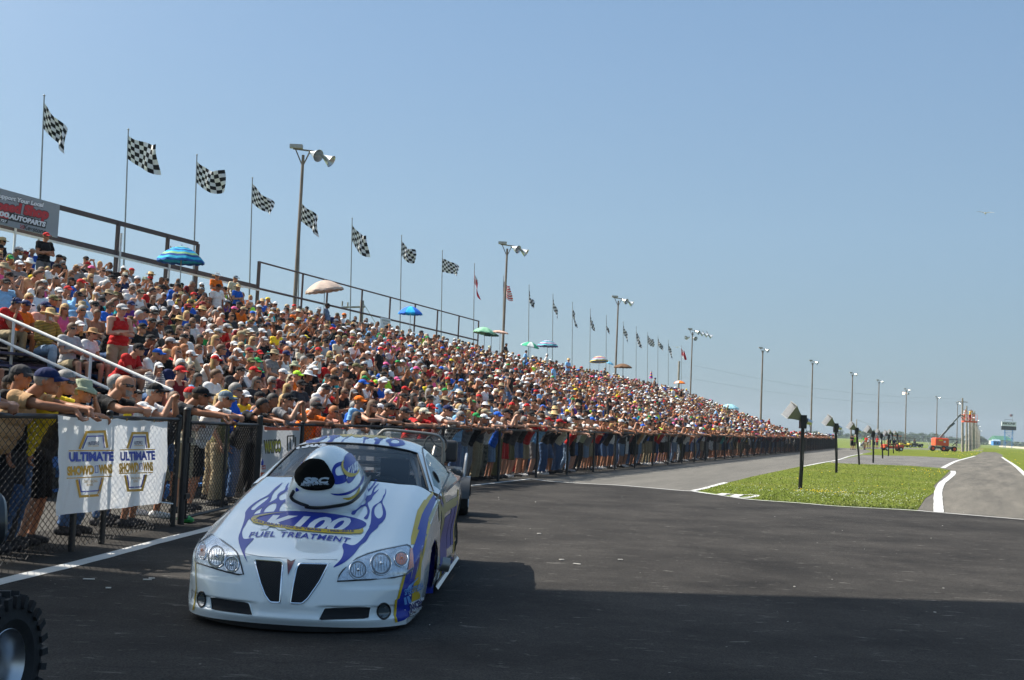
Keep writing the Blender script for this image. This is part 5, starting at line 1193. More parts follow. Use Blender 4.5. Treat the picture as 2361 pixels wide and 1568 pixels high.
for s_, pth, h, mi, off, bo in (('Support Your Local', [(-40, 1045), (180, 1098), (420, 1148)], 40, 0, .008, .06), ('Support Your Local', [(-42, 1049), (180, 1102), (418, 1152)], 46, 3, .005, .10),
                               ('Speed Shop', [(-95, 1155), (150, 1200), (470, 1262)], 88, 2, .009, .07), ('Speed Shop', [(-97, 1158), (150, 1203), (474, 1265)], 94, 3, .006, .11),
                               ('1.800', [(-120, 1205), (85, 1252)], 44, 0, .008, .06), ('.AUTOPARTS', [(78, 1255), (250, 1297), (440, 1342)], 44, 0, .008, .06), ('727', [(0, 1288), (60, 1302)], 24, 0, .008, .05), ('Keystone', [(228, 1362), (340, 1390), (448, 1412)], 44, 1, .008, .02)):
    vs, fs = warp_text(s_, ks(pth), h * .2351, 0, bo); putg(vs, fs, mi, off, trs, SG)
vs, fs = stroke(ks([(212, 1400), (250, 1388), (300, 1392), (340, 1402)]), 2.2); putg(vs, fs, 2, .008, trs, SG)
for a in range(4):
    for b_ in range(4):
        if (a + b_) % 2 == 0: vs, fs = fill2d(ks([(195 + a * 12, 1318 + b_ * 12 + a * 3), (206 + a * 12, 1320 + b_ * 12 + a * 3), (206 + a * 12, 1331 + b_ * 12 + a * 3), (195 + a * 12, 1329 + b_ * 12 + a * 3)])); putg(vs, fs, 2, .008, trs, SG)
join_marks('lettering', SG, [M_wlet, plain('sign_black', (.02, .02, .022), .5), plain('sign_red', (.50, .02, .03), .5), plain('sign_dark', (.035, .035, .04), .5)], pn)
# section board
sec = thing('section_board', 'small white board lettered C on the back rail of the stand', 'sign', TW(36.1, 14.5, 5.75), BANG + R(90))
MB().box((0, 0, 0), (1.1, .04, .75)).build('panel', M_wlet, sec)
mb = MB(); Mx = Matrix.Translation((0, -.03, 0)) @ Matrix.Rotation(R(90), 4, 'X')
letters(mb, 'GRANDSTAND', Mx @ Matrix.Translation((0, .22, 0)), .09, .9, centre=True); letters(mb, 'SECTION', Mx @ Matrix.Translation((0, .08, 0)), .09, .6, centre=True); letters(mb, 'C', Mx @ Matrix.Translation((0, -.30, 0)), .32, centre=True, bold=.03); mb.build('lettering', M_black, sec)

# ------------------------------------------------------------------ black chain-link fence
M_fence = plain('black_vinyl', (.012, .012, .013), .45, vary=.2)
A0, AD = V3((-4.25, 11.4, 0)), V3((.06, 1, 0)).normalized(); AN = V3((-AD.y, AD.x, 0)); KNEE = V3((-3.8, 19.0, 0))
def fA(s): return A0 + AD * s
def rail_z(y): return 1.34 + (1.26 - 1.34) * max(0, min(1, (y - 12.5) / 6))
def chainlink(mb_v, mb_f, P, D, length, z0, ztop, p=.060, rad=.0042):
    """woven wire between P and P + D * length"""
    n = int(length / p); D = np.array(D); Nn = np.array([-D[1], D[0], 0.0]); base = np.array(P)
    for k in range(n):
        x = k * p; c = base + D * x; zt = ztop(c[1]); m_ = int((zt - z0) / (p * .60))
        if m_ < 2: continue
        zz = np.linspace(z0, zt, m_ + 1); xx = np.where((np.arange(m_ + 1) + k) % 2 == 0, 0, p); pts = c + np.outer(xx, D); pts[:, 2] = zz; side = np.where(np.arange(m_ + 1) % 2 == 0, -1, 1)[:, None]
        o = sum(len(a) for a in mb_v); a1 = pts + Nn * rad * side; 
        a1 = pts + D * rad; a2 = pts - D * rad * .5 + Nn * rad * .87; a3 = pts - D * rad * .5 - Nn * rad * .87
        mb_v.append(np.stack([a1, a2, a3], 1).reshape(-1, 3)); i = np.arange(m_)[:, None] * 3 + o
        for a, b in ((0, 1), (1, 2), (2, 0)): mb_f.append(np.hstack([i + a, i + b, i + b + 3, i + a + 3]))
def np_mesh(name, V, F, mat_, parent=None, smooth=False):
    V = np.concatenate(V).astype(np.float32); F = np.concatenate(F).astype(np.int32); me = bpy.data.meshes.new(name); me.vertices.add(len(V)); me.vertices.foreach_set('co', V.ravel())
    k = F.shape[1]; me.loops.add(F.size); me.loops.foreach_set('vertex_index', F.ravel()); me.polygons.add(len(F)); me.polygons.foreach_set('loop_start', np.arange(len(F), dtype=np.int32) * k)
    me.update(calc_edges=True); me.materials.append(mat_)
    if smooth: me.polygons.foreach_set('use_smooth', np.ones(len(F), dtype=bool))
    return link(bpy.data.objects.new(name, me), parent)
def fence_run(label, pts, posts, cap_z=.0, group=None, knobs=True):
    f = thing('chain_link_fence', label, 'fence', (0, 0, 0), 0, group)
    mb = MB()
    for a, b in zip(pts, pts[1:]): mb.tube((a.x, a.y, rail_z(a.y)), (b.x, b.y, rail_z(b.y)), .024)
    mb.build('top_rail', M_fence, f, smooth=True)
    for p in posts: MB().tube((p.x, p.y, 0), (p.x, p.y, rail_z(p.y) + .03), .034, n=10).ell((p.x, p.y, rail_z(p.y) + .03), (.04, .04, .03), 10, 6).build('post', M_fence, f, smooth=True, angle=40)
    V, F = [], []
    for a, b in zip(pts, pts[1:]):
        d = b - a; L_ = d.length; chainlink(V, F, (a.x, a.y, 0), (d.x / L_, d.y / L_, 0), L_, .03, rail_z)
    np_mesh('wire_mesh', V, F, M_fence, f); return f
nearA = [fA(-6.5), fA(3.55)]
fence_run('short black chain-link fence run nearest the camera carrying the white banner', nearA, [fA(-5.4), fA(-2.4), fA(.6), fA(1.35), fA(3.55)])
gend = KNEE + V3((0, 0, 0))
posts = [TW(t, 0) for t in (.15, 1.25, 4.4, 7.6, 11.36, 14.5, 17.55, 20.6, 23.5, 26.6)] + [TW(26.6 + 3.12 * k, 0) for k in range(1, 38)]
fence_run('long black chain-link fence the standing spectators lean on along the return road', [KNEE, TW(143, 0)], posts)
gate = thing('fence_gate', 'black chain-link gate with taller posts between the two fence runs', 'gate', (0, 0, 0))
g0, g1 = fA(3.85), KNEE - AD * .25
for p, h in ((g0, 1.43), (g1, 1.36)): MB().tube((p.x, p.y, 0), (p.x, p.y, h), .045, n=12).ell((p.x, p.y, h), (.05, .05, .035), 10, 6).build('post', M_fence, gate, smooth=True, angle=40)
a, b = g0 + AD * .14, g1 - AD * .14
fr = MB().path([(a.x, a.y, .08), (a.x, a.y, 1.27), (b.x, b.y, 1.24), (b.x, b.y, .08)], .024, 8, closed=True); m_ = (a + b) / 2; fr.tube((m_.x, m_.y, .08), (m_.x, m_.y, 1.26), .02); fr.build('frame', M_fence, gate, smooth=True, angle=40)
V, F = [], []; d = (b - a); chainlink(V, F, (a.x, a.y, 0), (d.x / d.length, d.y / d.length, 0), d.length, .08, lambda y: 1.25); np_mesh('wire_mesh', V, F, M_fence, gate)
for z in (.35, 1.05): MB().box((g0.x + .02, g0.y + .07, z), (.07, .2, .06)).build('hinge', M_fence, gate)
ch = MB(); 
for k in range(9): ch.path([V3((g1.x + .07, g1.y - .05, 1.0 - k * .035)) + V3(((.012 * math.cos(t)) if k % 2 else 0, (0 if k % 2 else .012 * math.cos(t)), .022 * math.sin(t))) for t in [j * math.pi / 4 for j in range(8)]], .004, 5, closed=True)
ch.build('chain', M_galv, gate); MB().box((g1.x + .08, g1.y - .05, .66), (.03, .05, .06)).path([(g1.x + .08, g1.y - .05 + .02 * math.cos(t), .69 + .03 * math.sin(t)) for t in [j * math.pi / 6 for j in range(7)]], .005, 5).build('padlock', plain('padlock_blue', (.02, .06, .45), .4), gate)

# banners tied to the fence
def vinyl(name, c):
    m, nt, b = _new(name); L = nt.links; b.inputs['Base Color'].default_value = (*c, 1); b.inputs['Roughness'].default_value = .35
    tr = N(nt, 'ShaderNodeBsdfTranslucent'); tr.inputs[0].default_value = (*[min(1, x * 1.0) for x in c], 1); mx = N(nt, 'ShaderNodeMixShader'); mx.inputs[0].default_value = .30
    L.new(b.outputs[0], mx.inputs[1]); L.new(tr.outputs[0], mx.inputs[2]); L.new(mx.outputs[0], nt.nodes['Material Output'].inputs['Surface']); return m
M_vin = vinyl('white_vinyl', (.80, .82, .84))
def hung(P, D, L_, z1a, z1b, z0a, z0b, out, name, mats, parent, sag=.012, seed=0):
    mb = MB(); rows_ = []
    nx, nz = int(L_ * 26), 26
    for j in range(nz + 1):
        v = j / nz; row = []
        for i in range(nx + 1):
            u_ = i / nx; zt = z1a + (z1b - z1a) * u_ - sag * 1.2 * abs(math.sin(u_ * L_ * math.pi / .75)); zb = z0a + (z0b - z0a) * u_; p = P + D * (L_ * u_)
            q = V3((u_ * L_ * 3.1 + v * .9 + seed, v * 1.1, seed)); bulge = out * (.040 + .028 * noise.noise(q * 1.3) + .022 * math.sin(u_ * L_ * 7 + v * 2.2 + seed) * (1 - v * .4) + .016 * noise.noise(q * 3.2) + .010 * noise.noise(q * 8)) * (.35 + v)
            row.append((p.x - AN.x * (.03 + bulge), p.y - AN.y * (.03 + bulge), zb + (zt - zb) * v if False else zt + (zb - zt) * v))
        rows_.append(row)
    mb.grid(rows_[::-1]); return mb.build(name, mats, parent, smooth=True)
ban = thing('banner', 'wide white vinyl banner reading Ultimate Showdowns twice, tied to the nearest fence', 'banner', fA(0))
bp = hung(V3((0, 0, 0)) - AD * .02, AD, 3.03, 1.335, 1.285, .40, .33, 1.0, 'sheet', [M_vin], ban)
trb = panel_tree(bp)
def kb(P): return [(.37481 * x, 979.9 + .37481 * y) for x, y in P]
BL = []
def pb(vs, fs, mi, off=.004, L=8): BL.append((mark('m', vs, fs, M_blue, ban, trb, off, L), mi))
for P, w, mi in (([(487, 148), (530, 44), (642, 40), (658, 140)], 15, 0), ([(505, 146), (536, 70), (632, 67), (640, 141)], 7, 1), ([(420, 159), (698, 156)], 6, 0), ([(408, 328), (686, 315)], 6, 0), ([(470, 336), (492, 440), (602, 432), (632, 322)], 15, 0), ([(484, 335), (497, 411), (604, 404), (624, 325)], 7, 1),
                 ([(781, 145), (814, 50), (902, 49), (915, 142)], 14, 0), ([(797, 145), (818, 73), (891, 72), (901, 142)], 7, 1), ([(738, 153), (953, 151)], 6, 0), ([(730, 298), (938, 293)], 6, 0), ([(768, 310), (786, 404), (872, 400), (898, 305)], 14, 0), ([(781, 310), (792, 385), (867, 381), (887, 305)], 7, 1), ([(540, 130), (606, 129)], 3, 0), ([(823, 128), (880, 127)], 3, 0)):
    vs, fs = stroke(kb(P), w * .3748); pb(vs, fs, mi)
for s_, P, h, mi, bo in (('ULTIMATE', [(422, 222), (697, 218)], 52, 1, .05), ('SHOWD', [(412, 308), (578, 300)], 50, 0, .06), ('WNS', [(606, 298), (690, 293)], 50, 0, .06), ('AUTOPRO', [(541, 124), (607, 122)], 22, 2, .02), ('DRAG RACING', [(517, 357), (597, 352)], 17, 0, .0), ('SERIES', [(530, 376), (570, 374)], 14, 0, .0),
                         ('ULTIMATE', [(738, 218), (952, 211)], 50, 1, .05), ('SHOWD', [(731, 290), (852, 285)], 52, 0, .06), ('WNS', [(878, 283), (941, 279)], 50, 0, .06), ('AUTOPRO', [(823, 121), (874, 120)], 22, 2, .02), ('DRAG RACING', [(804, 335), (862, 332)], 14, 0, .0), ('SERIES', [(818, 353), (848, 351)], 14, 0, .0)):
    vs, fs = warp_text(s_, kb(P), h * .3748, 0, bo); pb(vs, fs, mi, .0055, 6)
for P in ([(583, 252), (600, 251), (601, 292), (584, 294)], [(856, 238), (873, 237), (873, 272), (857, 273)]):
    vs, fs = stroke(kb(P + [P[0]]), 1.4); pb(vs, fs, 1)
join_marks('lettering', BL, [plain('banner_gold', (.55, .30, .02), .5), plain('banner_blue', (.03, .06, .35), .5), plain('banner_navy', (.02, .03, .12), .5)], bp)
mb = MB()
for k in range(8): q_ = AD * (.04 + k * .42) - AN * .045; mb.path([V3((q_.x, q_.y, rail_z(11.4 + k * .42) - .035)) + V3((0, .012 * math.cos(t), .012 * math.sin(t))) for t in [j * math.pi / 4 for j in range(8)]], .004, 5, closed=True)
mb.build('eyelet', plain('brass', (.35, .22, .06), .4, metal=.8), ban)
mb = MB(); mb.tube((3.03 * AD.x - AN.x * .03, 3.03 * AD.y, .33), (3.16 * AD.x - AN.x * .12, 3.16 * AD.y, .31), .008); mb.build('tie', M_wlet, ban)
# second banner, beyond the gate
BN3 = V3((BN.x, BN.y, 0)); BU3 = V3((BU.x, BU.y, 0))
def hungB(t0, L_, z1, z0, mats, name, parent, seed):
    mb = MB(); nx, nz = int(L_ * 18), 16; rows_ = []
    for j in range(nz + 1):
        v = j / nz; rows_.append([tuple(BU3 * (L_ * i / nx) - BN3 * (.035 + .02 * noise.noise(V3((i / nx * L_ * 2 + seed, v, seed))) + .01 * math.sin(i * .5)) + V3((0, 0, z1 + (z0 - z1) * v - .02 * abs(math.sin(i / nx * L_ * 5)) * (1 - v)))) for i in range(nx + 1)])
    mb.grid(rows_[::-1]); return mb.build(name, mats, parent, smooth=True)
b2 = thing('banner', 'silver banner with orange edges and gold WAYCO lettering beyond the gate', 'banner', TW(-.1, 0)); M_sil = vinyl('silver_vinyl', (.50, .52, .55))
s2 = hungB(0, 1.22, 1.235, .32, [M_sil], 'sheet', b2, 4); tr2 = panel_tree(s2); BL = []
def pb2(vs, fs, mi, off=.004): BL.append((mark('m', vs, fs, M_blue, b2, tr2, off, 8), mi))
for P in ([(1235, 60), (1770, 70), (1770, 150), (1235, 145)], [(1180, 745), (1500, 750), (1500, 860), (1170, 860)]): vs, fs = fill2d(k1(P)); pb2(vs, fs, 0)
vs, fs = warp_text('WAYCO', k1([(1272, 462), (1515, 448)]), 26, .15, .09); pb2(vs, fs, 1, .005)
vs, fs = warp_text('WAYCO', k1([(1280, 455), (1510, 443)]), 24, .15, .03); pb2(vs, fs, 2, .0065)
vs, fs = fill2d(k1([(1235, 648), (1288, 645), (1288, 700), (1235, 705)])); pb2(vs, fs, 3); vs, fs = warp_text('AND', k1([(1240, 692), (1284, 688)]), 4.5, 0, .02); pb2(vs, fs, 4, .006)
for P in ([(1600, 230), (1600, 440)], [(1600, 230), (1690, 225), (1690, 320)], [(1640, 260), (1640, 420)], [(1715, 240), (1715, 380)]): vs, fs = stroke(k1(P), 3); pb2(vs, fs, 1)
join_marks('graphic', BL, [plain('banner_orange', (.60, .09, .03), .5), plain('outline_black', (.03, .03, .025), .5), plain('wayco_gold', (.50, .42, .03), .5), plain('box_red', (.5, .04, .03), .5), M_wlet], s2)
b3 = thing('banner', 'plain grey banner strip on the fence behind the car roof', 'banner', TW(1.87, 0)); hungB(0, 3.4, 1.22, .45, [M_sil], 'sheet', b3, 9)
CI = CI_car

# ------------------------------------------------------------------ who is who
rc = random.Random(42)
def pick(tab):
    s = sum(w for _, w in tab); x = rc.random() * s
    for v, w in tab:
        x -= w
        if x <= 0: return v
    return tab[-1][0]
TOPS = [('black', 28), ('charcoal', 10), ('grey', 8), ('light grey', 4), ('white', 28), ('cream', 2), ('red', 8), ('dark red', 3), ('orange', 2.5), ('yellow', 1.5), ('lime', 1.2), ('green', 2), ('olive', 3), ('teal', 1.8), ('light blue', 5), ('blue', 5), ('navy', 5), ('purple', 1.8), ('pink', 2.2), ('salmon', 1.5), ('tan', 1.5), ('brown', 1), ('plaid', 1.2), ('striped white', .8)]
HATC = [('black', 38), ('navy', 6), ('white', 17), ('light grey', 6), ('grey', 4), ('red', 8), ('khaki', 4), ('olive', 3), ('blue', 2), ('green', 2), ('yellow', 1.2), ('orange', 1), ('pink', 1), ('camouflage', 2), ('dark red', 2)]
LEGS = [('khaki', 14), ('black', 16), ('charcoal', 8), ('denim', 18), ('pale denim', 8), ('grey', 8), ('olive', 6), ('navy', 5), ('camouflage', 2), ('red', 1), ('white', 1.5)]
def rspec(kid=False):
    s = dict(top=pick(TOPS), topk=pick([('tee', 72), ('tank', 14), ('long', 9), ('bare', 2)]), leg=pick(LEGS), legk=pick([('shorts', 68), ('trousers', 32)]), skin=pick([(0, 30), (1, 18), (2, 28), (3, 8), (4, 14), (5, 2)]),
             glasses=rc.random() < .62, shoe=pick([('charcoal', 3), ('white', 4), ('black', 3), ('light grey', 2)]))
    f = rc.random() < .34; s['long'] = f; s['hair'] = pick([('brown-haired', 9), ('grey-haired', 5 if not f else 2), ('black-haired', 4), ('blond', 2 if not f else 6), ('white-haired', 2), ('ginger', 1)] + ([] if f else [('bald', 2)]))
    h = pick([('cap', 62 if not f else 32), (None, 28 if not f else 58), ('wide_hat', 2.2), ('bucket_hat', 3.0)]); s['hat'] = h
    if h: s['hatc'] = pick(HATC) if h == 'cap' else pick([('khaki', 4), ('straw', 4), ('white', 2), ('sage', 1.5), ('cream', 2), ('black', .8), ('brown', .6), ('tan', 1)])
    if rc.random() < .05: s['muffs'] = pick([('black', 2), ('yellow', 2), ('red', 1)])
    if not f and rc.random() < .10: s['beard'] = s['hair'] if s['hair'] in HAIR else 'grey-haired'
    s['wide'] = rc.choice((1, 1, 1.04, 1.08)) if not f else rc.choice((.92, .95, 1))
    if s['topk'] == 'bare' and f: s['topk'] = 'tank'
    return s
HATN = {'cap': 'cap', 'wide_hat': 'brimmed hat', 'bucket_hat': 'bucket hat'}
def desc(s):
    hd = ('%s %s' % (s['hatc'], HATN[s['hat']])) if s.get('hat') else None
    who = 'person in ' + hd if hd else ('bald person' if s['hair'] == 'bald' else ('long-haired ' if False else '') + s['hair'] + ' person')
    g = {'tee': 't-shirt', 'tank': 'vest top', 'long': 'long-sleeved shirt'}
    c = 'shirtless' if s['topk'] == 'bare' else s['top'] + ' ' + g[s['topk']]
    if s['topk'] == 'bare': return (who + ', shirtless') if hd else who + ', shirtless'
    return who + (' and ' if hd else ' in ') + c
FACE_A = R(-88); FACE_B = math.atan2(BN.x, -BN.y) + math.pi * 0
FACE_B = math.atan2(-(-BN.x), (-BN.y))      # local +Y turned to -BN (towards the track)
def S(top, topk, leg, legk, hat=None, hatc=None, hair='brown-haired', skin=0, glasses=True, **k):
    d = dict(top=top, topk=topk, leg=leg, legk=legk, hat=hat, hatc=hatc, hair=hair, skin=skin, glasses=glasses); d.update(k); return d
PEOPLE = []       # dict(pose, p, rz, spec, size, zone, voxel)
def addp(pose, p, rz, spec, size, zone, extra=None, voxel=.012): PEOPLE.append(dict(pose=pose, p=p, rz=rz, spec=spec, size=size, zone=zone, extra=extra, voxel=voxel))
def A_at(px, w=0.0, z=1.6):                # point of the near fence line seen at frame column px
    lo, hi = -6.0, 9.0
    for _ in range(40):
        m_ = (lo + hi) / 2; q = fA(m_) + AN * w
        if topx((q.x, q.y, z))[0] < px: lo = m_
        else: hi = m_
    return fA(lo) + AN * w
def B_at(px, w=0.0, z=1.6):
    lo, hi = -2.0, 150.0
    for _ in range(44):
        m_ = (lo + hi) / 2; q = TW(m_, w)
        if topx((q.x, q.y, z))[0] < px: lo = m_
        else: hi = m_
    return TW(lo, w)
# the men along the near fence, left to right (head column in the frame)
near = [(8, 'lean', S('white', 'tee', 'black', 'trousers', None, None, 'black-haired', 1, wide=1.04), 0, 1.06), (40, 'stand', S('black', 'tee', 'charcoal', 'trousers', 'cap', 'charcoal', 'black-haired', 1, False), .55, 1.03), (22, 'folded', S('navy', 'tee', 'khaki', 'shorts', 'cap', 'black', 'brown-haired', 2, False), .95, .98),
        (138, 'drop', S('tan', 'tee', 'olive', 'shorts', 'cap', 'navy', 'grey-haired', 1, False, wide=1.06, shoe='black'), 0, 1.07), (188, 'lean', S('yellow', 'tee', 'denim', 'trousers', None, None, 'grey-haired', 0), .02, 1.05), (226, 'chin', S('charcoal', 'tee', 'black', 'shorts', 'bucket_hat', 'sage', 'grey-haired', 0), .05, 1.0),
        (262, 'stand', S('grey', 'tee', 'denim', 'trousers', None, None, 'grey-haired', 2, False), .75, 1.04), (322, 'lean', S('black', 'tee', 'denim', 'trousers', None, None, 'bald', 0, True, beard='grey-haired', wide=1.08), 0, 1.06), (352, 'hands', S('yellow', 'tank', 'black', 'shorts', 'cap', 'black', 'brown-haired', 1, False, beard='grey-haired', wide=1.06), .45, .98),
        (402, 'camera', S('white', 'tee', 'charcoal', 'shorts', 'cap', 'black', 'white-haired', 0, True), .02, 1.0), (436, 'folded', S('cream', 'tee', 'khaki', 'shorts', 'cap', 'red', 'grey-haired', 2, True, beard='white-haired'), .55, 1.0), (484, 'drop', S('charcoal', 'tee', 'khaki', 'shorts', 'cap', 'black', 'brown-haired', 1, True, wide=1.05, shoe='white'), 0, 1.05),
        (516, 'stand', S('olive', 'tee', 'khaki', 'trousers', 'cap', 'yellow', 'brown-haired', 0, True), .5, 1.0), (545, 'lean', S('white', 'tee', 'black', 'shorts', 'cap', 'slate', 'white-haired', 0, True), 0, 1.02), (588, 'hands', S('blue', 'long', 'cream', 'shorts', None, None, 'grey-haired', 2, True, long=False), .3, 1.08)]
for px, pose, sp, w, sz in near:
    q = A_at(px, w + .0); addp(pose, q + AN * .02, FACE_A + rc.uniform(-.12, .06), sp, sz, 'near', voxel=.0085)
# along the long fence: described ones first, the others fill in
fb_ = [(618, 'drop', S('black', 'tee', 'denim', 'trousers', None, None, 'black-haired', 3, False), 0, 1.0), (645, 'lean', S('charcoal', 'tee', 'black', 'trousers', None, None, 'black-haired', 3, False), .35, 1.04), (692, 'camera', S('grey', 'tee', 'khaki', 'shorts', 'cap', 'black', 'brown-haired', 2, True), 0, 1.02),
       (722, 'stand', S('orange', 'tee', 'charcoal', 'shorts', None, None, 'grey-haired', 0, True), .5, 1.0), (745, 'lean', S('orange', 'tee', 'navy', 'shorts', 'cap', 'black', 'grey-haired', 1, True, wide=1.1), .0, .98), (786, 'chin', S('salmon', 'tee', 'denim', 'trousers', None, None, 'ginger', 0, True), 0, .95), (822, 'stand', S('light blue', 'tee', 'khaki', 'shorts', 'cap', 'orange', 'brown-haired', 0, False), 1.1, 1.06),
       (838, 'lean', S('dark red', 'tank', 'denim', 'shorts', None, None, 'black-haired', 1, True, long=True), 0, .90), (874, 'lean', S('black', 'tank', 'black', 'trousers', None, None, 'brown-haired', 4, True, long=True), 0, 1.04), (915, 'chin', S('black', 'tee', 'black', 'shorts', 'cap', 'black', 'brown-haired', 0, True, wide=1.12), 0, 1.02), (948, 'lean', S('black', 'tee', 'charcoal', 'shorts', 'cap', 'charcoal', 'brown-haired', 2, True, wide=1.08), 0, .99),
       (992, 'lean', S('red', 'tee', 'black', 'shorts', 'cap', 'cream', 'grey-haired', 0, True, wide=1.1), 0, .99), (1019, 'hands', S('red', 'tee', 'khaki', 'shorts', 'cap', 'red', 'brown-haired', 2, True, muffs='black'), .05, 1.02), (1047, 'lean', S('white', 'tee', 'white', 'shorts', 'cap', 'navy', 'brown-haired', 4, True, wide=1.06), 0, 1.05), (1075, 'chin', S('plaid', 'tee', 'black', 'shorts', None, None, 'grey-haired', 1, True), 0, .98)]
used_t = []
for px, pose, sp, w, sz in fb_:
    q = B_at(px, w); addp(pose, q, FACE_B + rc.uniform(-.15, .1), sp, sz, 'fence' if w < .4 else 'behind', voxel=.0095)
t_last = (B_at(1075) - TW(0, 0)).dot(V3((BU.x, BU.y, 0)))
t = t_last + .5; kids = 0
special = {1258: S('light blue', 'tee', 'camouflage', 'shorts', 'cap', 'brown', 'brown-haired', 1, True, wide=1.06), 1325: S('white', 'tee', 'denim', 'trousers', 'cap', 'black', 'grey-haired', 0, True), 1365: S('sage', 'tee', 'black', 'trousers', 'cap', 'blue', 'brown-haired', 2, True, wide=1.1), 1532: S('lime', 'tee', 'olive', 'shorts', None, None, 'bald', 2, False, wide=1.1), 1195: S('black', 'tee', 'red', 'shorts', None, None, 'brown-haired', 2, False)}
while t < 142:
    q = TW(t, 0); px = topx((q.x, q.y, 1.6))[0]; sp = rspec(); pose = pick([('lean', 42), ('drop', 16), ('chin', 14), ('hands', 14), ('camera', 9)]); sz = rc.uniform(.95, 1.05) * (.94 if sp['long'] else 1)
    for k in list(special):
        if px > k: sp = special.pop(k); sz = 1.03; break
    if rc.random() < .05: pose, sz = 'stand', rc.uniform(.66, .8); q = TW(t, .25)
    addp(pose, q, FACE_B + rc.uniform(-.3, .2), sp, sz, 'fence' if pose != 'stand' else 'behind')
    if rc.random() < .55: addp(pick([('folded', 3), ('stand', 3)]), TW(t + rc.uniform(-.2, .2), rc.uniform(.55, .95)), FACE_B + rc.uniform(-.4, .3), rspec(), rc.uniform(.93, 1.06), 'behind')
    t += rc.uniform(.42, .62)
for k in range(16):                          # second row behind the near fence and in the walkway
    t = rc.uniform(-1, 14); addp(pick([('folded', 3), ('stand', 3)]), TW(t, rc.uniform(1.0, 2.0)), FACE_B + rc.uniform(-.4, .3), rspec(), rc.uniform(.93, 1.04), 'behind')
# the seats
SEATP = [('sit_lap', 22), ('sit_knees', 24), ('sit_chin', 16), ('sit_ears', 9), ('sit_fold', 15), ('sit_phone', 5)]
want = [((1, 'x'), None)]
named_seats = {  # frame position of the head -> pose, spec
 (100, 795): ('sit_lap', S('striped mustard', 'long', 'pale denim', 'trousers', 'wide_hat', 'straw', 'white-haired', 0, False, beard='white-haired')), (198, 800): ('sit_lap', S('white', 'tee', 'black', 'shorts', 'wide_hat', 'tan', 'brown-haired', 2, True)),
 (262, 765): ('folded', S('red', 'tank', 'khaki', 'shorts', 'cap', 'light grey', 'ginger', 4, True, wide=1.12)), (80, 700): ('sit_lap', S('salmon', 'tee', 'khaki', 'shorts', 'cap', 'navy', 'grey-haired', 0, True, wide=1.1)), (112, 722): ('sit_lap', S('pink', 'tank', 'white', 'shorts', None, None, 'blond', 0, True, long=True)),
 (18, 655): ('sit_ears', S('light blue', 'tee', 'grey', 'shorts', 'cap', 'black', 'brown-haired', 2, True, wide=1.15)), (390, 780): ('sit_knees', S('lime', 'tank', 'charcoal', 'trousers', None, None, 'ginger', 2, False, long=True)), (145, 668): ('sit_lap', S('white', 'tee', 'khaki', 'shorts', 'cap', 'white', 'brown-haired', 4, True)),
 (190, 745): ('sit_lap', S('white', 'tank', 'charcoal', 'shorts', None, None, 'grey-haired', 0, True)), (178, 755): ('sit_fold', S('light grey', 'tee', 'khaki', 'shorts', None, None, 'brown-haired', 2, True)), (300, 660): ('sit_lap', S('white', 'tee', 'charcoal', 'shorts', None, None, 'brown-haired', 2, True)), (250, 720): ('sit_lap', S('blue', 'tee', 'black', 'shorts', None, None, 'brown-haired', 1, True)),
 (502, 785): ('sit_lap', S('white', 'tank', 'denim', 'shorts', None, None, 'blond', 2, True, long=True)), (585, 790): ('sit_lap', S('cream', 'tee', 'khaki', 'shorts', None, None, 'blond', 2, True, long=True)), (595, 835): ('sit_lap', S('navy', 'tee', 'khaki', 'shorts', 'cap', 'green', 'brown-haired', 2, True)), (335, 790): ('sit_knees', S('slate', 'tank', 'charcoal', 'trousers', 'cap', 'light grey', 'brown-haired', 3, True)),
 (115, 540): ('folded', S('black', 'tee', 'grey', 'trousers', 'cap', 'red', 'brown-haired', 0, True)), (510, 625): ('folded', S('orange', 'tee', 'charcoal', 'shorts', 'wide_hat', 'white', 'grey-haired', 0, True)), (535, 632): ('stand', S('cream', 'tee', 'charcoal', 'shorts', 'cap', 'slate', 'grey-haired', 0, True)), (550, 645): ('folded', S('blue', 'tee', 'black', 'trousers', 'wide_hat', 'straw', 'blond', 2, True, long=True)),
 (511, 665): ('stand', S('white', 'tee', 'black', 'trousers', 'cap', 'black', 'black-haired', 3, False)), (757, 698): ('stand', S('striped blue', 'tee', 'charcoal', 'trousers', 'cap', 'black', 'black-haired', 5, False, wide=1.1, beard='black-haired')), (680, 868): ('sit_lap', S('orange', 'tank', 'khaki', 'shorts', 'cap', 'lime', 'grey-haired', 0, True)), (1168, 785): ('folded', S('black', 'tee', 'black', 'trousers', None, None, 'black-haired', 1, True, wide=1.1)), (990, 905): ('sit_lap', S('white', 'tee', 'grey', 'shorts', 'cap', 'cream', 'grey-haired', 0, True)),
}
seats = []
for r in range(NR):
    t = T0 + .3 + rc.uniform(0, .3)
    while t < T1 - .3:
        gap = (abs(t - 36.6) < .45) or (abs(t - 71.3) < .45) or (abs(t - 54.5) < .4) or (abs(t - 18.6) < .35 and r > 3) or (abs(t - 90) < .45) or (t < 1.9 and r < 12 and rc.random() < .9)
        if not gap and noise.noise(V3((t * .55, r * .45, 3))) < .36 and rc.random() < (.93 if t > 4 else .8): seats.append([r, t, None])
        t += rc.uniform(.47, .66)
headz = {'sit': 1.19, 'folded': 1.63, 'stand': 1.63}
for (hx, hy), (pose, sp) in named_seats.items():
    best = None
    for s_ in seats:
        if s_[2]: continue
        q = TW(s_[1], row_w(s_[0]) + (-.35 if 'sit' not in pose else 0), row_z(s_[0]) + headz['sit' if 'sit' in pose else 'stand']); u = topx(q); d = (u[0] - hx) ** 2 + (u[1] - hy) ** 2
        if best is None or d < best[0]: best = (d, s_)
    best[1][2] = (pose, sp)
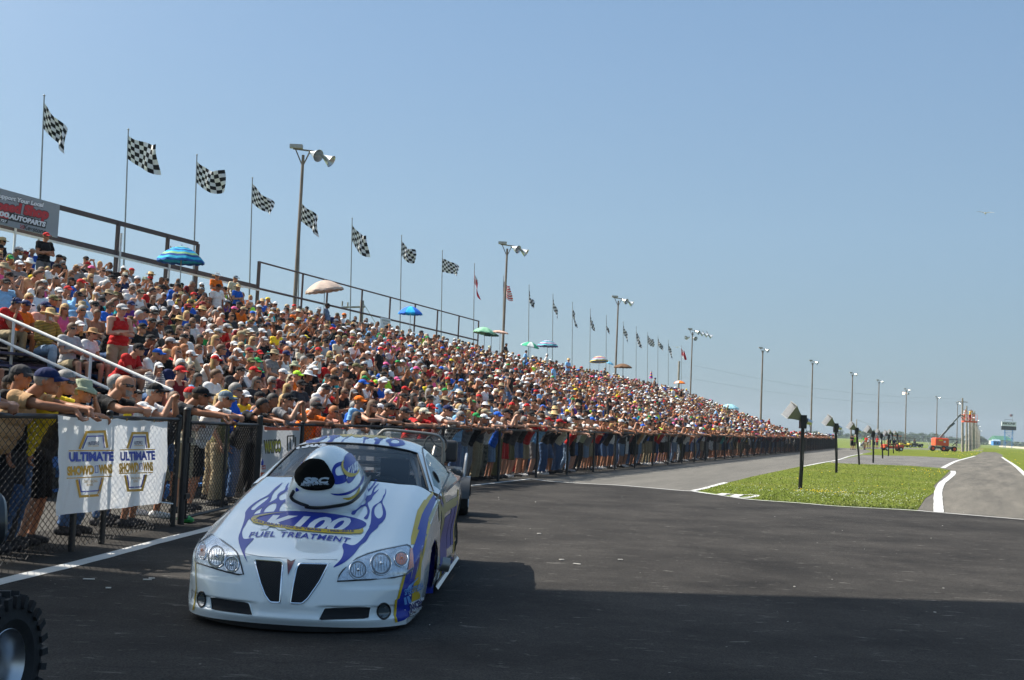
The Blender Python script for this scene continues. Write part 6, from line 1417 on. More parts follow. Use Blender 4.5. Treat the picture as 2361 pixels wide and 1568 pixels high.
for r, t, named in seats:
    pose, sp = named if named else (pick(SEATP), rspec()); sz = rc.uniform(.92, 1.05) * (.95 if sp.get('long') else 1)
    if not named:
        if rc.random() < .04: sz = rc.uniform(.68, .8)
        if rc.random() < .008: pose = rc.choice(('folded', 'stand'))
    st = 'sit' not in pose
    addp(pose, TW(t, row_w(r) - (.33 if st else 0), row_z(r) + (0.43 * (1 - sz) if not st else 0)), FACE_B + rc.uniform(-.45, .35), sp, sz, 'row', r)
# only what the photograph can show
vis = []
for P_ in PEOPLE:
    hz_ = (1.2 if 'sit' in P_['pose'] else 1.6) * P_['size']; u = topx(P_['p'] + V3((0, 0, hz_))); P_['px'] = u
    if -45 < u[0] < 2420 and u[1] < 1600: P_['d'] = math.hypot(P_['p'].x, P_['p'].y); vis.append(P_)
def hidden(P_):    # low rows behind the people at the fence show little
    return False
def rank(P_): return P_['d'] * (1.0 if P_['zone'] in ('near', 'fence') else 1.22 if P_['zone'] == 'behind' else 1.10) - (40 if P_['spec'] in [v[1] for v in named_seats.values()] or P_['zone'] == 'near' else 0)
vis.sort(key=rank)
solo, mass = vis[:288], vis[288:]
# labels that single each one out
ZN = {'near': 'at the nearest fence', 'fence': 'leaning at the long fence', 'behind': 'standing behind the fence leaners'}
POSN = {'lean': '', 'drop': '', 'camera': '', 'hands': '', 'chin': '', 'folded': '', 'stand': ''}
def lab(P_):
    s = desc(P_['spec'])
    if P_['zone'] == 'row':
        return s + (', standing' if 'sit' not in P_['pose'] else '') + ', ' + ORD[P_['extra']] + ' stand row up'
    return s + ' ' + ZN[P_['zone']]
by = {}
for P_ in solo: P_['lab'] = lab(P_); by.setdefault(P_['lab'], []).append(P_)
for k, L_ in by.items():
    if len(L_) > 1:
        L_.sort(key=lambda q: q['px'][0])
        for i, q in enumerate(L_): q['lab'] = k + ', ' + ORD[i] + ' such from left'
for P_ in solo:
    big = P_['zone'] in ('near',) or (P_['zone'] == 'fence' and P_['d'] < 30)
    vx = .0085 if P_['zone'] == 'near' else (.0095 if P_['d'] < 31 and P_['zone'] == 'fence' else .0135)
    b_ = 1.06 if P_['spec'].get('wide', 1) >= 1 and not P_['spec'].get('long') else .97
    if vx < .011: b_ = 1.06
    P_['spec']['build'] = b_; P_['spec']['belly'] = .03 if P_['spec'].get('wide', 1) > 1.05 else 0.0
    o = person(P_['pose'], P_['p'], P_['rz'], P_['spec'], P_['size'], vx, {'near': 'spectators at the nearest fence', 'fence': 'spectators leaning on the long fence', 'behind': 'spectators standing behind the fence row', 'row': 'spectators in the grandstand'}[P_['zone']])
    o['label'] = P_['lab']
# the rest of the crowd, one mass
def low_hat(kind):
    n = 9
    if kind == 'cap':
        mb = MB(); mb.grid(dome(.088, .108, .082, .036, n=n, m_=3)); mb.add([(-.07, .075, .045), (-.045, .155, .03), (.045, .155, .03), (.07, .075, .045)], [(0, 1, 2, 3)])
    else:
        R1 = .17 if kind == 'wide_hat' else .13; mb = MB(); rows_ = [[V3((r * math.cos(t), -.008 + r * 1.1 * math.sin(t), z)) for t in [2 * math.pi * j / n for j in range(n + 1)]] for r, z in ((R1, .032), (.088, .05), (.078, .12), (.02, .135))]; mb.grid(rows_)
    return np.array(mb.v), mb.f
LH = {k: low_hat(k) for k in ('cap', 'wide_hat', 'bucket_hat')}
_tpl = {}
def template(pose, voxel):
    if (pose, voxel) in _tpl: return _tpl[(pose, voxel)]
    P = POSES[pose]; pr = human(q=1, build=1.08, **P) if voxel < .03 else [p for p in human(q=0, build=1.1, **P)]
    mb, _ = solid(pr, 1); V, F, Nn = remeshed(mb, voxel, 1); tag, par = classify(V, pr); T = np.array([p[-1] for p in pr])[tag]
    HM, hc = frame_of(P); hi = np.array((Matrix.Translation(hc) @ HM).inverted()); hl = (np.c_[V, np.ones(len(V))] @ hi.T)[:, :3]
    ax = np.array(P['neck']) - np.array(P['pel']); sp = ((V - np.array(P['pel'])) @ ax) / (ax @ ax)
    reg = np.full(len(V), 0)                                   # 0 skin 1 top 2 leg 3 hair 4 glasses 5 shoe 6 sleeve 7 shin 8 forearm 9 shoulder
    reg[np.isin(T, ['torso']) | ((T == 'pelvis') & (sp > -.02))] = 1; reg[(T == 'pelvis') & (sp <= -.02)] = 2; reg[T == 'thigh'] = 2; reg[T == 'calf'] = 7; reg[T == 'foot'] = 5; reg[(T == 'uarm')] = 9; reg[(T == 'uarm') & (par < .6)] = 6; reg[T == 'farm'] = 8
    hd = T == 'head'; reg[hd & ((hl[:, 2] > .062) | ((hl[:, 1] < -.01) & (hl[:, 2] > -.045)))] = 3; reg[hd & (hl[:, 2] > -.014) & (hl[:, 2] < .032) & (hl[:, 1] > .045)] = 4
    V = V + Nn * np.isin(reg, (1, 2, 6))[:, None] * .016
    quads = np.array([f if len(f) == 4 else (*f, f[-1]) for f in F], dtype=np.int32); _tpl[(pose, voxel)] = (V, quads, reg, np.array((Matrix.Translation(hc) @ HM))); return _tpl[(pose, voxel)]
def crowd(name, people, voxel, label):
    Vs, Fs, Cs = [], [], []; off = 0; near_ = 0
    for P_ in people:
        V, Q, reg, HMx = template(P_['pose'], voxel); s = P_['spec']; sk = np.array(SKINS[s['skin']]); tc = np.array(COL.get(s['top'], (.3, .3, .3))); lc = np.array(COL.get(s['leg'], (.1, .1, .09))); hc_ = np.array(HAIR.get(s['hair'], SKINS[s['skin']])); sh = np.array(COL[s.get('shoe', 'charcoal')])
        top = sk if s['topk'] == 'bare' else tc; sl = top if s['topk'] in ('tee', 'long') else sk; fa = tc if s['topk'] == 'long' else sk; shin = lc if s['legk'] == 'trousers' else sk; gl = np.array((.02, .02, .02)) if s.get('glasses') else sk; up_ = tc if s['topk'] == 'long' else sk
        pal = np.stack([sk, top, lc, hc_, gl, sh, sl, shin, fa, up_]); C = pal[reg]; rz = P_['rz']; c_, s_ = math.cos(rz), math.sin(rz); Rz = np.array([[c_, -s_, 0], [s_, c_, 0], [0, 0, 1]]); sz = P_['size']
        parts = [(V, Q, C)]
        if s.get('hat'):
            hv, hf = LH[s['hat']]; hv4 = (np.c_[hv, np.ones(len(hv))] @ HMx.T)[:, :3]; parts.append((hv4, np.array([f for f in hf], dtype=np.int32), np.tile(COL.get(s['hatc'], (.12, .12, .09)), (len(hv), 1))))
        for v, q, c in parts:
            W = (v * sz) @ Rz.T + np.array(P_['p']); Vs.append(W); Fs.append(q + off); Cs.append(c); off += len(v)
    o = np_mesh(name, Vs, Fs, crowd_mat(), None, True); me = o.data; C = np.concatenate(Cs); at = me.color_attributes.new('tone', 'FLOAT_COLOR', 'POINT'); at.data.foreach_set('color', np.c_[C, np.ones(len(C))].astype(np.float32).ravel())
    me.validate(); return setp(o, label, kind='stuff')
def crowd_mat():
    if 'crowd' in _mats: return _mats['crowd']
    m, nt, b = _new('crowd'); a = N(nt, 'ShaderNodeAttribute'); a.attribute_name = 'tone'; nt.links.new(a.outputs['Color'], b.inputs['Base Color']); b.inputs['Roughness'].default_value = .8; b.inputs['Specular IOR Level'].default_value = .2; _mats['crowd'] = m; return m
mid = [p for p in mass if p['d'] < 62]; far = [p for p in mass if p['d'] >= 62]
crowd('crowd', mid, .026, 'packed spectators in the middle of the grandstand'); crowd('crowd', far, .042, 'packed spectators in the far part of the grandstand and fence')
print('people solo', len(solo), 'mid', len(mid), 'far', len(far))

# ------------------------------------------------------------------ flags behind the stand
M_pole = plain('flagpole_grey', (.30, .33, .35), .45, metal=.4, vary=.1)
M_fw, M_fb = cloth((.74, .75, .78)), cloth((.012, .014, .022))
M_fr, M_fn = cloth((.62, .03, .05)), cloth((.02, .035, .18))
def flag_mesh(kind, fly, droop, seed, L_=1.30, H_=.80):
    nx, nz = 32, 24; rows_ = []; ph = seed * 1.7; droop += .17 * math.sin(seed * 2.3); amp = 1 + .7 * math.sin(seed * 3.1)
    for j in range(nz + 1):
        v = j / nz; row = []
        for i in range(nx + 1):
            u_ = i / nx; s = u_ * L_; ang = droop * (1 - .35 * u_) + .25 * math.sin(ph) * u_; f = max(0, u_ - .02)
            x = s * math.cos(ang) * fly + .03 * math.sin(u_ * 7 + v * 3 + ph) * f * 2; z = -s * math.sin(ang) - v * H_ * (1 - .30 * u_ * math.sin(ph + 1)) + .05 * amp * math.sin(u_ * 9 + ph) * f
            y = amp * (.10 * math.sin(u_ * 8 + v * 2.5 + ph) + .05 * math.sin(u_ * 15 - v * 4 + ph)) * f * (1.6 - .6 * fly); row.append(V3((x + .22 * v * (1 - fly) * u_, y, z)))
        rows_.append(row)
    mb = MB(); vs = [p for r_ in rows_ for p in r_]; fs, ms = [], []
    for j in range(nz):
        for i in range(nx):
            fs.append((j * (nx + 1) + i, (j + 1) * (nx + 1) + i, (j + 1) * (nx + 1) + i + 1, j * (nx + 1) + i + 1)); a, b_ = i // 4, j // 4
            if kind == 'check': m_ = (a + b_) % 2
            elif kind == 'canada': m_ = 2 if (i < 8 or i >= 24 or (12 <= i < 20 and 6 <= j < 18 and abs(i - 15.5) + abs(j - 12) * .7 < 6)) else 0
            else: m_ = (3 if not ((i % 3 == 1) and (j % 3 == 1)) else 0) if (i < 13 and j < 13) else (2 if int(j / nz * 13) % 2 == 0 else 0)
            ms.append(m_)
    mb.v = [tuple(v) for v in vs]; mb.f = fs; mb.m = ms; return mb
flags = [(102, 220, 1, .75), (296, 298, .98, .72), (454, 357, .95, .78), (582, 410, .92, .80), (693, 455, .85, .75), (812, 503, .75, .95), (926, 543, .62, 1.0), (1020, 578, .8, .3), (1094, 608, .35, 1.15), (1161, 636, .4, 1.1), (1220, 657, .3, 1.2), (1275, 678, .5, 1.0), (1320, 697, .25, 1.25), (1361, 712, .22, 1.3),
         (1398, 727, .22, 1.25), (1437, 742, .5, 1.1), (1467, 753, .4, 1.15), (1493, 766, .5, 1.0), (1517, 774, .55, .95), (1541, 784, .5, 1.0), (1571, 796, .35, 1.1)]
side_words = {0: 'leftmost and largest chequered flag, above the advertising board', 8: 'red and white flag hanging limp between the chequered and striped flags', 9: 'stars and stripes flag hanging beside the second light mast', 20: 'last flag of the row, red and white, beside the fourth light mast'}
for i, (px, py, fly, droop) in enumerate(flags):
    t, z = onW(px, py, 16.6); kind = 'canada' if i in (8, 20) else 'usa' if i == 9 else 'check'
    lab_ = side_words.get(i) or ('chequered flag on a pole behind the stand, %s from the left end' % ORD[i])
    top = TW(t, 16.6, z); base = V3((top.x + .033 * z, top.y, 0)); f = thing('flagpole', lab_, 'flag', base, 0, 'flags along the back of the grandstand')
    d = top - base; MB().path([V3((0, 0, 0)), d * .5, d], [.045, .035, .022], 8).ell(d, (.04, .04, .03), 8, 5).build('pole', M_pole, f, smooth=True)
    fl_o2 = flag_mesh(kind, fly, droop, i + 1).build('flag', [M_fw, M_fb, M_fr, M_fn], f, smooth=True); fl_o2.location = d - V3((0, 0, .22 if i != 7 else .45)); fl_o2.rotation_euler = (0, -.03, -.25)

# ------------------------------------------------------------------ light masts
M_mast = plain('mast_steel', (.20, .16, .13), .55, metal=.3, vary=.35, scale=.8); M_bell = plain('lamp_bell', (.55, .58, .6), .3, metal=.7, vary=.1); M_box = plain('ballast_white', (.35, .35, .35), .5)
M_lit = plain('lit_lamp', (1, .75, .5), .3); _b = M_lit.node_tree.nodes['Principled BSDF']; _b.inputs['Emission Color'].default_value = (1, .55, .3, 1); _b.inputs['Emission Strength'].default_value = 3
def bell(mb_c, d, r=.28, L_=.5, m=0, mb=None):
    d = V3(d).normalized(); Q = d.to_track_quat('Z', 'Y').to_matrix().to_4x4(); M = Matrix.Translation(V3(mb_c)) @ Q
    mb.lathe([(.06, -.12), (.07, 0), (.12, L_ * .3), (r * .75, L_ * .7), (r, L_), (r * .97, L_), (r * .7, L_ * .68), (.1, L_ * .3)], M, 18, m); return mb
def mast(px, py, w=None, z=13.2, heads=2, label='', lit=False, thick=.088):
    if w is not None: t, zz = onW(px, py, w); p = TW(t, w); z = zz
    else: p = G(px, py, z); p.z = 0
    f = thing('light_mast', label, 'light mast', (p.x, p.y, 0), 0, 'light masts along the track')
    MB().path([(0, 0, 0), (0, 0, z * .5), (0, 0, z - .3)], [thick * 1.3, thick, thick * .72], 10).build('mast', M_mast, f, smooth=True)
    mb = MB().bar((0, 0, z - .8), (-.35, 0, z - .05), .05, .05).bar((0, 0, z - .8), (.30, 0, z - .1), .05, .05).bar((-.45, 0, z - .04), (.55, 0, z - .12), .06, .06); mb.build('bracket', M_mast, f)
    MB().box((-.32, 0, z + .07), (.55, .25, .16)).build('ballast_box', M_box, f)
    for k in range(heads): b_ = bell((.35 + .5 * k, -.05 * k, z - .18 - .12 * k), (.9, -.7, -.45 + .1 * k) if k == 0 else (.9, -.2, -.55), mb=MB()).build('lamp_bell', M_bell, f, smooth=True); MB().tube((.3 + .45 * k, 0, z - .08), (.38 + .5 * k, 0, z - .18 - .1 * k), .03).build('arm', M_mast, b_)
    if heads == 4 or lit:
        for sg in (-1, 1): bell((.25 * sg - .15, -.05, z - .95), (sg * .7 - .3, -.7, -.3), mb=MB()).build('lamp_bell', M_lit if (lit and sg < 0) else M_bell, f, smooth=True)
    return f
mast(700, 342, 16, heads=2, label='tallest looking light mast with two bell lamps above the beige parasol')
mast(1170, 563, 16, heads=2, label='rusty brown light mast beside the stars and stripes flag')
mast(1426, 686, 16, heads=2, label='light mast above the brown parasol, one bell lamp turned right')
mast(1597, 760, 16, heads=4, label='light mast carrying four bell lamps beside the last flag of the row')
for px, py, lb, lit in ((1759, 803, 'grey light mast rising from the far end rail of the stand', False), (1874, 832, 'grey light mast right of the far end rail, second beyond the stand', False), (1966, 860, 'light mast behind the pair of people standing on the grass', False),
                        (2027, 877, 'light mast standing above the row of loudspeaker horns', False), (2090, 897, 'light mast with one glowing orange lamp', True), (2161, 915, 'short looking light mast left of the lift platform', False), (2208, 929, 'light mast seen right behind the lift platform', False)):
    mast(px, py, None, 13.4, 1 if not lit else 1, lb, lit, .13)

# ------------------------------------------------------------------ parasols in the stand
def parasol(label, px, py, dia, w, scheme, tilt=(0, 0), rise=.30, name='parasol'):
    t, z = onW(px, py, w); n = 8; S_ = 6; nr = 10
    f = thing(name, label, 'parasol', TW(t, w, z), BANG, 'parasols among the spectators'); mb = MB(); vs, fs, ms = [], [], []
    for i in range(nr + 1):
        r = i / nr
        for j in range(n * S_):
            a = 2 * math.pi * j / (n * S_); k = abs((j % S_) / S_ - .5) * 2; rad = dia / 2 * r * (1 - .05 * (1 - k) * r) ; zz = rise * dia * (1 - r ** 1.9) - .03 * (1 - k) * r * dia * .6
            vs.append((rad * math.cos(a), rad * math.sin(a), zz))
    cols = [c for c in scheme[1]]
    for i in range(nr):
        for j in range(n * S_):
            J = (j + 1) % (n * S_); fs.append((i * n * S_ + j, (i + 1) * n * S_ + j, (i + 1) * n * S_ + J, i * n * S_ + J)); ms.append((j // S_) % len(cols) if scheme[0] == 'panel' else (i % len(cols) if scheme[0] == 'ring' else 0))
    o = len(vs)
    for j in range(n * S_):
        a = 2 * math.pi * j / (n * S_); rad = dia / 2 * .99; vs.append((rad * math.cos(a), rad * math.sin(a), -.06 * dia * (.7 + .3 * abs(math.sin(a * 8)))))
    for j in range(n * S_): J = (j + 1) % (n * S_); fs.append((nr * n * S_ + j, o + j, o + J, nr * n * S_ + J)); ms.append((j // S_) % len(cols) if scheme[0] == 'panel' else 0)
    mb.v, mb.f, mb.m = vs, fs, ms; c_o = mb.build('canopy', [cloth(c) for c in cols], f, smooth=True); c_o.rotation_euler = (tilt[0], tilt[1], 0)
    zb = z - row_z((w - 3) / TRD) - .1; MB().tube((0, 0, rise * dia + .06), (.05, 0, -zb), .016).build('pole', M_galv, f, smooth=True)
    MB().path([(dia * .46 * math.cos(a), dia * .46 * math.sin(a), .0) for a in (0,)] + [(0, 0, rise * dia * .9)], .006, 5).build('rib', M_galv, f)
parasol('blue and green striped parasol under the left back rail', 417, 600, 1.5, 12.6, ('ring', [(.02, .10, .35), (.02, .35, .65), (.25, .50, .25), (.01, .06, .25), (.03, .40, .60)]))
parasol('faded beige parasol with a scalloped edge by the first mast', 748, 668, 1.55, 12.6, ('one', [(.48, .38, .32)]), (.1, -.15), .24)
parasol('bright blue parasol with alternate light and dark panels', 946, 722, 1.15, 12.4, ('panel', [(.03, .45, .85), (.03, .16, .70)]), rise=.27)
parasol('pale green parasol below the right end of the back rail', 1117, 767, 1.25, 12.6, ('one', [(.25, .52, .34)]), (-.1, .1), .24); parasol('dark green parasol tucked under the pale green one', 1133, 773, .85, 12.2, ('one', [(.03, .08, .05)]), rise=.2)
parasol('flat pinkish tan parasol beside the second mast', 1153, 766, 1.0, 13.2, ('one', [(.58, .38, .30)]), (0, .1), .10); parasol('white and green parasol with wide panels', 1222, 798, 1.15, 12.6, ('panel', [(.65, .7, .68), (.05, .38, .22)]), (0, .2), .22)
parasol('purple and turquoise striped parasol', 1262, 797, 1.35, 12.0, ('ring', [(.16, .10, .26), (.10, .50, .50), (.20, .13, .30), (.5, .5, .55)]), rise=.26); parasol('rainbow ringed parasol with yellow centre', 1381, 832, 1.35, 12.2, ('ring', [(.75, .55, .1), (.65, .12, .05), (.05, .10, .40), (.6, .5, .35), (.06, .25, .5)]), (-.1, -.1), .27)
parasol('small light blue parasol right behind the rainbow one', 1405, 838, .7, 12.8, ('one', [(.15, .42, .62)]), (0, .3), .2); parasol('brown parasol with a darker fringe', 1436, 846, 1.45, 12.2, ('one', [(.16, .09, .05)]), rise=.18); parasol('orange and white parasol near the end of the stand', 1567, 883, 1.15, 12.8, ('panel', [(.85, .20, .02), (.85, .20, .02), (.75, .7, .65)]), rise=.2)
parasol('pale turquoise ringed parasol in the last rows by the end rail', 1682, 941, 1.9, 8.0, ('ring', [(.18, .48, .56), (.40, .60, .66)]), rise=.22); parasol('closed rainbow parasol standing upright', 1501, 872, .32, 13.4, ('ring', [(.6, .1, .3), (.75, .5, .05), (.1, .1, .5)]), rise=2.0)

# ------------------------------------------------------------------ loudspeaker horns on posts
M_horn = plain('horn_grey', (.19, .19, .17), .6, vary=.15, scale=5); M_horn_in = plain('horn_inside', (.24, .25, .26), .6)
horn_px = [((1844, 1129), (1851, 981), 'nearest loudspeaker horn, on a black post at the front of the lawn'), ((1928, 1090.5), (1927, 992), 'second nearest loudspeaker horn, post on the lawn'), ((1981, 1072), (1975, 998), 'third loudspeaker horn on a leaning post at the lawn back edge'), ((2013, 1067.5), (2013, 1005), 'fourth loudspeaker horn, on the broken pavement'), ((2035, 1057.5), (2032, 1008), 'fifth loudspeaker horn, on the broken pavement'),
           ((2048, 1052), (2049, 1009), 'sixth loudspeaker horn, at the far pavement edge'), ((2060, 1045.5), (2057, 1004), 'seventh loudspeaker horn in front of the red cart'), ((2073, 1043), (2069, 1005), 'farthest loudspeaker horn of the row')]
for (bx, by), (tx, ty), lb in horn_px:
    b_ = G(bx, by); tp = DY(tx, ty, b_.y); d = tp - b_; f = thing('loudspeaker_horn', lb, 'loudspeaker', b_, 0, 'loudspeaker horns on posts beside the road')
    pm = MB(); pm.path([V3((0, 0, 0)), d * .35 + V3((.01, 0, 0)), d * .7 - V3((.008, 0, 0)), d], [.05, .042, .046, .04], 8); pm.path([V3((.04, -.03, 0)), d * .5 + V3((.055, -.03, 0)), d + V3((.03, -.03, 0))], .013, 5); pm.build('post', M_black, f, smooth=True)
    hd_ = MB().box(d + V3((0, 0, .10)), (.16, .22, .36)).build('driver_box', M_black, f); MB().tube(d + V3((.10, 0, .12)), d + V3((.24, .02, .08)), .09, .06, 12).build('driver', M_alu, hd_, smooth=True)
    pth = [d + V3((.05, -.05, -.05)), d + V3((.14, -.05, -.22)), d + V3((.2, -.05, -.12)), d + V3((.16, -.02, .05))]; MB().path(smooth_open(pth, 4), .008, 5).build('cable', plain('cable_blue', (.06, .10, .25), .5), hd_)
    ax = V3((-.80, -.10, .52)).normalized(); side = V3((.25, .95, .0)).normalized(); side = (side - ax * side.dot(ax)).normalized(); up_ = side.cross(ax); up_ = up_ if up_.z > 0 else -up_
    org = d + V3((-.02, 0, .16)); mo, mi_ = MB(), MB(); ro, ri = [], []
    for k in range(9):
        s = k / 8; c_ = org + ax * (.44 * s); hw, hh = .045 + .29 * s ** 1.9, .05 + .17 * s ** 1.1
        bow = [(-1, -1), (-.5, -1), (0, -1), (.5, -1), (1, -1), (1, 0), (1, 1), (.5, 1), (0, 1), (-.5, 1), (-1, 1), (-1, 0), (-1, -1)]
        ro.append([c_ + side * (hw * a) + up_ * (hh * b2) + ax * (.10 * s * (1 - a * a)) for a, b2 in bow]); ri.append([c_ + side * (hw * .94 * a) + up_ * (hh * .93 * b2) + ax * (.10 * s * (1 - a * a)) for a, b2 in bow])
    mo.grid(ro); mo.grid([ro[-1], ri[-1]]); mo.build('horn', M_horn, f, smooth=True, angle=40); mi_.grid([r_[::-1] for r_ in ri]); mi_.build('horn_throat', M_horn_in, f, smooth=True, angle=40)
    if by < 1070 or True: pass

# ------------------------------------------------------------------ boom lift with its two photographers
M_or = plain('lift_orange', (.78, .085, .015), .4, vary=.05, coat=.4); M_boom = plain('boom_grey', (.17, .19, .20), .45, vary=.1); M_chas = plain('chassis_grey', (.12, .14, .155), .5)
lb_ = G(2180, 1041); lift = thing('boom_lift', 'orange and grey boom lift with its platform raised beside the poles', 'boom lift', (lb_.x, lb_.y, 0))
def lp(x, z, y=0): return V3(((x - 1283) / 90.0, y, (915 - z) / 90.0))
for x, m_ in ((1075, 0), (1220, 1), (1365, 0), (1330, 1)):
    o_ = bpy.data.objects.new('wheel', None); link(o_, lift); c_ = lp(x, 880, -1.0 if x in (1075, 1220, 1365) else 1.0); o_.location = (c_.x, c_.y, .42); M = Matrix.Rotation(R(90), 4, 'X')
    MB().lathe([(.2, -.2), (.38, -.22), (.42, -.15), (.42, .15), (.38, .22), (.2, .2)], M, 24).build('tyre', M_rub, o_, smooth=True, angle=50); MB().lathe([(0, .17), (.12, .17), (.22, .21)], M, 20).build('rim', M_or, o_, smooth=True)
MB().box(lp(1215, 865), (3.3, 1.3, .35)).box(lp(1320, 870), (1.2, 1.7, .30)).box(lp(1150, 870), (.9, 1.6, .22)).build('chassis', M_chas, lift)
ob = MB().box(lp(1207, 792), (2.05, 1.8, 1.08)).box(lp(1205, 740), (1.8, 1.6, .12)).build('engine_cover', M_or, lift); bv = ob.modifiers.new('b', 'BEVEL'); bv.width = .12; bv.segments = 3
MB().box(lp(1187, 767, -.92), (.55, .02, .18)).build('label', plain('label_yellow', (.75, .6, .03), .5), lift); MB().box(lp(1240, 785, -.92), (.3, .02, .26)).build('label', M_wlet, lift)
MB().bar(lp(1200, 735), lp(1345, 565), .24, .26).bar(lp(1300, 600), lp(1470, 415), .17, .19).build('boom', M_boom, lift)
MB().bar(lp(1345, 560, -.14), lp(1385, 520, -.14), .30, .36).bar(lp(1200, 742, .0), lp(1265, 650, .2), .09, .09).build('boom_joint', M_chas, lift)
MB().bar(lp(1440, 440), lp(1478, 405), .2, .24).bar(lp(1475, 405), lp(1545, 445), .10, .14).bar(lp(1470, 425), lp(1540, 485), .08, .08).build('jib', M_boom, lift); MB().bar(lp(1230, 742, .3), lp(1465, 752, .3), .12, .14).build('stowed_arm', M_boom, lift); MB().bar(lp(1380, 832, .2), lp(1462, 765, .2), .06, .10).build('strut', M_black, lift)
pl_ = MB().box(lp(1602, 497), (2.05, 1.0, .22)).build('platform', M_or, lift); rl_ = MB()
for x in (1512, 1560, 1605, 1650, 1692):
    for y in (-.5, .5): rl_.tube(lp(x, 490, y), lp(x, 402, y), .022, n=6)
for z in (402, 445):
    for y in (-.5, .5): rl_.tube(lp(1512, z, y), lp(1692, z, y), .022, n=6)
    for x in (1512, 1692): rl_.tube(lp(x, z, -.5), lp(x, z, .5), .022, n=6)
rl_.build('guard_rail', M_or, pl_)
for x, sp, lab_ in ((1568, S('white', 'tee', 'khaki', 'shorts', None, None, 'brown-haired', 0, False), 'person in white t-shirt filming from the raised lift platform'), (1645, S('yellow', 'tee', 'dark red', 'shorts', None, None, 'brown-haired', 1, False), 'person in yellow t-shirt filming from the raised lift platform')):
    q = lp(x, 486) + V3((lb_.x, lb_.y, .0)); o_ = person('camera', V3((q.x, q.y + .35, q.z)), math.radians(200), sp, 1.0, .0135, 'people on the lift platform'); o_['label'] = lab_
# ------------------------------------------------------------------ carts, bleacher and people on the far lawn
def cart(label, loc, rz, colr, sc=1.0, roof=True, rider=True, grp=None):
    f = thing('utility_cart', label, 'cart', loc, rz, grp); f.scale = (sc, sc, sc)
    M_c = plain('cart_%.2f_%.2f_%.2f' % colr, colr, .4, coat=.3)
    b_ = MB().box((0, 0, .42), (2.3, 1.15, .28)).box((-.85, 0, .60), (.65, 1.05, .25)).box((.9, 0, .58), (.55, 1.1, .30)).build('body', M_c, f); bv = b_.modifiers.new('b', 'BEVEL'); bv.width = .08; bv.segments = 2
    MB().box((-.1, 0, .72), (.5, 1.0, .14)).box((-.38, 0, 1.0), (.12, 1.0, .5)).build('seat', M_black, f)
    for x in (-.8, .8):
        for y in (-.55, .55):
            o_ = bpy.data.objects.new('wheel', None); link(o_, f); o_.location = (x, y, .24); M = Matrix.Rotation(R(90) * (1 if y < 0 else -1), 4, 'X')
            MB().lathe([(.12, -.1), (.22, -.1), (.24, -.06), (.24, .06), (.22, .1), (.12, .1)], M, 20).build('tyre', M_rub, o_, smooth=True, angle=50); MB().lathe([(0, .08), (.12, .10)], M, 16).build('rim', M_wlet, o_)
    if roof:
        MB().box((0, 0, 1.72), (1.7, 1.2, .07)).build('roof', M_c, f); mb = MB()
        for x in (-.75, .75):
            for y in (-.52, .52): mb.tube((x, y, .6), (x * .95, y, 1.7), .022, n=6)
        mb.build('roof_frame', M_black, f)
    return f
q = G(2057, 1039.5); cart('low red cart with a roof, its tail toward the lift', (q.x, q.y, 0), R(4), (.70, .07, .02), 1.12)
for px, py, rz, c_, rf, lab_ in ((2086, 1031, .2, (.65, .45, .03), False, 'yellow cart parked behind the red cart'), (2101, 1030.5, -.1, (.06, .02, .02), True, 'dark maroon cart with black roof parked on the far lawn'), (2078, 1030, .1, (.03, .03, .035), True, 'black cart mostly hidden behind the red cart'), (2113, 1031.5, .1, (.02, .02, .02), False, 'low black buggy left of the boom lift')):
    q = G(px, py); cart(lab_, (q.x, q.y, 0), rz, c_, 1.1, rf, False, 'carts parked on the far lawn')
q = G(2187, 1032); bl = thing('small_bleacher', 'small bare aluminium bleacher behind the boom lift', 'bleacher', (q.x, q.y, 0)); mb = MB()
for k in range(5): MB().box((0, k * .6, .4 + k * .35), (10, .28, .05)).build('bench', M_alu, bl)
for k in range(9):
    x = -5 + k * 1.25; mb.tube((x, 0, 0), (x, 0, .4), .03, n=5).tube((x, 0, .35), (x, 2.5, 1.8), .03, n=5).tube((x, 2.5, 0), (x, 2.5, 2.9), .03, n=5)
for z in (2.3, 2.9): mb.tube((-5, 2.5, z), (5, 2.5, z), .025, n=5)
mb.build('frame', M_alu, bl)
far_p = [(1964, 1037, 'folded', 'black', 'tee', 'black', 'shorts', 'cap', 'black', 'person in black standing by the mast on the far lawn'), (1969.5, 1037, 'stand', 'lime', 'tee', 'olive', 'shorts', 'cap', 'khaki', 'person in lime t-shirt beside the one in black on the far lawn'), (1991, 1031.5, 'stand', 'green', 'tee', 'olive', 'trousers', None, None, 'person in green t-shirt in the group behind the loudspeakers'),
         (1997, 1034, 'folded', 'red', 'tee', 'khaki', 'shorts', None, None, 'person in red t-shirt at the left of the group behind the loudspeakers'), (2001.5, 1034, 'stand', 'white', 'tee', 'khaki', 'shorts', 'cap', 'white', 'person in white t-shirt in the group behind the loudspeakers'), (2005, 1034, 'folded', 'navy', 'tee', 'grey', 'shorts', None, None, 'person in navy t-shirt in the group behind the loudspeakers'),
         (2015, 1033, 'stand', 'light grey', 'tee', 'black', 'shorts', 'cap', 'black', 'person in light grey t-shirt right of the group behind the loudspeakers'), (2022, 1033.5, 'folded', 'red', 'tee', 'charcoal', 'shorts', 'cap', 'red', 'person in red t-shirt and red cap on the far lawn'), (2032, 1034, 'stand', 'white', 'tee', 'denim', 'trousers', None, None, 'person in white t-shirt and jeans left of the red cart'), (2108, 1030, 'stand', 'dark red', 'tee', 'black', 'shorts', 'cap', 'black', 'person in dark red t-shirt behind the parked carts'), (2205, 1032, 'stand', 'black', 'tee', 'black', 'shorts', None, None, 'person in black by the small bleacher')]
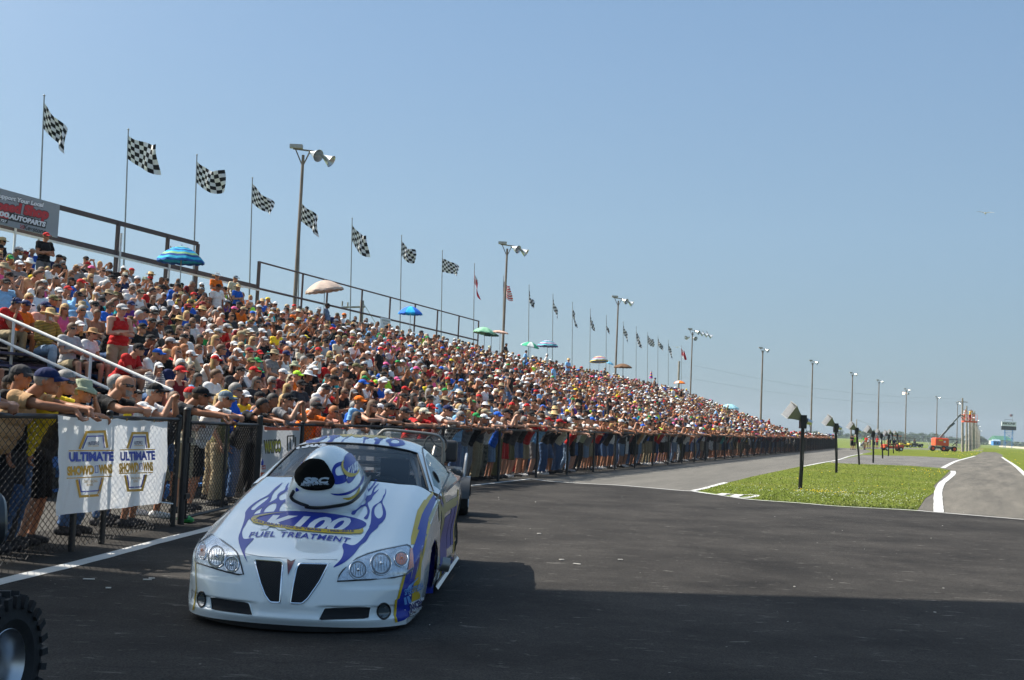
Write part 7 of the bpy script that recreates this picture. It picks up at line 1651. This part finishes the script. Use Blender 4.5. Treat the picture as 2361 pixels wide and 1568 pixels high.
for px, py, pose, tc, tk, lc, lk, hk, hc_, lab_ in far_p:
    q = G(px, py); o_ = person(pose, (q.x, q.y, 0), rc.uniform(2, 4.5), S(tc, tk, lc, lk, hk, hc_, 'brown-haired', rc.choice((0, 1, 2)), False), 1.0, .0135, 'people on the far lawn'); o_['label'] = lab_
q = G(1986, 1036.5); ch = thing('folding_chair', 'white folding chair on the far lawn', 'chair', (q.x, q.y, 0)); MB().box((0, 0, .42), (.5, .5, .04)).build('seat', M_wlet, ch); MB().box((-.22, 0, .7), (.04, .5, .4)).build('backrest', M_wlet, ch)
for sx in (-.2, .2):
    for sy in (-.2, .2): MB().tube((sx, sy, .42), (sx * 1.2, sy, 0), .015, n=6).build('leg', M_alu, ch)
o_ = person('sit_knees', (q.x - .05, q.y, 0), R(-95), S('grey', 'tee', 'khaki', 'shorts', 'wide_hat', 'khaki', 'grey-haired', 0, False), 1.0, .0135, 'people on the far lawn'); o_['label'] = 'person in brimmed hat sitting on the white folding chair'
# two on the red cart
q = G(2057, 1039.5)
for dx, tc, lab_ in ((-.55, 'tan', 'person in tan t-shirt sitting on the back of the red cart'), (.15, 'navy', 'person in navy t-shirt sitting at the front of the red cart')):
    o_ = person('sit_lap', (q.x + dx, q.y - .2, .32), R(180), S(tc, 'tee', 'black', 'shorts', 'cap', 'khaki', 'brown-haired', 0, True), 1.0, .0135, 'people on the far lawn'); o_['label'] = lab_
# ------------------------------------------------------------------ wooden poles, scoreboard, barn, walls
M_wood = plain('weathered_wood', (.30, .27, .23), .9, vary=.25, scale=1.5)
for i, (x, yb, yt) in enumerate([(1945, 690, 325), (1973, 686, 378), (1992, 682, 445), (2001, 679, 455), (2013, 676, 410), (2020, 673, 425), (2027, 671, 412), (2036, 668, 475), (2043, 665, 495), (2050, 662, 515), (2057, 660, 535), (2063, 658, 545)]):
    b_ = G(*c7(x, yb)); tp = DY(*c7(x, yt), b_.y); f = thing('wooden_pole', 'weathered wooden pole beside the race lane, %s from the lift' % ORD[i], 'pole', b_, 0, 'wooden poles beside the race lane')
    MB().path([(0, 0, 0), tp - b_], [.22 - .005 * i, .12], 10).build('post', M_wood, f, smooth=True)
    if i in (0, 2, 4, 8): MB().tube(tp - b_ - V3((.8, 0, .6)), tp - b_ + V3((.8, 0, -.6)), .06).build('crossarm', M_wood, f)
    if i in (3, 7, 9, 11): 
        bell(tp - b_ + V3((.3, 0, 0)), (.8, -.4, -.4), mb=MB()).build('lamp_bell', M_bell, f, smooth=True)
sb = G(2325, 1032.6); scb = thing('scoreboard', 'scoreboard on blue legs reading REDLINE above dark digit panels', 'scoreboard', (sb.x, sb.y, 0)); W_ = 6.7
MB().box((0, 0, 10.9), (W_, .5, 2.0)).build('panel', M_wlet, scb); dg_ = MB().box((0, .0, 9.0), (W_, .52, 1.75)).build('digit_panel', M_black, scb)
mb = MB(); Mx = Matrix.Translation((0, -.27, 9.0)) @ Matrix.Rotation(R(90), 4, 'X')
for k in range(5): letters(mb, '8', Mx @ Matrix.Translation((-2.5 + k * 1.25, -.55, .01)), 1.1, .8, centre=True)
mb.build('digits', plain('digit_dark', (.06, .08, .09), .4), dg_)
mb = MB(); letters(mb, 'REDLINE', Matrix.Translation((0, -.26, 10.7)) @ Matrix.Rotation(R(90), 4, 'X'), .85, 6.0, centre=True, shear=.35, bold=.05); mb.build('lettering', M_black, scb)
M_lblue2 = plain('leg_blue', (.08, .25, .55), .5); mb = MB()
for x in (-1.75, 1.75):
    for y in (-.8, .8): mb.tube((x, y, 0), (x, y * .4, 8.2), .12, n=6)
for z0, z1 in ((1.5, 4.2), (4.2, 6.9)): mb.tube((-1.75, -.6, z0), (1.75, -.6, z1), .07, n=5).tube((1.75, -.6, z0), (-1.75, -.6, z1), .07, n=5)
for z in (4.2, 6.9, 7.8): mb.tube((-2.4 if z > 6 else -1.75, -.6, z), (2.4 if z > 6 else 1.75, -.6, z), .08, n=5)
mb.build('leg_frame', M_lblue2, scb); mb = MB().tube((-1.8, 0, 12), (-1.8, 0, 12.9), .06).tube((1.7, 0, 12), (1.7, 0, 12.9), .06).tube((-1.8, 0, 12.9), (1.7, 0, 12.9), .06); mb.build('top_frame', M_black, scb)
fp = thing('flagpole', 'small stars and stripes flag on top of the scoreboard', 'flag', (sb.x + 1.7, sb.y, 12.0)); MB().tube((0, 0, 0), (0, 0, 3.6), .05).build('pole', M_pole, fp); fo = flag_mesh('usa', .9, .3, 3, 1.5, 1.0).build('flag', [M_fw, M_fb, M_fr, M_fn], fp, smooth=True); fo.location = (0, 0, 3.5); fo.rotation_euler = (0, 0, math.pi)
def house(label, px, py, Y, w, d, h, rh, wallc, roofc, name='barn'):
    p = DY(px, py, Y); f = thing(name, label, 'building', (p.x, Y, max(0, p.z))); MB().box((0, 0, h / 2), (w, d, h)).build('wall', wallc, f)
    MB().add([(-w * .54, -d * .55, h - .1), (w * .54, -d * .55, h - .1), (w * .5, 0, h + rh), (-w * .5, 0, h + rh), (-w * .54, d * .55, h - .1), (w * .54, d * .55, h - .1)], [(0, 1, 2, 3), (3, 2, 5, 4), (0, 3, 4), (1, 5, 2)]).build('roof', roofc, f)
    for k in (-.3, .1): MB().box((w * k, -d / 2 - .03, h * .5), (w * .1, .06, h * .35)).build('window', M_win, f)
house('low barn with a green roof on the right horizon', 2306, 1025.5, 880, 11, 14, 3.4, 3.0, plain('barn_wall', (.45, .47, .44), .8), plain('roof_green', (.05, .16, .10), .6))
house('small blue shed at the end of the race lane', 2296, 1027, 430, 2.6, 2, 1.6, .5, plain('shed_blue', (.06, .22, .55), .6), plain('shed_roof', (.3, .4, .5), .6), 'shed')
wl_ = thing('concrete_barrier', 'low pale concrete barrier at the right edge of the frame', 'barrier', (0, 0, 0)); a, b_ = G(2304, 1030.5), G(2420, 1040)
MB().bar((a.x, a.y, .4), (b_.x, b_.y, .4), .3, .8).build('wall', plain('concrete_pale', (.42, .39, .33), .9), wl_)
rf = wl_  # ------------------------------------------------------------------ trees on the horizon
M_leaf = [plain('leaf_dark', (.045, .085, .04), .8, vary=.3), plain('leaf_mid', (.075, .12, .055), .8, vary=.3), plain('leaf_pale', (.11, .15, .08), .8, vary=.3)]; M_bark = plain('bark', (.09, .07, .055), .9)
def tree_meshes(seed, n=900, wide=1.0):
    rt = random.Random(seed); mb = MB(); blobs = [(rt.uniform(-.32, .32) * wide, rt.uniform(-.3, .3), rt.uniform(.38, .80), rt.uniform(.14, .26)) for _ in range(9)]
    for k in range(n):
        bx, by, bz, br = rt.choice(blobs); d = V3((rt.gauss(0, 1), rt.gauss(0, 1), rt.gauss(0, 1))).normalized() * br * rt.uniform(.55, 1.05); c_ = V3((bx + d.x * wide, by + d.y, bz + d.z * .85)); s = rt.uniform(.02, .045)
        if c_.z < .22: continue
        a = V3((rt.gauss(0, 1), rt.gauss(0, 1), rt.gauss(0, 1))).normalized() * s; e = a.cross(V3((rt.gauss(0, 1), rt.gauss(0, 1), rt.gauss(0, 1)))).normalized() * s
        mb.add([c_ + a, c_ + e, c_ - a, c_ - e], [(0, 1, 2, 3)], rt.choice((0, 0, 1, 1, 2)))
    tb = MB().path([(0, 0, 0), (.01, 0, .3), (.0, 0, .6)], [.035, .025, .01], 6)
    for bx, by, bz, br in blobs[:5]: tb.path([(0, 0, .28), (bx * .8, by * .8, bz)], [.015, .006], 5)
    return mb.mesh('crown', M_leaf), tb.mesh('trunk', M_bark)
TM = [tree_meshes(s_, 900, w_) for s_, w_ in ((1, 1.0), (2, 1.4), (3, .8), (4, 1.2))]
rt = random.Random(3)
spots_ = [(1934, 8.6, 1150), (1952, 6.0, 1200), (1880, 7, 1200), (1866, 7.5, 1220), (1850, 6.5, 1240), (1968, 7, 1300), (1979, 8, 1250)] + [(1990 + k * 7.2 + rt.uniform(-3, 3), rt.uniform(6.0, 11.5), rt.uniform(1200, 1400)) for k in range(32)] + [(2238 + k * 5, 11 - .6 * k, 1150) for k in range(7)] + [(2300 + k * 11, 5.5, 1500) for k in range(7)]
nm_t = {}
for i, (px, h, Y) in enumerate(sorted(spots_)):
    d = sight(px, hor_ := (1023 - .0454 * (2276 - px))); x = d.x / d.y * Y; zb = 0.1
    w_ = 'standalone tree behind the far end of the fence' if px < 1960 else 'round tree on the horizon'
    f = thing('tree', 'tree', 'tree', (x, Y, zb - .1), rt.uniform(0, 6), 'trees along the horizon'); f.scale = (h * 1.05, h * 1.05, h); cm, tm = TM[i % 4]; link(bpy.data.objects.new('crown', cm), f); link(bpy.data.objects.new('trunk', tm), f)
    f['label'] = 'leafy tree on the far horizon, ' + ORD[i] + ' of its row from the left'
hb = MB(); rt2 = random.Random(8)
for k in range(16000):
    px = rt2.uniform(1830, 2500); Y = rt2.uniform(1420, 1500); d = sight(px, 1015); x = d.x / d.y * Y; zb = 0; hh = 4.2 + 3 * noise.noise(V3((x * .012, 0, 0))) + 1.6 * noise.noise(V3((x * .05, 3, 0))); z = zb + rt2.random() * max(.8, hh); s = rt2.uniform(.6, 1.5)
    a = V3((rt2.gauss(0, 1), rt2.gauss(0, 1), rt2.gauss(0, 1))).normalized() * s; e = V3((rt2.gauss(0, 1), rt2.gauss(0, 1), rt2.gauss(0, 1))).normalized() * s; c_ = V3((x, Y, z)); hb.add([c_ + a, c_ + e, c_ - a, c_ - e], [(0, 1, 2, 3)], rt2.choice((0, 1, 1, 2)))
setp(hb.build('hedgerow', M_leaf), kind='stuff', label='far hedgerow and scrub along the horizon')
# ------------------------------------------------------------------ utility poles and overhead lines
def upole(label, px, py, w, Y=None, h=None):
    if Y is None: t, z = onW(px, py, w); p = TW(t, w)
    else: q = DY(px, py, Y); p, z = V3((q.x, q.y, 0)), q.z
    f = thing('utility_pole', label, 'utility pole', (p.x, p.y, 0)); MB().path([(0, 0, 0), (0, 0, z)], [.17, .12], 10).build('post', M_wood, f, smooth=True); return f, V3((p.x, p.y, z))
f1, p1 = upole('short utility pole with a crossarm behind the middle of the back rail', 835, 693, 24); MB().bar((-1.3, 0, p1.z - .5), (.2, 0, p1.z - .4), .09, .11).tube((-.9, 0, p1.z - .4), (-.9, 0, p1.z - .15), .05).tube((-1.25, 0, p1.z - .4), (-1.25, 0, p1.z - .1), .05).build('crossarm', M_wood, f1)
MB().path([(.1, 0, p1.z - .2), (4.5, 2, 2)], .02, 5).build('guy_wire', M_galv, f1)
f2, p2 = upole('thick wooden pole behind the orange parasol', 1566, 833, 19); f3, p3 = upole('wooden utility pole on the far lawn near the loudspeakers', 1975, 967, None, 300)
for z_, lab_ in ((-.1, 'upper thin overhead line crossing the sky to the lift'), (-1.9, 'lower thin overhead line crossing the sky to the lift')):
    e = DY(*c7(1943, 330 - z_ * 15), 188); s0 = p2 + V3((0, 0, z_)); P_ = [s0.lerp(e, k / 16) - V3((0, 0, 1.2 * math.sin(math.pi * k / 16))) for k in range(17)]; setp(MB().path(P_, .010, 4).build('overhead_line', M_galv), lab_, 'cable')
e = DY(2150, 1004, 420); P_ = [p3.lerp(e, k / 10) - V3((0, 0, 1.5 * math.sin(math.pi * k / 10))) for k in range(11)]; setp(MB().path(P_, .03, 4).build('overhead_line', M_galv), 'thin line sagging from the far wooden pole to the right', 'cable')
# ------------------------------------------------------------------ gulls
for px, py, Y, lab_ in ((2272, 492, 70, 'white gull gliding high at the right of the sky'), (1561, 801, 120, 'white gull gliding above the end of the stand')):
    q = DY(px, py, Y * 1.5); b_ = MB().ell((0, 0, 0), (.22, .07, .06), 12, 8)
    for sg in (-1, 1): b_.add([(-.05, 0, .02), (.1, 0, .02), (.02, sg * .35, .12), (-.10, sg * .35, .11), (-.22, sg * .72, .04)], [(0, 1, 2, 3), (3, 2, 4)])
    b_.add([(-.2, 0, 0), (-.36, .07, .01), (-.36, -.07, .01)], [(0, 1, 2)]); o_ = b_.build('gull', plain('gull_white', (.7, .7, .7), .8), smooth=False); o_.location = q; o_.rotation_euler = (.1, .1, 1.2); o_.modifiers.new('s', 'SOLIDIFY').thickness = .02; setp(o_, lab_, 'bird')

# ------------------------------------------------------------------ tow cart behind the race car
tc = thing('tow_cart', 'black golf cart with a tube windscreen frame and steering wheel behind the race car', 'golf cart', (-1.27, 17.8, 0), 0)
MB().path(smooth_open([(-.64, 0, .62), (-.64, 0, 1.10), (-.58, 0, 1.22), (-.48, 0, 1.265), (-.14, 0, 1.25), (.20, 0, 1.225), (.30, 0, 1.17), (.34, 0, 1.06), (.34, 0, .62)], 5), .022, 8).build('windscreen_frame', M_steel, tc, smooth=True)
MB().box((-.15, .0, .93), (.95, .008, .58)).build('windscreen', glassm('cart_screen', (.12, .14, .15), .30), tc)
M_cb = plain('cart_black', (.025, .027, .03), .35, coat=.4)
bb = MB().box((-.08, .1, .50), (.95, .7, .34)).box((0, 1.35, .50), (1.2, .8, .42)).box((-.04, .8, .28), (1.05, 1.8, .14)).build('body', M_cb, tc); bv = bb.modifiers.new('b', 'BEVEL'); bv.width = .07; bv.segments = 3
st = MB().box((-.04, 1.15, .66), (1.1, .5, .14)).build('seat', M_cb, tc); bk = MB().box((-.06, 1.42, .96), (1.1, .12, .34)).build('backrest', plain('vinyl_black', (.03, .03, .032), .4), tc)
for o_ in (st, bk): bv = o_.modifiers.new('b', 'BEVEL'); bv.width = .05; bv.segments = 4
MB().box((.04, 1.34, .94), (.55, .05, .28)).build('seat_panel', plain('panel_tan', (.26, .24, .20), .6), tc)
sw_o = MB().path([(.20 + .17 * math.cos(t), .42 + .06 * math.sin(t), 1.06 + .16 * math.sin(t)) for t in [k * math.pi / 12 for k in range(24)]], .016, 8, closed=True)
for a in (-.3, 2.2, 4.2): sw_o.tube((.20, .42, 1.06), (.20 + .16 * math.cos(a), .42 + .05 * math.sin(a), 1.06 + .15 * math.sin(a)), .012)
sw_o.build('steering_wheel', M_black, tc, smooth=True); MB().tube((.20, .42, 1.04), (.14, .15, .65), .03).build('steering_column', M_steel, tc, smooth=True)
for sx in (.62, -.62): MB().path(smooth_open([(sx, 1.0, .55), (sx * 1.03, 1.15, .88), (sx * 1.03, 1.5, .90), (sx, 1.6, .6)], 4), .02, 6).build('arm_rail', M_galv, tc, smooth=True)
for x, y in ((-.56, .15), (.38, .15), (-.60, 1.05), (.60, 1.05)):
    if True:
        o_ = bpy.data.objects.new('wheel', None); link(o_, tc); o_.location = (x, y, .27); M = Matrix.Rotation(R(90) * (1 if x > 0 else -1), 4, 'Y')
        MB().lathe([(.15, -.11), (.25, -.11), (.27, -.07), (.27, .07), (.25, .11), (.15, .11)], M, 30).build('tyre', M_rub, o_, smooth=True, angle=50); MB().lathe([(0, .06), (.13, .08), (.15, .11)], M, 20).build('rim', M_alu, o_, smooth=True)
        mb = MB(); mb.grid([[V3((x + (.13 if s_ else -.13) * (1 if x > 0 else 1), y + .33 * math.cos(a), .27 + .33 * math.sin(a))) for s_ in (0, 1)] for a in [math.pi * k / 10 for k in range(11)]]); mb.build('mudguard', M_cb, tc, smooth=True)

# ------------------------------------------------------------------ quad bike cut by the left edge
YQ = 5.35; cq = DY(-38, 1518, YQ); qb = thing('quad_bike', 'black quad bike cut off by the left edge, knobbly tyre and alloy rim showing', 'quad bike', (cq.x, YQ, 0), R(82))
def qwheel(x, y):
    o_ = bpy.data.objects.new('wheel', None); link(o_, qb); o_.location = (x, y, .31); M = Matrix.Rotation(R(90), 4, 'X')
    mb = MB().lathe([(.155, -.10), (.20, -.125), (.27, -.12), (.295, -.08), (.30, 0), (.295, .08), (.27, .12), (.20, .125), (.155, .10)], M, 48)
    for k in range(26):
        a = 2 * math.pi * k / 26
        for s_, off in ((-.055, 0), (.055, .12)):
            aa = a + off; c_ = M @ V3((.305 * math.cos(aa), .305 * math.sin(aa), s_)); tq = M.to_3x3() @ (Matrix.Rotation(aa, 3, 'Z') @ Matrix.Rotation(.4 * (1 if s_ > 0 else -1), 3, 'X')); mb.box(c_, (.03, .034, .085), rot=tq)
        c_ = M @ V3((.275 * math.cos(a + .06), .275 * math.sin(a + .06), .125)); mb.box(c_, (.05, .03, .02), rot=M.to_3x3() @ Matrix.Rotation(a + .06, 3, 'Z'))
    mb.build('tyre', M_rub, o_, smooth=True, angle=30)
    MB().lathe([(.0, .02), (.05, .03), (.06, .0), (.12, -.02), (.125, .05), (.145, .085), (.158, .105), (.165, .10), (.155, .08)], M, 40).build('rim', M_alu, o_, smooth=True, angle=40)
    mb = MB()
    for k in range(4): a = k * math.pi / 2 + .5; c_ = M @ V3((.04 * math.cos(a), .04 * math.sin(a), .045)); mb.ell(c_, (.009, .012, .009), 8, 5)
    mb.build('wheel_nut', M_chrome, o_)
qwheel(0, 0); qwheel(-1.2, 0); qwheel(0, .95); qwheel(-1.2, .95)
fd = MB(); 0 and fd.grid([[V3((.40 * math.cos(a), y, .36 + .34 * math.sin(a))) for y in (.15, .22, .3, .4)] for a in [R(40) + R(120) * k / 12 for k in range(13)]]); fd.box((-.6, .5, .62), (1.5, .4, .24)); fo_ = fd.build('body', M_cb, qb, smooth=True, angle=40)
MB().box((-.75, .5, .80), (.8, .3, .14)).build('seat', M_cb, qb); MB().tube((-.15, .46, .8), (-.1, .46, 1.0), .03).tube((-.1, .12, 1.02), (-.1, .80, 1.02), .015).build('handlebar', M_black, qb, smooth=True)
hg = MB().path(smooth_open([(.22, .18, 1.02), (.18, .10, 1.00), (.15, .065, .93), (.16, .07, .84), (.2, .15, .79)], 4), [.036] * 17, 10); hg.build('hand_guard', M_cb, qb, smooth=True)
MB().box((.1, .55, .80), (.4, .5, .03)).tube((.3, .3, .82), (.3, .8, .82), .012).build('rack', M_black, qb)
# ------------------------------------------------------------------ small things by the fence
p = fA(-1.15) + AN * .0; bt = thing('water_bottle', 'clear water bottle with a blue label standing on the near fence rail', 'bottle', (p.x, p.y, 1.375))
MB().lathe([(0, 0), (.030, 0), (.032, .01), (.032, .13), (.026, .155), (.013, .175), (.013, .19)], None, 20).build('bottle_body', glassm('bottle_plastic', (.75, .8, .85), .35), bt, smooth=True); MB().lathe([(.0328, .055), (.0328, .105)], None, 20).build('label', plain('label_blue', (.05, .30, .70), .5), bt); MB().lathe([(.016, .188), (.016, .21), (0, .21)], None, 14).build('cap', M_wlet, bt)
p = G(425, 1206); cn = MB().ell((0, 0, .05), (.10, .06, .05), 14, 9).ell((.07, .01, .04), (.05, .05, .035), 10, 7).build('crumpled_bag', plain('bag_green', (.02, .22, .05), .3, vary=.4, scale=30, bump=1.0), smooth=True); cn.location = p; setp(cn, 'crumpled shiny green bag on the asphalt by the gate post', 'bag')
p = B_at(1519, 1.3); br = thing('barrel', 'blue plastic barrel behind the fence among the standing legs', 'barrel', (p.x, p.y, 0)); MB().lathe([(0, .0), (.27, .0), (.29, .05), (.29, .28), (.30, .30), (.29, .32), (.29, .56), (.30, .58), (.29, .6), (.29, .83), (.26, .88), (0, .88)], None, 24).build('drum', plain('drum_blue', (.02, .10, .50), .4), br, smooth=True)

# ------------------------------------------------------------------ the summer haze
hz = MB().box((0, 1500, 29), (5200, 3400, 60)).build('haze', None); hm = bpy.data.materials.new('haze'); hm.use_nodes = True; hn = hm.node_tree; hn.nodes.remove(hn.nodes['Principled BSDF'])
pv = hn.nodes.new('ShaderNodeVolumePrincipled'); pv.inputs['Color'].default_value = (.70, .80, .90, 1); pv.inputs['Density'].default_value = 0.00017; pv.inputs['Anisotropy'].default_value = .3
hn.links.new(pv.outputs[0], hn.nodes['Material Output'].inputs['Volume']); hz.data.materials.clear(); hz.data.materials.append(hm); setp(hz, kind='stuff', label='pale summer haze that fades the far trees')
